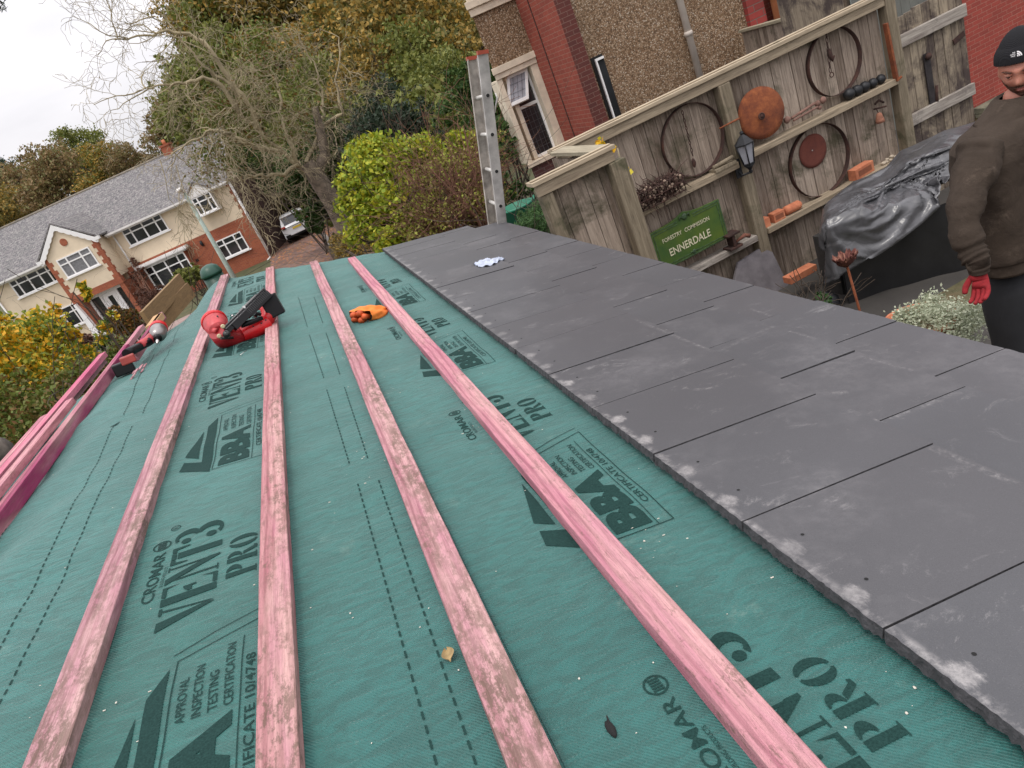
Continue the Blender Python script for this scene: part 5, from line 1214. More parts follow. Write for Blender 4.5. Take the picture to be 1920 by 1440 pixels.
# small oriel with white gable
s0, s1 = -1.98, -.92
window(s0, s1, -1.03, -.12, (.3, .5, .3), t=-.42)
mb = MB(); wbox(mb, s0, s0 + .03, -.41, 0, -1.03, -.12); wbox(mb, s1 - .03, s1, -.41, 0, -1.03, -.12); wbox(mb, s0 - .04, s1 + .04, -.5, 0, -1.12, -1.04)
mb.prism([(s0 - .12, -.12), (s1 + .12, -.12), (s1 + .12, -.02), ((s0 + s1) / 2, .52), (s0 - .12, -.02)], lambda a, b, c_: (a, c_, b), -.50, -.44); orr = FH.part('oriel', mb, M['whitep'])
mb = MB(); mb.prism([(s0 - .18, -.03), (s0 - .18, .04), ((s0 + s1) / 2, .62), (s1 + .18, .04), (s1 + .18, -.03), ((s0 + s1) / 2, .53)], lambda a, b, c_: (a, c_, b), -.56, 1.6); FH.part('oriel_roof', mb, M['roofs'], parent=orr)
# projecting gable wing
T = -1.2; gl, gr, gc = -9.96, -7.06, -8.51
mb = MB(); mb.prism([(gl, -2.08), (gr, -2.08), (gr, .08), (gc, 1.28), (gl, .08)], lambda a, b, c_: (a, c_, b), T, 1.6); FH.part('gable_wall', mb, M['cream'])
mb = MB()
for k_ in range(10):
    z0 = -2.08 + .214 * k_; ww = .30 if k_ % 2 == 0 else .18
    mb.box((gl - .005, T - .02, z0), (gl + ww, T - .001, z0 + .212)); mb.box((gr - ww, T - .02, z0), (gr + .02, T - .001, z0 + .212)); mb.box((gr + .0015, T, z0), (gr + .018, T + ww - .1, z0 + .212))
mb.box((gl - .02, T - .03, -2.42), (gr + .03, T + .3, -2.082)); FH.part('quoin', mb, M['brickfar'])
mb = MB(); mb.lathe([(.19, 0), (.19, .025)], (gc, T - .001, .47), (0, -1, 0), 14); FH.part('roundel', mb, M['brickfar'])
# bargeboards with a scalloped lower edge
def barge(sgn):
    pts = []; e = np.array([gc + sgn * 1.72, -.02]); a = np.array([gc, 1.42]); n_ = 28
    d = (a - e); ln = np.linalg.norm(d); d /= ln; nr = np.array([-d[1], d[0]]) * (1 if sgn < 0 else -1)
    up = [e + d * ln * i / n_ for i in range(n_ + 1)]
    lo_ = [e + d * ln * i / n_ - nr * (.20 + .04 * abs(sin(pi * i / 4))) for i in range(n_ + 1)]
    lo_[-1] = np.array([gc, 1.42 - .27])
    return [tuple(p) for p in up] + [tuple(p) for p in lo_[::-1]]
mb = MB()
for sgn_ in (-1, 1): mb.prism(barge(sgn_), lambda a, b, c_: (a, c_, b), T - .12 - .004 * sgn_, T - .08 - .004 * sgn_)
mb.box((gl - .32, T - .16, -.05), (gl - .05, T + .0, .12)); mb.box((gr + .05, T - .16, -.05), (gr + .32, T + .0, .12)); FH.part('bargeboard', mb, M['white'])
mb = MB(); mb.prism([(gl - .28, .06), (gc, 1.44), (gr + .28, .06), (gr + .30, .13), (gc, 1.52), (gl - .30, .13)], lambda a, b, c_: (a, c_, b), T - .10, 2.6); FH.part('gable_roof', mb, M['roofs'])
window(-9.40, -7.56, -1.15, -.16, (.48, .72, .52), t=T, pane='curtain')
# porch: piers, head, door with side lights
for a, b in ((gl, gl + .42), (gr - .25, gr)): mb = MB(); wbox(mb, a, b, T, 1, zg - .2, -2.422); FH.part('porch_wall', mb, M['brickfar'])
mb = MB(); t0 = T + .55
for a, b in ((-9.52, -9.42), (-8.92, -8.80), (-8.0, -7.88), (-7.40, -7.32)): wbox(mb, a, b, t0, t0 + .08, zg + .15, -2.45)
wbox(mb, -9.42, -7.40, t0 + .001, t0 + .079, -2.60, -2.45); wbox(mb, -8.78, -8.54, t0 + .02, t0 + .07, zg + .16, -2.61); wbox(mb, -8.26, -8.02, t0 + .02, t0 + .07, zg + .16, -2.61); wbox(mb, -8.54, -8.26, t0 + .02, t0 + .07, zg + .16, -3.9); wbox(mb, -8.54, -8.26, t0 + .02, t0 + .07, -2.8, -2.61); dd = FH.part('door', mb, M['white'])
mb = MB(); wbox(mb, -9.5, -7.35, t0 + .075, t0 + .078, zg + .2, -2.5); FH.part('pane', mb, M['glass'], parent=dd)
mb = MB(); wbox(mb, -9.9, -7.0, T - .5, t0, zg - .2, zg + .14); FH.part('porch_step', mb, M['whitep'])
mb = MB(); mb.prism([(-9.98, zg - .3), (-9.58, zg - .3), (-9.66, -3.4), (-9.80, -2.45), (-9.92, -2.45)], lambda a, b, c_: (a, c_, b), T - .22, T - .02); FH.part('pillar', mb, M['white'])
mb = MB(); mb.ball((-2.83, -.09, -2.30), .09, 8, 0, (1, .8, 1.5)); mb.box((-2.87, -.08, -2.45), (-2.79, -.001, -2.15)); FH.part('wall_light', mb, M['iron'])
mb = MB(); mb.box((-3.62, -.02, -3.06), (-3.46, -.001, -2.92)); FH.part('vent', mb, M['darkrust'])
def FL(s, t, z=0): return np.array([corner[0] + s * cos(ROT) - t * sin(ROT), corner[1] + s * sin(ROT) + t * cos(ROT), z])
# garage beyond, with a dark open bay
t = Thing('garage', 'beige rendered garage with a dark open bay behind the white car', 'garage', (0, 46, zg))
mb = MB(); mb.box((-2.9, 46, -4.0), (-1.18, 50, -.9)); mb.box((-1.178, 46, -2.05), (3.5, 50, -.9)); t.part('wall', mb, M['pinkr'])
mb = MB(); mb.box((-2.93, 45.97, zg - .4), (-1.18, 50, -4.002)); t.part('plinth', mb, M['brickdark'])
mb = MB(); mb.box((-1.17, 49, zg - .4), (3.5, 49.1, -2.06)); mb.box((-1.176, 46.1, zg - .4), (-1.16, 49, -2.06)); t.part('interior', mb, M['hole'])
mb = MB(); mb.box((-3.0, 45.8, -.898), (3.7, 50.2, -.75)); t.part('roof', mb, M['roofs'])
mb = MB(); mb.box((-1.75, 45.9, zg), (-1.55, 46.0, -3.2)); t.part('post', mb, M['white'], label='white post at the garage corner')
# car, seen from behind
cy_ = 41.6; cg = gz(0, cy_) + .03; cxm = -.28
t = Thing('parked_car', 'white hatchback parked on the driveway, seen from behind', 'car', (cxm, cy_, cg))
car_w = M['white']
carp = plain('white_car_paint', (.70, .71, .73), .25, .0, var=.06, scale=2)
prof = [(0, .35), (0, .82), (.10, .98), (.34, 1.42), (.55, 1.50), (2.0, 1.50), (2.9, 1.05), (3.8, .90), (4.0, .6), (4.0, .35)]
def body(u, v):
    k_ = u * (len(prof) - 1); i = min(int(k_), len(prof) - 2); f = k_ - i; y = prof[i][0] * (1 - f) + prof[i + 1][0] * f; z = prof[i][1] * (1 - f) + prof[i + 1][1] * f
    hw = .88 - .20 * max(0, (z - .9)) / .6 - .03 * (v * 2 - 1) ** 8
    return (cxm + hw * (2 * v - 1), cy_ + y - .06 * (1 - (2 * v - 1) ** 2) * (1 - min(1, y / .3)), cg + z - .04 * (2 * v - 1) ** 4)
mb = MB(); mb.grid(body, 60, 16)
for sgn_ in (-1, 1):
    mb.add([body(i / 30, 0 if sgn_ < 0 else 1) for i in range(31)], [list(range(31)) if sgn_ > 0 else list(range(31))[::-1]])
mb.add([body(1, 0), body(1, 1), body(0, 1), body(0, 0)], [(0, 1, 2, 3)])
t.part('body', mb, carp)
mb = MB(); mb.obox((cxm, cy_ + .175, cg + 1.19), (.60, 0, 0), (0, .085, .17), (0, -.01, .006)); t.part('rear_window', mb, M['glass'], .01)
mb = MB(); mb.obox((cxm, cy_ + .30, cg + 1.47), (.66, 0, 0), (0, .12, .015), (0, -.004, .02)); t.part('spoiler', mb, carp, .01)
mb = MB(); mb.obox((cxm, cy_ - .075, cg + .88), (.83, 0, 0), (0, .012, 0), (0, 0, .022)); t.part('trim_strip', mb, M['black'])
mb = MB(); mb.obox((cxm, cy_ - .08, cg + .75), (.26, 0, 0), (0, .008, 0), (0, 0, .055)); t.part('number_plate', mb, plain('yellow_plate', (.62, .45, .05), .5, var=.05))
mb = MB(); mb.obox((cxm, cy_ - .055, cg + .40), (.80, 0, 0), (0, .05, 0), (0, 0, .10)); bmp = t.part('bumper', mb, M['black'], .02)
mb = MB(); mb.obox((cxm, cy_ - .11, cg + .47), (.52, 0, 0), (0, .01, 0), (0, 0, .05)); t.part('bumper_insert', mb, carp, .01, parent=bmp)
for sgn_ in (-1, 1):
    mb = MB(); mb.obox((cxm + sgn_ * .72, cy_ - .03, cg + .95), (.12, 0, 0), (0, .05, .01), (0, 0, .05)); t.part('tail_light', mb, plain('tail_light_red', (.35, .02, .02), .2), .01)
    for yy in (.75, 3.2):
        mb = MB(); mb.lathe([(.30, -.1), (.32, -.08), (.32, .08), (.30, .1), (.18, .105)], (cxm + sgn_ * .76, cy_ + yy, cg + .32), (1, 0, 0), 18); t.part('wheel', mb, M['black'])
# street lamp
lp = P(433, 511, 32.); lt = P(346, 362, 32.)
t = Thing('street_lamp', 'pale green street lamp post standing in front of the cream house', 'street lamp', (lp[0], 32, gz(lp[0], 32)))
xx = (lp[0] + lt[0]) / 2
mb = MB(); mb.tube([(lp[0], 32, t.loc[2]), (lp[0], 32, t.loc[2] + 1.3), (lt[0], 32, lt[2])], [.12, .10, .065], n=12); t.part('pole', mb, plain('pale_green_paint_metal', (.34, .42, .37), .6, var=.2))
mb = MB(); mb.tube([(lt[0], 32, lt[2]), (lt[0] - .05, 31.9, lt[2] + .12), (lt[0] - .12, 31.5, lt[2] + .16)], .045, n=8); t.part('arm', mb, M['whitep'])
mb = MB(); mb.ball((lt[0] - .08, 31.7, lt[2] + .17), .2, 14, 0, (.75, 1.5, .5)); t.part('lamp_head', mb, M['whitep'])
# kerb and low picket fence by the willow
mb = MB(); a, b = P(602, 433, 38), P(643, 492, 29); a[2] = gz(a[0], a[1]) + .1; b[2] = gz(b[0], b[1]) + .1; mb.bar(a, b, .25, .3); single('kerb', mb, plain('kerb_stone', (.24, .22, .20), .9, var=.3), 'pale stone kerb along the right side of the driveway', 'kerb', b)
mb = MB(); g = np.random.default_rng(2)
for i in range(16):
    q = P(622 + 3.6 * i, 478 - 3.2 * i * .3, 28 - .12 * i); zq = gz(q[0], q[1]); mb.box((q[0] - .04, q[1], zq), (q[0] + .04, q[1] + .03, zq + .75 + g.uniform(-.05, .05)), rot=rotm((0, 1, 0), g.normal(0, .06)))
q0, q1 = P(622, 478, 28), P(676, 463, 26.2); 
for h_ in (.2, .55): mb.bar((q0[0], q0[1] + .04, gz(q0[0], 28) + h_), (q1[0], q1[1] + .04, gz(q1[0], 26) + h_), .03, .07)
single('picket_fence', mb, M['gate'], 'low dark picket fence at the foot of the willow', 'fence', (q0[0], q0[1], gz(q0[0], 28)))
# ------------------------------------------------------------------ trees and shrubs
def proto(name, kind, bark, seed, n=5200, size=.052, blobs=None):
    g = np.random.default_rng(seed)
    root = bpy.data.objects.new(name, None); col.objects.link(root)
    if blobs is None:
        blobs = [(0, 0, 2, .72)] + [(.55 * cos(a) * g.uniform(.7, 1.1), .55 * sin(a) * g.uniform(.7, 1.1), 2 + g.uniform(-.6, .65), g.uniform(.3, .5)) for a in np.linspace(0, 2 * pi, 9)[:-1]] + [(0, 0, 2.75, .36), (.2, -.3, 1.25, .4)]
    leaf_obj('crown', leaf_quads(blobs, n, size, seed, .62, 16, .13, .4), LM[kind], root)
    mb = MB(); mb.tube([(0, 0, -5), (.02, 0, .3), (0, .03, 1.6), (.02, 0, 2.3)], [.10, .075, .05, .02], n=7, cap=False)
    for i in range(7): branches(mb, (0, 0, 1.0 + .18 * i), (cos(i * 2.4), sin(i * 2.4), .8), .7, .028, 2, g, .6, 0, 4, 2, .15, 4, .003)
    o = obj('trunk', mb, bark, root); return root
PR = {k: proto('broadleaf_tree', k, M['darkbark'], 100 + i, 15000, .030) for i, k in enumerate(('green', 'olive', 'brown', 'orange', 'dark'))}
PR['olive2'] = proto('broadleaf_tree', 'olive', M['darkbark'], 180, 15000, .029); PR['green2'] = proto('broadleaf_tree', 'green', M['bark'], 190, 13000, .030)
used_p = set()
KN = {'green': 'green', 'olive': 'olive and gold', 'brown': 'brown', 'orange': 'orange tinted', 'dark': 'dark evergreen', 'olive2': 'olive and gold', 'green2': 'green'}
def tree(px, py, Y, r, kind, where, rz=None, group=None, stretch=1.15):
    c = P(px, py, Y); g0 = gz(c[0], c[1]) if c[1] < 120 else gz(c[0], 120)
    if kind in used_p: o = copy_tree(PR[kind])
    else: o = PR[kind]; used_p.add(kind)
    h = max(c[2] - g0, r * 1.1)
    o.location = (c[0], c[1], c[2] - 2 * r); o.scale = (r, r, r); o.rotation_euler = (0, 0, rz if rz is not None else rnd.uniform(0, 6.28))
    return tag(o, '%s tree %s' % (KN[kind], where), 'tree', group)
# skyline left of and behind the cream house
tree(14, 345, 95, 3.2, 'dark', 'at the far left of the skyline, topmost in the left corner')
tree(45, 395, 70, 3.8, 'brown', 'behind the left end of the cream house roof')
tree(152, 312, 72, 3.2, 'green', 'rising highest behind the left part of the house roof')
tree(112, 362, 62, 3.4, 'brown', 'in the russet belt just above the roof ridge, left of the green one', group=None)
tree(205, 345, 60, 2.9, 'orange', 'in the russet belt above the middle of the roof ridge')
tree(252, 322, 58, 2.0, 'brown', 'beside the brick chimney, low behind the ridge')
tree(0, 425, 62, 3.2, 'olive', 'at the left frame edge above the roof')
tree(345, 262, 54, 2.9, 'brown', 'directly behind the chimney, at the edge of the sky')
tree(408, 55, 56, 3.9, 'olive', 'high against the sky at the upper left of the wood')
tree(405, 165, 55, 3.4, 'olive2', 'at the left edge of the wood behind the bare willow')
W_ = 'in the dense autumn wood behind the willow and the shrubs'; GW = 'trees of the wood'
for (px, py, Y, r, k_) in ((470, 40, 52, 4.6, 'olive'), (440, 150, 50, 5, 'green2'), (455, 250, 48, 4.6, 'green'), (500, 320, 50, 4.5, 'green2'), (520, 90, 55, 5, 'olive'), (560, 190, 50, 4.8, 'orange'), (575, 290, 45, 4, 'green2'),
    (665, 75, 54, 4.4, 'olive2'), (655, 150, 46, 4, 'orange'), (700, 40, 50, 5.4, 'olive'), (715, 130, 44, 4.6, 'olive2'), (640, 230, 40, 3.4, 'green'), (720, 200, 38, 3.4, 'olive2'), (790, 30, 46, 5, 'olive2'),
    (790, 110, 42, 4.6, 'olive'), (800, 190, 36, 3.6, 'green2'), (850, 60, 44, 4.6, 'olive2'), (860, 140, 38, 4, 'olive'), (890, 10, 48, 5, 'green'), (860, 210, 32, 2.6, 'green'), (930, 60, 46, 4.5, 'orange'), (940, 180, 40, 4, 'green2'),
    (500, -60, 56, 5, 'green2'), (740, -60, 56, 6, 'brown'), (870, -70, 54, 6, 'olive2'), (440, -40, 58, 4.5, 'brown'), (470, 200, 60, 5, 'dark'), (420, 300, 56, 3.6, 'olive'), (580, 60, 62, 5, 'olive2'), (760, 130, 60, 6, 'olive'), (860, 0, 60, 6, 'olive2'), (690, 330, 46, 4.5, 'dark'), (600, 360, 54, 4, 'dark'), (800, 260, 44, 5, 'green'), (600, 170, 60, 3.6, 'dark'), (760, 250, 30, 2.2, 'dark'), (520, 230, 58, 6, 'dark'), (700, 240, 50, 5, 'dark'), (850, 240, 44, 5, 'dark')):
    tree(px, py, Y, r, k_, W_, group=GW)
for o in list(bpy.data.objects):
    if o.get('group') == GW: o['label'] = 'leafy autumn tree in the dense wood behind the willow and shrubs'
# shrubs
def shrub(name, label, kind, blobs, n, size, seed, stems=None, cat='shrub', aspect=.62, clump=14, spread=.13, bark=None, shell=.45, ns=9, bl=1.1):
    B = [tuple(P(a, b, Y)) + (r,) for a, b, Y, r in blobs]
    c = np.mean([b[:3] for b in B], 0); g0 = gz(c[0], c[1]); gs = np.random.default_rng(seed + 500); B2 = []
    for b in B:      # break every mass into smaller uneven tufts
        for q in range(6): d_ = gs.normal(size=3); d_ /= np.linalg.norm(d_); r_ = b[3] * gs.uniform(.28, .55); B2.append(tuple(np.array(b[:3]) + d_ * b[3] * gs.uniform(.35, .80)) + (r_,))
        B2.append(tuple(b[:3]) + (b[3] * .7,))
    t = Thing(name, label, cat, (c[0], c[1], g0)); g = np.random.default_rng(seed)
    leaf_obj('foliage', leaf_quads(B2, n, size, seed, aspect, clump, spread, shell), LM[kind], t.o, t.loc)
    mb = MB()
    for i in range(ns):
        b = B[i % len(B)]; e = np.array(b[:3]) + g.normal(size=3) * b[3] * .4; s0 = np.array([c[0] + g.normal(0, .12), c[1] + g.normal(0, .12), g0])
        mid = (s0 + e) / 2 + g.normal(size=3) * .1; mb.tube([s0, mid, e], [.03, .02, .008], n=5, cap=False)
        branches(mb, mid, dirto(mid, e), np.linalg.norm(e - mid) * bl, .012, 2, g, .6, 0, 4, 3, .15, 3, .003)
    t.part('stems', mb, bark or M['darkbark']); return t
shrub('lime_shrub', 'bright lime yellow leafy shrub right of the willow trunk', 'lime', [(690, 290, 11, .35), (690, 330, 10.6, .45), (670, 370, 10.5, .30), (715, 395, 10.4, .45), (760, 300, 11, .42), (790, 290, 11.3, .35), (735, 350, 10.7, .45), (680, 420, 10.4, .33), (745, 440, 10, .4), (660, 450, 10.2, .16), (860, 268, 12, .3), (900, 262, 12, .2), (800, 275, 12, .25)], 15000, .038, 11, clump=8, spread=.34, ns=30)
shrub('twiggy_shrub', 'reddish brown twiggy shrub between the lime shrub and the ladder', 'russet', [(800, 345, 10, .42), (850, 320, 10.2, .48), (895, 310, 10.3, .4), (870, 380, 9.8, .5), (820, 410, 9.6, .45), (910, 390, 9.8, .35), (905, 280, 10.6, .3), (780, 420, 9.6, .35)], 7000, .022, 12, clump=7, bark=M['twigr'], ns=90, shell=.2, spread=.3)
shrub('dark_shrub', 'rounded dark green evergreen shrub above the lime shrub', 'dark', [(700, 262, 17, .8), (740, 250, 17, 1.0), (770, 245, 17.5, .8), (710, 290, 15.5, .5)], 7000, .05, 13, clump=12)
shrub('corner_shrub', 'dark green shrub with reddish twigs between ladder and bay window', 'ivy', [(955, 200, 15.8, .9), (930, 160, 16.5, .8), (870, 200, 16.5, .9), (942, 292, 13.2, .36), (915, 262, 14, .6), (975, 352, 12.2, .24), (950, 370, 12, .42), (915, 240, 15, .9), (895, 160, 17, .8)], 11000, .052, 14, clump=12, bl=.3)
shrub('green_shrub', 'mid green shrub low behind the lime shrub and the ladder', 'green', [(835, 240, 22, 1.6), (800, 225, 24, 1.6), (655, 330, 34, 1.8), (665, 280, 34, 2.0), (690, 235, 34, 2.2), (640, 400, 34, 1.0)], 9000, .10, 15)
shrub('feathery_shrub', 'feathery green rosemary like bush at the foot of the small fence', 'rosem', [(1000, 405, 6.9, .16), (1025, 390, 7.0, .15), (985, 420, 6.8, .13), (1015, 425, 6.7, .2)], 4500, .022, 16, aspect=.16, clump=10, spread=.3)
shrub('ivy_clump', 'dark green ivy mass hanging over the white car left of the willow trunk', 'ivy', [(578, 395, 31, .85), (592, 420, 31, .6), (560, 340, 31, 1.1), (590, 310, 31.5, 1.2), (530, 320, 33, 1.0), (615, 260, 32, 1.3), (480, 300, 33, 1.0), (500, 345, 33.5, .5), (455, 310, 33, .7)], 15000, .085, 17, cat='ivy', clump=12)
shrub('roadside_shrubs', 'low brown and green undergrowth beside the kerb, under the willow', 'olive', [(650, 470, 24, .5), (690, 455, 20, .5), (720, 462, 15, .35), (640, 455, 26, .5), (760, 465, 11, .25)], 9000, .032, 18)
shrub('round_bush', 'clipped round bronze green bush in front of the porch', 'box', [(240, 607, 26, .56), (238, 600, 26, .5)], 7000, .045, 19, clump=8, spread=.08, shell=.8)
shrub('hedge_plant', 'dark green shrub in front of the white door, left of the round bush', 'ivy', [(203, 608, 26.5, .28), (225, 668, 23, .5), (255, 672, 21, .45), (190, 640, 24, .3)], 4500, .06, 20)
shrub('bare_wall_climber', 'brown leafless climber on the wall between porch and bay window', 'deadb', [tuple(x) for x in ((258, 520, 40.6, .55), (275, 560, 38.5, .8), (290, 590, 37.5, .8), (250, 490, 41.3, .3), (300, 545, 38.2, .45), (265, 600, 37, .6))], 6000, .05, 21, bark=M['twigr'], ns=30)
shrub('dead_hedge', 'reddish brown dead bush left of the white porch pillar', 'deadb', [(160, 640, 30, .45), (145, 650, 29, .5), (170, 665, 28, .4)], 4000, .05, 22, bark=M['twigr'])
shrub('front_garden_bush', 'small green bush under the bay window, left of the green lid', 'green', [(355, 515, 27, .5), (370, 512, 26, .4), (345, 530, 25, .5)], 3500, .06, 23)
maple = [(60, 650, 8.2, .5), (120, 622, 9, .26), (30, 700, 7.6, .5), (100, 690, 8, .48), (150, 660, 8.6, .2), (60, 745, 7.2, .45), (140, 710, 7.8, .34), (180, 690, 8.2, .16), (20, 620, 8.6, .30), (85, 600, 9, .2), (-60, 680, 7.5, .6), (-40, 760, 7, .5)]
mt = shrub('maple_tree', 'young maple with yellow and orange leaves at the left, in front of the cream house', 'yellow', maple, 23000, .027, 24, cat='tree', clump=8, spread=.17, shell=.2, bark=M['darkbark'], ns=12, bl=.2)
shrub('green_hedge', 'green and russet undergrowth below the yellow maple, beyond the loose battens', 'hedge', [(60, 790, 6.4, .42), (120, 755, 6.8, .36), (20, 770, 6.2, .35), (170, 700, 7.4, .25), (40, 830, 5.8, .3), (-20, 840, 5.8, .4), (205, 672, 8.2, .16), (225, 650, 10, .16), (140, 730, 7, .3)], 16000, .020, 25, clump=9, spread=.2)
shrub('golden_sprig', 'sprig of yellow leaves standing up in front of the gable', 'yellow', [(158, 545, 9.4, .10), (190, 625, 9, .12), (215, 590, 9.4, .07), (170, 560, 9.4, .07)], 170, .045, 26, cat='tree', clump=7, ns=4, spread=.3, bl=.12)
# bare willow
t = Thing('bare_willow', 'large pale barked willow with drooping bare twigs, reaching over the house roof', 'tree', tuple(P(652, 437, 28)[:2]) + (gz(1, 28),))
g = np.random.default_rng(77); mb = MB()
def PW(a, b, Y=28): return P(a, b, Y)
base = np.array(t.loc)
mb.tube([base - np.array([0, 0, .2]), PW(655, 435), PW(622, 375), PW(592, 330), PW(575, 305)], [.48, .42, .36, .33, .26], n=12, cap=False)
mb.tube([PW(592, 330), PW(610, 290), PW(600, 240), PW(590, 200)], [.24, .2, .16, .12], n=9, cap=False)
t.part('trunk', mb, M['bark'])
mb = MB(); tips = []
limbs = [[(592, 335, 28), (560, 310, 28), (530, 285, 27.6), (490, 250, 27.2), (450, 215, 27), (400, 190, 26.6)], [(560, 310, 28), (545, 270, 28), (530, 215, 28.5), (520, 160, 29), (480, 110, 29), (440, 60, 29)], [(575, 305, 28), (600, 250, 28.4), (605, 190, 29), (590, 130, 29), (560, 70, 29)],
         [(530, 285, 27.6), (480, 275, 27), (440, 255, 26.5), (400, 245, 26), (360, 265, 26), (320, 290, 26)], [(490, 250, 27.2), (455, 180, 27), (420, 150, 27), (380, 120, 27), (330, 60, 27), (290, 30, 27)], [(450, 215, 27), (400, 150, 26.8), (345, 155, 26.6), (300, 160, 26.4), (260, 170, 26.2)],
         [(450, 180, 27), (390, 90, 27), (330, 60, 27), (260, 70, 27), (215, 75, 27)], [(600, 240, 28.4), (640, 210, 28), (630, 150, 28), (640, 90, 28)], [(560, 310, 28), (510, 330, 27), (470, 330, 26.5), (440, 340, 26.3)]]
for lm in limbs:
    pts = [PW(*q) for q in lm]; sm = []; q4 = [pts[0]] + pts + [pts[-1]]
    for i in range(len(pts) - 1):
        p0, p1, p2, p3 = q4[i:i + 4]
        for f in np.linspace(0, 1, 6)[:-1]: sm.append(.5 * (2 * p1 + (p2 - p0) * f + (2 * p0 - 5 * p1 + 4 * p2 - p3) * f * f + (3 * p1 - p0 - 3 * p2 + p3) * f ** 3) + g.normal(size=3) * .035)
    sm.append(pts[-1]); mb.tube(sm, list(np.linspace(.085, .012, len(sm)) ** 1.0), n=7, cap=False)
    for i in range(1, len(pts)):
        for k_ in range(3):
            f = g.random(); p0 = pts[i - 1] * (1 - f) + pts[i] * f; d0 = dirto(pts[i - 1], pts[i]) * .6 + g.normal(size=3) * .7
            branches(mb, p0, d0, g.uniform(.9, 1.7), .022, 3, g, .7, .055, 6, 3, .27, 4, .0058, .74)
t.part('branches', mb, M['twig'])
leaf_obj('ivy', leaf_quads([tuple(PW(480, 90, 29)) + (1.0,), tuple(PW(430, 260, 28)) + (1.2,), tuple(PW(420, 200, 28)) + (1.0,), tuple(PW(400, 300, 27)) + (.8,), tuple(PW(510, 140, 29)) + (1.1,), tuple(PW(560, 230, 29)) + (1.2,)], 5200, .06, 5, .6, 9, .35, .2), LM['hedge'], t.o, t.loc)
# hanging twigs in front of the cream wall
mb = MB()
for (a, b) in ((330, 370), (345, 390), (420, 360), (440, 370), (325, 345), (450, 390), (300, 360)):
    branches(mb, PW(a, b - 60, 26), (-.1 + g.normal() * .1, 0, -1), 1.3, .02, 3, g, .5, .12, 6, 3, .25, 3, .007, .75)
t.part('hanging_twigs', mb, M['twig'])
# dark conifer twig tips in the top left corner
t = Thing('conifer', 'dark conifer whose branch tips poke into the top left corner', 'tree', (P(0, 0, 6)[0] - 4.5, 6, gz(-9, 6)))
tip = P(4, 6, 6); st_ = P(-90, -70, 6); mb = MB(); mb.tube([(t.loc[0], 6, t.loc[2]), (t.loc[0], 6, 4.2)], [.12, .05], n=8); mb.tube([(t.loc[0], 6, 3.4), st_, tip], [.03, .02, .006], n=6); t.part('trunk', mb, M['darkbark'])
V = leaf_quads([tuple(tip - np.array([.02, 0, 0])) + (.035,), tuple((tip + st_) / 2) + (.12,), tuple(st_) + (.12,)], 900, .024, 9, .12, 9, .4, .1); leaf_obj('foliage', V, LM['dark'], t.o, t.loc)
# silver plant in its pot, beside the worker
pc = P(1752, 606, 2.62); gp = gz(pc[0], 2.62)
t = Thing('silver_bush', 'pale silver green bushy plant growing in a terracotta pot beside the worker', 'potted plant', (pc[0], pc[1], gp))
bl = [tuple(P(a, b, Y)) + (r,) for a, b, Y, r in ((1745, 570, 2.7, .075), (1780, 590, 2.6, .10), (1715, 600, 2.68, .09), (1700, 595, 2.7, .06), (1760, 620, 2.55, .13), (1800, 620, 2.5, .10), (1820, 590, 2.55, .07), (1690, 612, 2.7, .07))]
leaf_obj('foliage', leaf_quads(bl, 8500, .0085, 31, .55, 9, .2, .5, up=.3), LM['silver'], t.o, t.loc)
mb = MB()
for b in bl:
    e = np.array(b[:3]); mb.tube([(pc[0], pc[1], gp + .15), e - np.array([0, 0, .05]), e + np.array([0, 0, .06])], [.006, .004, .002], n=5)
g = np.random.default_rng(6)
t.part('stems', mb, M['twig'])
rim = P(1683, 580, 2.8)
mb = MB(); pr = .17; zc = rim[2] - .03; mb.lathe([(pr * .7, gp - zc), (pr * .95, -.03), (pr, -.028), (pr, 0), (pr * .93, 0), (pr * .9, -.03), (.01, -.035)], (pc[0] - .03, pc[1] + .06, zc), n=28); t.part('pot', mb, M['terra'])
t = shrub('small_herbs', 'small green herbs below the black tarpaulin, by the fence foot', 'ivy', [(1545, 555, 3.7, .06), (1560, 570, 3.6, .05), (1538, 575, 3.6, .05)], 800, .012, 41, cat='plant', ns=6)
for o_ in t.o.children:
    if o_.name.startswith('foliage'): o_.data.materials[0] = LM['lime'] if False else LM['rosem']
# green tub behind the ladder foot
q = P(972, 396, 8.2); t = Thing('green_tub', 'bright green plastic tub on the path right of the ladder', 'tub', (q[0], 8.2, gz(q[0], 8.2)))
mb = MB(); mb.lathe([(.17, t.loc[2]), (.20, q[2] + .05), (.215, q[2] + .055), (.215, q[2] + .08), (.19, q[2] + .08), (.16, t.loc[2] + .1)], (q[0], 8.2, 0), n=22); t.part('tub', mb, plain('bright_green_plastic', (.02, .17, .10), .45, var=.2))
mb = MB()
for s_ in (-1, 1): mb.tube([(q[0] + s_ * .2, 8.2, q[2] + .06), (q[0] + s_ * .25, 8.2, q[2] + .09), (q[0] + s_ * .2, 8.1, q[2] + .06)], .012, n=6)
t.part('handle', mb, bpy.data.materials['bright_green_plastic'])

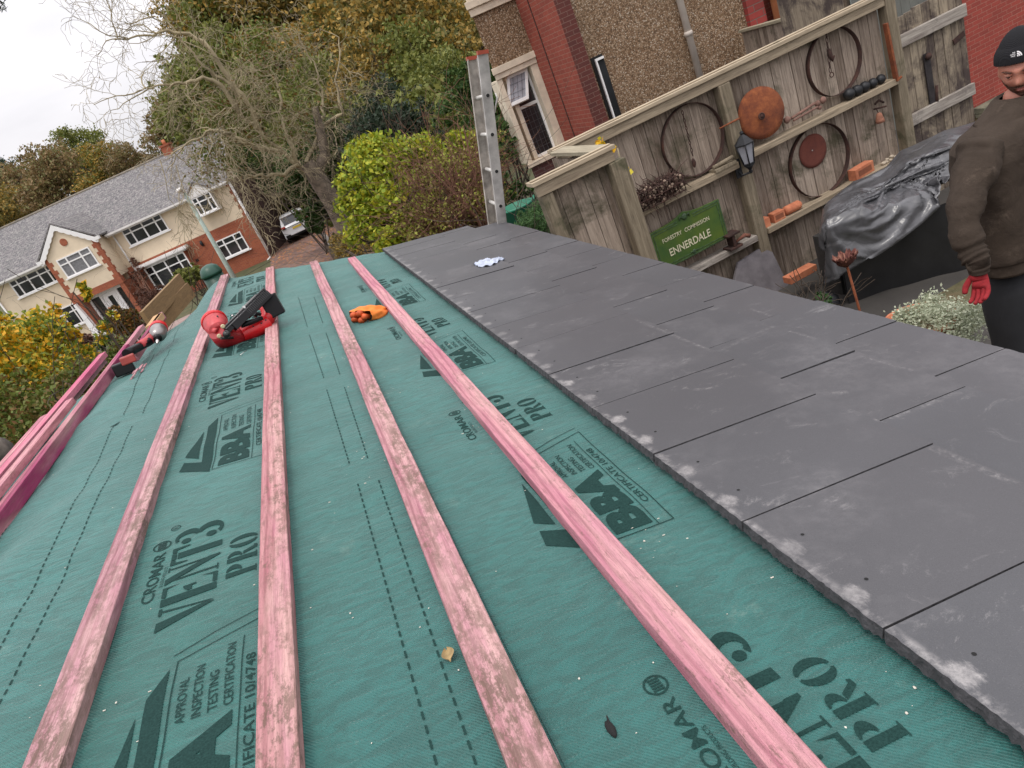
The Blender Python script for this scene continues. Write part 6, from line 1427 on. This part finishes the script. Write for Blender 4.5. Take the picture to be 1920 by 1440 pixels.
# ------------------------------------------------------------------ tarpaulin covered heap
def tarpm():
    k = NT('black_tarpaulin'); c = k.ramp(k.noise(5, 5, .6), [(.35, (.045, .045, .048)), (.7, (.10, .10, .108))])
    v1 = k.n('TexVoronoi'); v1.feature = 'DISTANCE_TO_EDGE'; v1.inputs['Scale'].default_value = 5; k.l(k.mix(.12, k.tc, k.noise(3, 3, .6, None, 0, 1)), v1.inputs[0])
    h = k.math('ADD', k.noise(3.5, 2, .5, None, .8), k.math('MULTIPLY', k.ramp(v1.outputs['Distance'], [(0, 0.0), (.12, 1)]), .16)); k.bump(h, .6, .04)
    return k.fin(c, .31, 0, .8)
M['tarp'] = tarpm()
t = Thing('tarpaulin_heap', 'black plastic tarpaulin draped over a stack in front of the fence', 'tarpaulin', (4.3, 4.4, gz(4.3, 4.4)))
TA, TB, TC, TD = np.array([3.34, 4.40]), np.array([4.15, 5.22]), np.array([5.1, 3.55]), np.array([6.2, 5.24])
def tpos(u, a): bk = TB + (TD - TB) * u; fr = TA + (TC - TA) * u; return bk + (fr - bk) * a
def drape():      # let a stiff plastic sheet settle over the stack with the cloth solver
    lumps = []
    def lump(u0, u1, a0, a1, z0, z1):
        q = MB(); c4 = [tpos(u0, a0), tpos(u1, a0), tpos(u1, a1), tpos(u0, a1)]
        q.add([(p_[0], p_[1], z0) for p_ in c4] + [(p_[0], p_[1], z1) for p_ in c4], [(0, 3, 2, 1), (4, 5, 6, 7), (0, 1, 5, 4), (1, 2, 6, 5), (2, 3, 7, 6), (3, 0, 4, 7)])
        o = obj('settle_block', q, []) if False else bpy.data.objects.new('settle_block', mkmesh('settle_block', q, []))
        col.objects.link(o); bm_ = bmesh.new(); bm_.from_mesh(o.data); bmesh.ops.recalc_face_normals(bm_, faces=bm_.faces[:]); bmesh.ops.bevel(bm_, geom=bm_.edges[:], offset=.035, segments=3, affect='EDGES'); bmesh.ops.triangulate(bm_, faces=bm_.faces[:]); bm_.to_mesh(o.data); bm_.free()
        cm = o.modifiers.new('collision', 'COLLISION'); o.collision.thickness_outer = .008; o.collision.cloth_friction = 20; lumps.append(o)
    lump(.03, .42, .05, .93, -2.9, -2.06); lump(.05, .22, .55, .97, -2.9, -1.985); lump(.40, .98, .02, .55, -2.9, -1.96); lump(.40, .97, .5, .92, -2.9, -2.09); lump(.12, .9, .30, .38, -2.5, -2.035); lump(.25, .95, .66, .72, -2.5, -2.02); lump(.5, .84, .16, .22, -2.2, -1.925); lump(.60, .66, .1, .5, -2.2, -1.93); lump(.80, .86, .05, .6, -2.2, -1.925)
    q = MB(); q.grid(lambda u, v: tuple(tpos(-.07 + 1.1 * u, -.02 + 1.33 * v)) + (-1.84 + .02 * noise.noise(Vector((u * 9, v * 9, 1))),), 125, 96)
    o = bpy.data.objects.new('settle_sheet', mkmesh('settle_sheet', q, [])); col.objects.link(o)
    cl = o.modifiers.new('cloth', 'CLOTH'); st_ = cl.settings; st_.quality = 5; st_.mass = .25; st_.tension_stiffness = 18; st_.compression_stiffness = 18; st_.shear_stiffness = 8; st_.bending_stiffness = .25; st_.air_damping = 2.5
    st_.shrink_min = -.055; st_.shrink_max = -.055; cl.collision_settings.collision_quality = 3; cl.collision_settings.distance_min = .008; cl.collision_settings.use_self_collision = False
    cl.point_cache.frame_start = 1; cl.point_cache.frame_end = 60
    C.frame_start = 1; C.frame_end = 60
    for f in range(1, 38): C.frame_set(f)
    dg = bpy.context.evaluated_depsgraph_get(); ev = o.evaluated_get(dg); me = ev.to_mesh(); vs = [tuple(v.co) for v in me.vertices]; fs = [tuple(p.vertices) for p in me.polygons]; ev.to_mesh_clear()
    for x in lumps + [o]: m_ = x.data; bpy.data.objects.remove(x); bpy.data.meshes.remove(m_)
    C.frame_set(1)
    return vs, fs
vs, fs = drape()
fs = [f for f in fs if all(vs[i][2] < -1.83 and vs[i][0] < 5.40 and vs[i][1] < 5.36 for i in f)]
use = sorted({i for f in fs for i in f}); mp_ = {v: k for k, v in enumerate(use)}; vs = [vs[i] for i in use]; fs = [tuple(mp_[i] for i in f) for f in fs]
mb = MB(); mb.add(vs, fs, 0, True)
sh_ = t.part('sheet', mb, M['tarp']); so_ = sh_.modifiers.new('thickness', 'SOLIDIFY'); so_.thickness = .002
mb = MB(); mb.grid(lambda u, v: (3.56 + 1.65 * u + .02 * sin(31 * u + 4 * v), 4.42 - .78 * u + .03 * sin(9 * u), -2.16 - .8 * v), 60, 12); mb.grid(lambda u, v: (3.56 + .65 * u, 4.42 + .7 * u, -2.26 - .03 * sin(22 * u) - .8 * v), 30, 12); t.part('lower_sheet', mb, plain('dull_black_sheet', (.012, .012, .013), .5, var=.4, bump=.3, bscale=12))
mb = MB(); mb.box((3.66, 4.58, gz(4, 4.5)), (3.90, 4.80, -2.22)); t.part('stack', mb, plain('dark_sacking', (.04, .038, .036), .9, var=.5, scale=14, bump=.8))
# rusty flower bowl on a rod
q = P(1588, 498, 3.55); qb = P(1614, 590, 3.5)
t = Thing('rusty_flower_stake', 'rusty metal flower bowl on a thin rod in front of the tarpaulin', 'garden stake', (qb[0], 3.52, gz(qb[0], 3.5)))
mb = MB(); mb.tube([q, qb, (qb[0] + .02, 3.52, t.loc[2])], .008, n=6); t.part('rod', mb, M['rust'])
mb = MB(); g = np.random.default_rng(3); rs = rust('flaking_rust', (.05, .018, .016), (.13, .04, .03), (.36, .18, .12))
for i in range(9):
    an = i * 2 * pi / 9; dd_ = np.array([cos(an), sin(an) * .8, .55]); 
    mb.grid(lambda u, v: q + dd_ * .085 * u + np.array([-sin(an), cos(an), 0]) * (v - .5) * .065 * sin(pi * (u * .8 + .12)) + np.array([0, 0, .03 * u * u + .012 * sin(9 * v + i)]), 6, 4, 0, True)
for i in range(6): mb.tube([q, q + np.array([.04 * cos(i), .04 * sin(i), .07]), q + np.array([.07 * cos(i), .07 * sin(i), .05])], [.006, .005, .004], n=5)
t.part('petals', mb, rs)
mb = MB(); q = P(1500, 513, 4.9); mb.obox(q, (.14, 0, 0), (0, .05, 0), (0, 0, .03)); single('terracotta_slab', mb, M['terra'], 'flat terracotta piece lying on the ground between fence and tarpaulin', 'terracotta', q, bevel=.004)
mb = MB(); q = P(1488, 560, 4.6); mb.ball((q[0], 4.6, gz(q[0], 4.6) + .08), .14, 12, 0, (1.2, .8, .8), .15, 2); mb.ball((q[0] + .22, 4.5, gz(q[0], 4.6) + .06), .11, 12, 0, (1, .8, .9), .15, 6); single('rubble', mb, M['iron'], 'dark lumps heaped on the ground left of the tarpaulin', 'rubble', (q[0], 4.6, gz(q[0], 4.6)))
# ------------------------------------------------------------------ the worker
YP = 2.10
def skin(name, verts, edges, mat, parent, off, sub=2, root=0, post=None):
    me = bpy.data.meshes.new(name + '_base'); me.from_pydata([tuple(v[:3]) for v in verts], edges, [])
    o = bpy.data.objects.new(name + '_base', me); col.objects.link(o)
    mo = o.modifiers.new('skin', 'SKIN'); mo.use_smooth_shade = True
    sv = me.skin_vertices[0].data
    for i, v in enumerate(verts):
        r = v[3] if isinstance(v[3], tuple) else (v[3], v[3]); sv[i].radius = r; sv[i].use_root = (i == root)
    sb = o.modifiers.new('sub', 'SUBSURF'); sb.levels = sub; sb.render_levels = sub
    bpy.context.view_layer.update()
    dg = bpy.context.evaluated_depsgraph_get(); m2 = bpy.data.meshes.new_from_object(o.evaluated_get(dg))
    m2.name = name
    bpy.data.objects.remove(o)
    m2.materials.clear(); m2.materials.append(mat)
    n = len(m2.vertices); co_ = np.empty(n * 3); m2.vertices.foreach_get('co', co_); co_ = co_.reshape(-1, 3)
    if post is not None:
        for i in range(n): co_[i] = post(co_[i])
    co_ -= np.array(off); m2.vertices.foreach_set('co', co_.reshape(-1)); m2.polygons.foreach_set('use_smooth', [True] * len(m2.polygons)); m2.update()
    ob = bpy.data.objects.new(name, m2); col.objects.link(ob); ob.parent = parent; return ob
HS = .96; eye = P(1941, 121, YP)
hc = eye + np.array([.0, .055, -.0])           # centre of the head between the eyes' level
zf = gz(1.95, 1.66)
hip = P(1935, 560, YP); xb = P(1938, 530, YP)[0] - .04
man = Thing('person', 'man in black beanie, brown sweatshirt, black trousers and red gloves standing at the eaves', 'person', (xb, YP + .05, zf))
skinm = NT('skin'); cS = skinm.ramp(skinm.noise(14, 4, .6), [(.35, (.40, .155, .105)), (.7, (.50, .22, .155))]); skinm.bump(skinm.noise(220, 3), .15, .001); skinm.fin(cS, .5, 0, .4)
skinm.b.inputs['Subsurface Weight'].default_value = .15; skinm.b.inputs['Subsurface Radius'].default_value = (.01, .004, .002)
# head facing the camera, turned slightly to the photo's left and tipped down
yaw = math.atan2(-hc[0], -hc[1])        # heading towards the camera
fwd = np.array([sin(yaw), cos(yaw), 0]); fwd = rotm((0, 0, 1), R(-10)) @ fwd
fwd = fwd * cos(R(10)) + np.array([0, 0, -sin(R(10))]); rgt = np.cross(fwd, [0, 0, 1]); rgt /= np.linalg.norm(rgt); upv = np.cross(rgt, fwd)
def g2(a, b, c_, d_): return math.exp(-(a / c_) ** 2 - (b / d_) ** 2)
def headp(u, v, infl=0.0, feat=1.0):
    th = 2 * pi * u; ph = pi * v; d = np.array([sin(th) * sin(ph), cos(th) * sin(ph), cos(ph)])     # x right, y forward, z up
    x, y, z = d[0] * .076, d[1] * .096, d[2] * .122
    if z < 0: k_ = 1 - .34 * (-z / .122) ** 1.6; x *= k_; y *= 1 - .10 * (-z / .122)
    if y < 0: y *= 1.02; z += 0
    if z > 0: x *= 1 + .03
    if y > 0 and feat:
        f = 0
        f += .0075 * g2(x, z - .018, .05, .012)                 # brow
        for s_ in (-1, 1):
            f -= .013 * g2(x - s_ * .031, z - .001, .017, .012)  # sockets
            f += .007 * g2(x - s_ * .040, z + .030, .020, .020)  # cheeks
            f += .006 * g2(x - s_ * .010, z + .040, .008, .008)  # nostrils
        f += .012 * g2(x, z + .004, .009, .022) + .024 * g2(x, z + .030, .0115, .015)   # nose
        f -= .004 * g2(x, z + .050, .012, .006)
        f += .008 * g2(x, z + .060, .022, .0055) + .0085 * g2(x, z + .073, .018, .006) - .003 * g2(x, z + .0665, .022, .0028) - .004 * g2(x, z + .083, .02, .006)
        f += .012 * g2(x, z + .100, .020, .014)                 # chin
        y += f * feat * max(0, d[1]) ** .4
    n_ = np.array([d[0], d[1], d[2]])
    return hc + (rgt * (x + n_[0] * infl) + fwd * (y + n_[1] * infl - .02) + upv * (z + n_[2] * infl)) * HS
# body under the clothes: neck, torso, arms, legs in one surface
shl = P(1831, 300, YP + .02); nk = hc + np.array([.01, .03, -.13]); ch_ = np.array([nk[0] + .02, YP + .07, nk[2] - .19])
shr = shl + np.array([.36, .06, .0]); el = P(1808, 420, YP - .04); wr = P(1836, 510, YP - .10)
pel = np.array([xb + .045, YP + .08, hip[2] + .06]); bel = (ch_ + pel) / 2
elr = shr + np.array([.07, .05, -.28]); wrr = elr + np.array([.0, -.14, -.20])
hL, hR = pel + np.array([-.06, 0, -.10]), pel + np.array([.12, .0, -.10])
kL, kR = np.array([hL[0] - .02, YP + .05, zf + .50]), np.array([hR[0] + .03, YP + .08, zf + .50]); aL, aR = np.array([kL[0] - .01, YP + .08, zf + .09]), np.array([kR[0] + .01, YP + .11, zf + .09])
bodyV = [tuple(pel) + (.10,), tuple(bel) + (.09,), tuple(ch_) + (.085,), tuple(nk + np.array([0, 0, -.06])) + (.062,), tuple(nk) + (.056,), tuple(hc + np.array([.01, .03, -.07])) + (.05,),
         tuple(shl) + (.040,), tuple(el) + (.034,), tuple(wr) + (.027,), tuple(shr) + (.040,), tuple(elr) + (.034,), tuple(wrr) + (.027,),
         tuple(hL) + (.085,), tuple(kL) + (.058,), tuple(aL) + (.042,), tuple(hR) + (.085,), tuple(kR) + (.058,), tuple(aR) + (.042,)]
bodyE = [(0, 1), (1, 2), (2, 3), (3, 4), (4, 5), (2, 6), (6, 7), (7, 8), (2, 9), (9, 10), (10, 11), (0, 12), (12, 13), (13, 14), (0, 15), (15, 16), (16, 17)]
bo_ = skin('body', bodyV, bodyE, skinm.m, man.o, man.loc)
mb = MB(); mb.grid(lambda u, v: headp(u, v), 72, 60, 0, True, True)
me_h = mkmesh('head', mb, skinm.m)
# join the head surface into the body mesh so the person has one body
bmj = bmesh.new(); bmj.from_mesh(bo_.data)
hm = bpy.data.meshes.new('tmp_head'); mb.v = [tuple(np.array(p) - man.loc) for p in mb.v]; hm = mkmesh('tmp_head', mb, skinm.m); bmj.from_mesh(hm); bmj.to_mesh(bo_.data); bmj.free()
# ears
for s_ in (-1, 1):
    mb = MB(); c = hc + rgt * s_ * .070 - fwd * .035 + upv * -.024
    mb.ball(c, .026, 12, 0, (.35, .65, 1.0), .05, 1); man.part('ear', mb, skinm.m)
# eyes
eyem, irm = plain('eye_white', (.22, .17, .15), .2, var=.1), plain('dark_iris', (.02, .012, .008), .15)
for s_ in (-1, 1):
    mb = MB(); c = hc + (rgt * s_ * .031 + fwd * .0600 + upv * -.001) * HS; mb.ball(c, .0115, 12); ey = man.part('eye', mb, eyem)
    mb = MB(); c = hc + (rgt * s_ * .031 + fwd * .0690 + upv * -.003) * HS; mb.ball(c, .0058, 10); man.part('iris', mb, irm, parent=ey)
    for tb, rr_ in ((((.047, .057, .002), (.032, .0715, .0045), (.017, .068, .002)), .0062), (((.046, .056, -.006), (.032, .0690, -.0095), (.018, .067, -.007)), .0045)):
        mb = MB(); mb.tube([hc + (rgt * s_ * a + fwd * b + upv * z) * HS for a, b, z in tb], [.0035, rr_, .0035], n=8); man.part('eyelid', mb, skinm.m, parent=ey)
hairm = NT('dark_stubble'); hairm.bump(hairm.noise(700, 3, .7), .6, .002); hairm.fin(hairm.ramp(hairm.noise(500, 3, .7), [(.38, (.022, .014, .011)), (.50, (.07, .036, .026)), (.62, (.24, .11, .075))]), .8, 0, .2)
for s_ in (-1, 1):
    mb = MB(); q = [hc + (rgt * s_ * a + fwd * b + upv * z) * HS for a, b, z in ((.052, .058, .018), (.036, .077, .0225), (.018, .083, .017))]; mb.tube(q, [.0025, .0042, .0035], n=6, sq=.7); man.part('eyebrow', mb, hairm.m)
# beard: a shell over jaw, chin and upper lip
mb = MB()
def beard(u, v):
    uu = (u - .5) * .62; return headp(uu % 1.0, .60 + .345 * v, .0022 + .003 * sin(pi * v) * (1 - abs(u - .5) * 1.3))
NB = 60
vs = [beard(i / NB, j / 26) for i in range(NB + 1) for j in range(27)]; fs = []
for i in range(NB):
    for j in range(26):
        u = (i + .5) / NB - .5; ph = .60 + .345 * (j + .5) / 26; z = cos(pi * ph) * .122; x = sin(2 * pi * u * .62) * sin(pi * ph) * .076
        if abs(x) < .0205 and -.0765 < z < -.0575: continue       # lips
        if z > -.048 + max(0, (abs(x) - .040)) * 2.4: continue
        a = i * 27 + j; fs.append((a, a + 1, a + 28, a + 27))
mb.add(vs, fs, 0, True); man.part('beard', mb, hairm.m)
mb = MB()
for v0, v1, inf in ((.657, .673, .0010), (.680, .700, .0014)):
    mb.grid(lambda u, v: headp(((u - .5) * .078) % 1.0, v0 + (v1 - v0) * v, inf * sin(pi * v) ** .5 * sin(pi * u) ** .5), 20, 6, 0, True)
man.part('lips', mb, plain('lips', (.42, .13, .11), .45, var=.1))
# beanie: ribbed shell over the crown with a turned-up cuff
knit = NT('black_knit'); kw = knit.n('TexWave'); kw.inputs['Scale'].default_value = 90; kw.bands_direction = 'X'; knit.l(knit.tc, kw.inputs[0]); knit.bump(knit.math('ADD', kw.outputs[1], knit.noise(300)), .4, .002); knit.fin((.012, .012, .014), .9, 0, .25)
def hat(u, v, cuff=False):
    th = 2 * pi * u; front = cos(th)
    low = .43 - .055 * front - .0 * abs(front)    # the edge dips at the back, sits on the brow in front
    if cuff: vv = (low - .17) + (.17 + .005) * v; infl = .0145 + .004 * sin(pi * v) + .0005 * sin(120 * u * pi)
    else: vv = low * v; infl = .010 + .008 * (1 - v) + .0004 * sin(120 * pi * u)
    p_ = headp(u, max(.001, vv), infl, 0)
    return p_ + upv * (.012 * (1 - v) if not cuff else 0)
mb = MB(); mb.grid(lambda u, v: hat(u, v), 120, 24, 0, True, True); bn = man.part('beanie', mb, knit.m)
mb = MB(); mb.grid(lambda u, v: hat(u, v, True), 120, 12, 0, True, True); mb.grid(lambda u, v: hat(u, .999, True) - (hat(u, .999, True) - hc) * .10 * v - upv * .001, 120, 2, 0, True, True); man.part('cuff', mb, knit.m, parent=bn)
# embroidered badge on the cuff: half dome stripes and three words
def cuffp(a, b, l=.0016):      # a along the cuff in metres (towards the photo's right), b up
    ang = R(-2) / (2 * pi); u = (ang + a / (2 * pi * .092)) % 1.0; p0 = hat(u, .5 - b / .065, True); d_ = p0 - hc; d_[2] *= .3; d_ /= np.linalg.norm(d_); return p0 + d_ * l
mb = MB(); g = None
def cpoly(pts): mb.add([cuffp(a, b) for a, b in pts], [list(range(len(pts)))])
# orientation test: photo-right should be increasing a
flip = 1 if (cuffp(.01, 0) - cuffp(-.01, 0)) @ np.array([1, 0, 0]) > 0 else -1
for (r0, r1) in ((.0, .0052), (.0068, .0115), (.0131, .0180)):
    A = np.linspace(0, pi / 2, 9); pts = [(.004 + r1 * sin(t_), -.010 + r1 * cos(t_)) for t_ in A] + [(.004 + r0 * sin(t_), -.010 + r0 * cos(t_)) for t_ in A[::-1]]
    pts = [(flip * a, b) for a, b in pts]; 
    for i in range(8): cpoly([pts[i], pts[i + 1], pts[-2 - i], pts[-1 - i]])
for i, wd in enumerate(('THE', 'NORTH', 'FACE')):
    V_, F_ = ftext(wd, .02); L_ = .0038 * len(wd)
    mb.add([cuffp(flip * (-.003 - L_ + v[0] * L_ ), .0035 - .0055 * i + v[1] * .0042 - .001) for v in V_], F_)
man.part('badge', mb, plain('white_embroidery', (.72, .70, .70), .7, var=.05), parent=bn)
# sweatshirt
sw = NT('brown_sweatshirt'); cc_ = sw.ramp(sw.noise(6, 5, .65), [(.3, (.036, .027, .021)), (.7, (.066, .050, .039))]); cc_ = sw.mix(sw.ramp(sw.noise(7, 7, .8), [(.56, 0.0), (.72, .45)]), cc_, (.17, .13, .10)); sw.bump(sw.math('ADD', sw.noise(9, 4, .6, None, .8), sw.math('MULTIPLY', sw.noise(400, 2), .12)), .55, .02); sw.fin(cc_, .95, 0, .15)
def crease(p):
    q = np.array(p); n1 = noise.noise(Vector((q[0] * 8, q[1] * 8, q[2] * 7))); da = np.linalg.norm(q[:2] - el[:2])
    k_ = .010 * n1 + .006 * noise.noise(Vector((q[0] * 20, q[1] * 20, q[2] * 12)))
    c_ = np.array([xb + .05, YP + .07]); 
    if q[2] < shl[2] - .12 and da < .14 and q[0] < shl[0] + .06:      # gathered folds down the sleeve
        k_ += .0065 * sin(q[2] * 190 + 6 * n1 + 10 * q[0]) * sst(shl[2] - .18, el[2] + .02, q[2]); ax_ = el[:2]
    else: ax_ = c_
    r_ = q[:2] - ax_; l = np.linalg.norm(r_) + 1e-6; q[:2] += r_ / l * k_; return q
mb = MB()
cxm_ = xb + .04; ncz = P(1912, 188, YP)[2]; hemz = P(1885, 521, YP)[2]
tors = [(hemz - .004, .168, .118, 0), (hemz + .006, .178, .126, 0), (hemz + .05, .180, .128, 0), (hemz + .06, .188, .136, 0), (hemz + .22, .186, .134, 0), (hemz + .36, .195, .14, .005), (shl[2] - .05, .205, .135, .01),
        (shl[2] + .01, .198, .125, .015), (shl[2] + .05, .165, .110, .02), (shl[2] + .075, .115, .095, .02), (ncz - .012, .076, .078, .012), (ncz, .066, .068, .006), (ncz - .006, .052, .054, .006)]
def torso(u, v):
    k_ = v * (len(tors) - 1); i = min(int(k_), len(tors) - 2); f = k_ - i; f = f * f * (3 - 2 * f) if 3 < i < 9 else f
    z, w_, d_, s_ = [tors[i][j] * (1 - f) + tors[i + 1][j] * f for j in range(4)]
    t_ = 2 * pi * u; c_, s2 = cos(t_), sin(t_); e = 2 / 2.5
    xx = math.copysign(abs(c_) ** e, c_) * w_; yy = math.copysign(abs(s2) ** e, s2) * d_
    p_ = np.array([cxm_ + (hc[0] - cxm_) * sst(shl[2], ncz, z) + xx, YP + .075 + s_ + yy + (hc[1] + .02 - YP - .075) * sst(shl[2], ncz, z), z])
    return crease(p_) if i < 9 else p_
mb.grid(torso, 90, 120, 0, True, True)
def sleeve(pts, rads):
    pts = [np.array(p_) for p_ in pts]; n_ = 60; seg = []
    for i in range(n_ + 1):
        k_ = i / n_ * (len(pts) - 1); j = min(int(k_), len(pts) - 2); f = k_ - j
        p0, p1, p2, p3 = pts[max(j - 1, 0)], pts[j], pts[j + 1], pts[min(j + 2, len(pts) - 1)]
        q = .5 * ((2 * p1) + (-p0 + p2) * f + (2 * p0 - 5 * p1 + 4 * p2 - p3) * f * f + (-p0 + 3 * p1 - 3 * p2 + p3) * f ** 3)
        r_ = rads[j] * (1 - f) + rads[j + 1] * f; t_ = i / n_
        fold = .0045 * sin(t_ * 95 + 1.2) * sst(.42, .62, t_) * (1 - sst(.90, .94, t_)) + .004 * sin(t_ * 41) * (1 - sst(.9, .94, t_))
        seg.append((q, r_ + fold))
    b0_ = len(mb.v); mb.tube([q for q, r_ in seg], [r_ for q, r_ in seg], n=28)
    for i in range(b0_, len(mb.v)):
        p_ = np.array(mb.v[i]); k_ = noise.noise(Vector(p_ * 11)); k2 = noise.noise(Vector((p_[0] * 26, p_[1] * 26, p_[2] * 60)))
        c_ = seg[min(n_, (i - b0_) // 28)][0]; d_ = p_ - c_; mb.v[i] = tuple(c_ + d_ * (1 + .13 * k_ + .11 * k2))
sleeve([shl + np.array([.055, .02, .035]), shl + np.array([.0, 0, -.02]), shl * .5 + el * .5 + np.array([-.012, 0, 0]), el, el * .5 + wr * .5 + np.array([-.004, 0, 0]), wr + np.array([0, 0, .05]), wr + np.array([0, 0, .042]), wr + np.array([0, 0, .0])], [.075, .080, .066, .057, .051, .045, .039, .036])
sleeve([shr + np.array([-.055, .02, .035]), shr + np.array([.0, 0, -.02]), shr * .5 + elr * .5, elr, elr * .5 + wrr * .5, wrr + np.array([0, .01, .04]), wrr + np.array([0, 0, .01])], [.070, .088, .070, .060, .054, .045, .040])
man.part('sweatshirt', mb, sw.m)
# trousers and boots
tr = plain('black_work_trousers', (.012, .013, .016), .8, var=.5, scale=5, bump=.4, bscale=30)
trV = [tuple(pel + np.array([0.02, 0, .10])) + (.150,), tuple(pel + np.array([0, 0, -.05])) + (.152,), tuple(hL) + (.115,), tuple(kL) + (.085,), tuple(aL + np.array([0, 0, .02])) + (.075,), tuple(hR) + (.115,), tuple(kR) + (.085,), tuple(aR + np.array([0, 0, .02])) + (.075,)]
skin('trousers', trV, [(0, 1), (1, 2), (2, 3), (3, 4), (1, 5), (5, 6), (6, 7)], tr, man.o, man.loc, 2)
for a in (aL, aR):
    mb = MB(); mb.tube([a + np.array([0, .03, .03]), a + np.array([0, .0, -.03]), a + np.array([-.03, -.10, -.05]), a + np.array([-.05, -.19, -.06])], [.055, .060, .048, .035], n=14, sq=.8); man.part('boot', mb, M['black'])
# gloved hands: palm and five bent fingers
def hand(wr_, knu, side, label):
    d = dirto(wr_, knu); s_ = side - d * side.dot(d); s_ /= np.linalg.norm(s_); n_ = np.cross(d, s_)
    V_ = [tuple(wr_) + (.026,), tuple(wr_ + d * .035) + ((.030, .020),), tuple(wr_ + d * .066) + ((.033, .018),)]; E_ = [(0, 1), (1, 2)]
    for i, (off, l) in enumerate(((-.026, .054), (-.009, .062), (.009, .059), (.025, .047))):
        a = wr_ + d * .072 + s_ * off; b = a + d * l * .45 + n_ * .008; c = b + d * l * .33 + n_ * .018; e = c + d * l * .18 + n_ * .020
        k_ = len(V_); V_ += [tuple(a) + (.0102,), tuple(b) + (.0095,), tuple(c) + (.0088,), tuple(e) + (.0076,)]; E_ += [(2, k_), (k_, k_ + 1), (k_ + 1, k_ + 2), (k_ + 2, k_ + 3)]
    a = wr_ + d * .030 - s_ * .030 + n_ * .006; b = a + d * .032 - s_ * .018 + n_ * .012; c = b + d * .028 - s_ * .002 + n_ * .008; k_ = len(V_)
    V_ += [tuple(a) + (.0135,), tuple(b) + (.0125,), tuple(c) + (.010,)]; E_ += [(1, k_), (k_, k_ + 1), (k_ + 1, k_ + 2)]
    return skin('glove', V_, E_, M['redglove'], man.o, man.loc, 2)
hand(wr + np.array([.0, 0, .012]), P(1842, 556, YP - .13), np.array([.25, -.95, 0]), 'red')
hand(wrr, wrr + np.array([0, -.06, -.1]), np.array([-.2, -.95, 0]), 'red')
# ------------------------------------------------------------------ finish
bpy.context.view_layer.update()
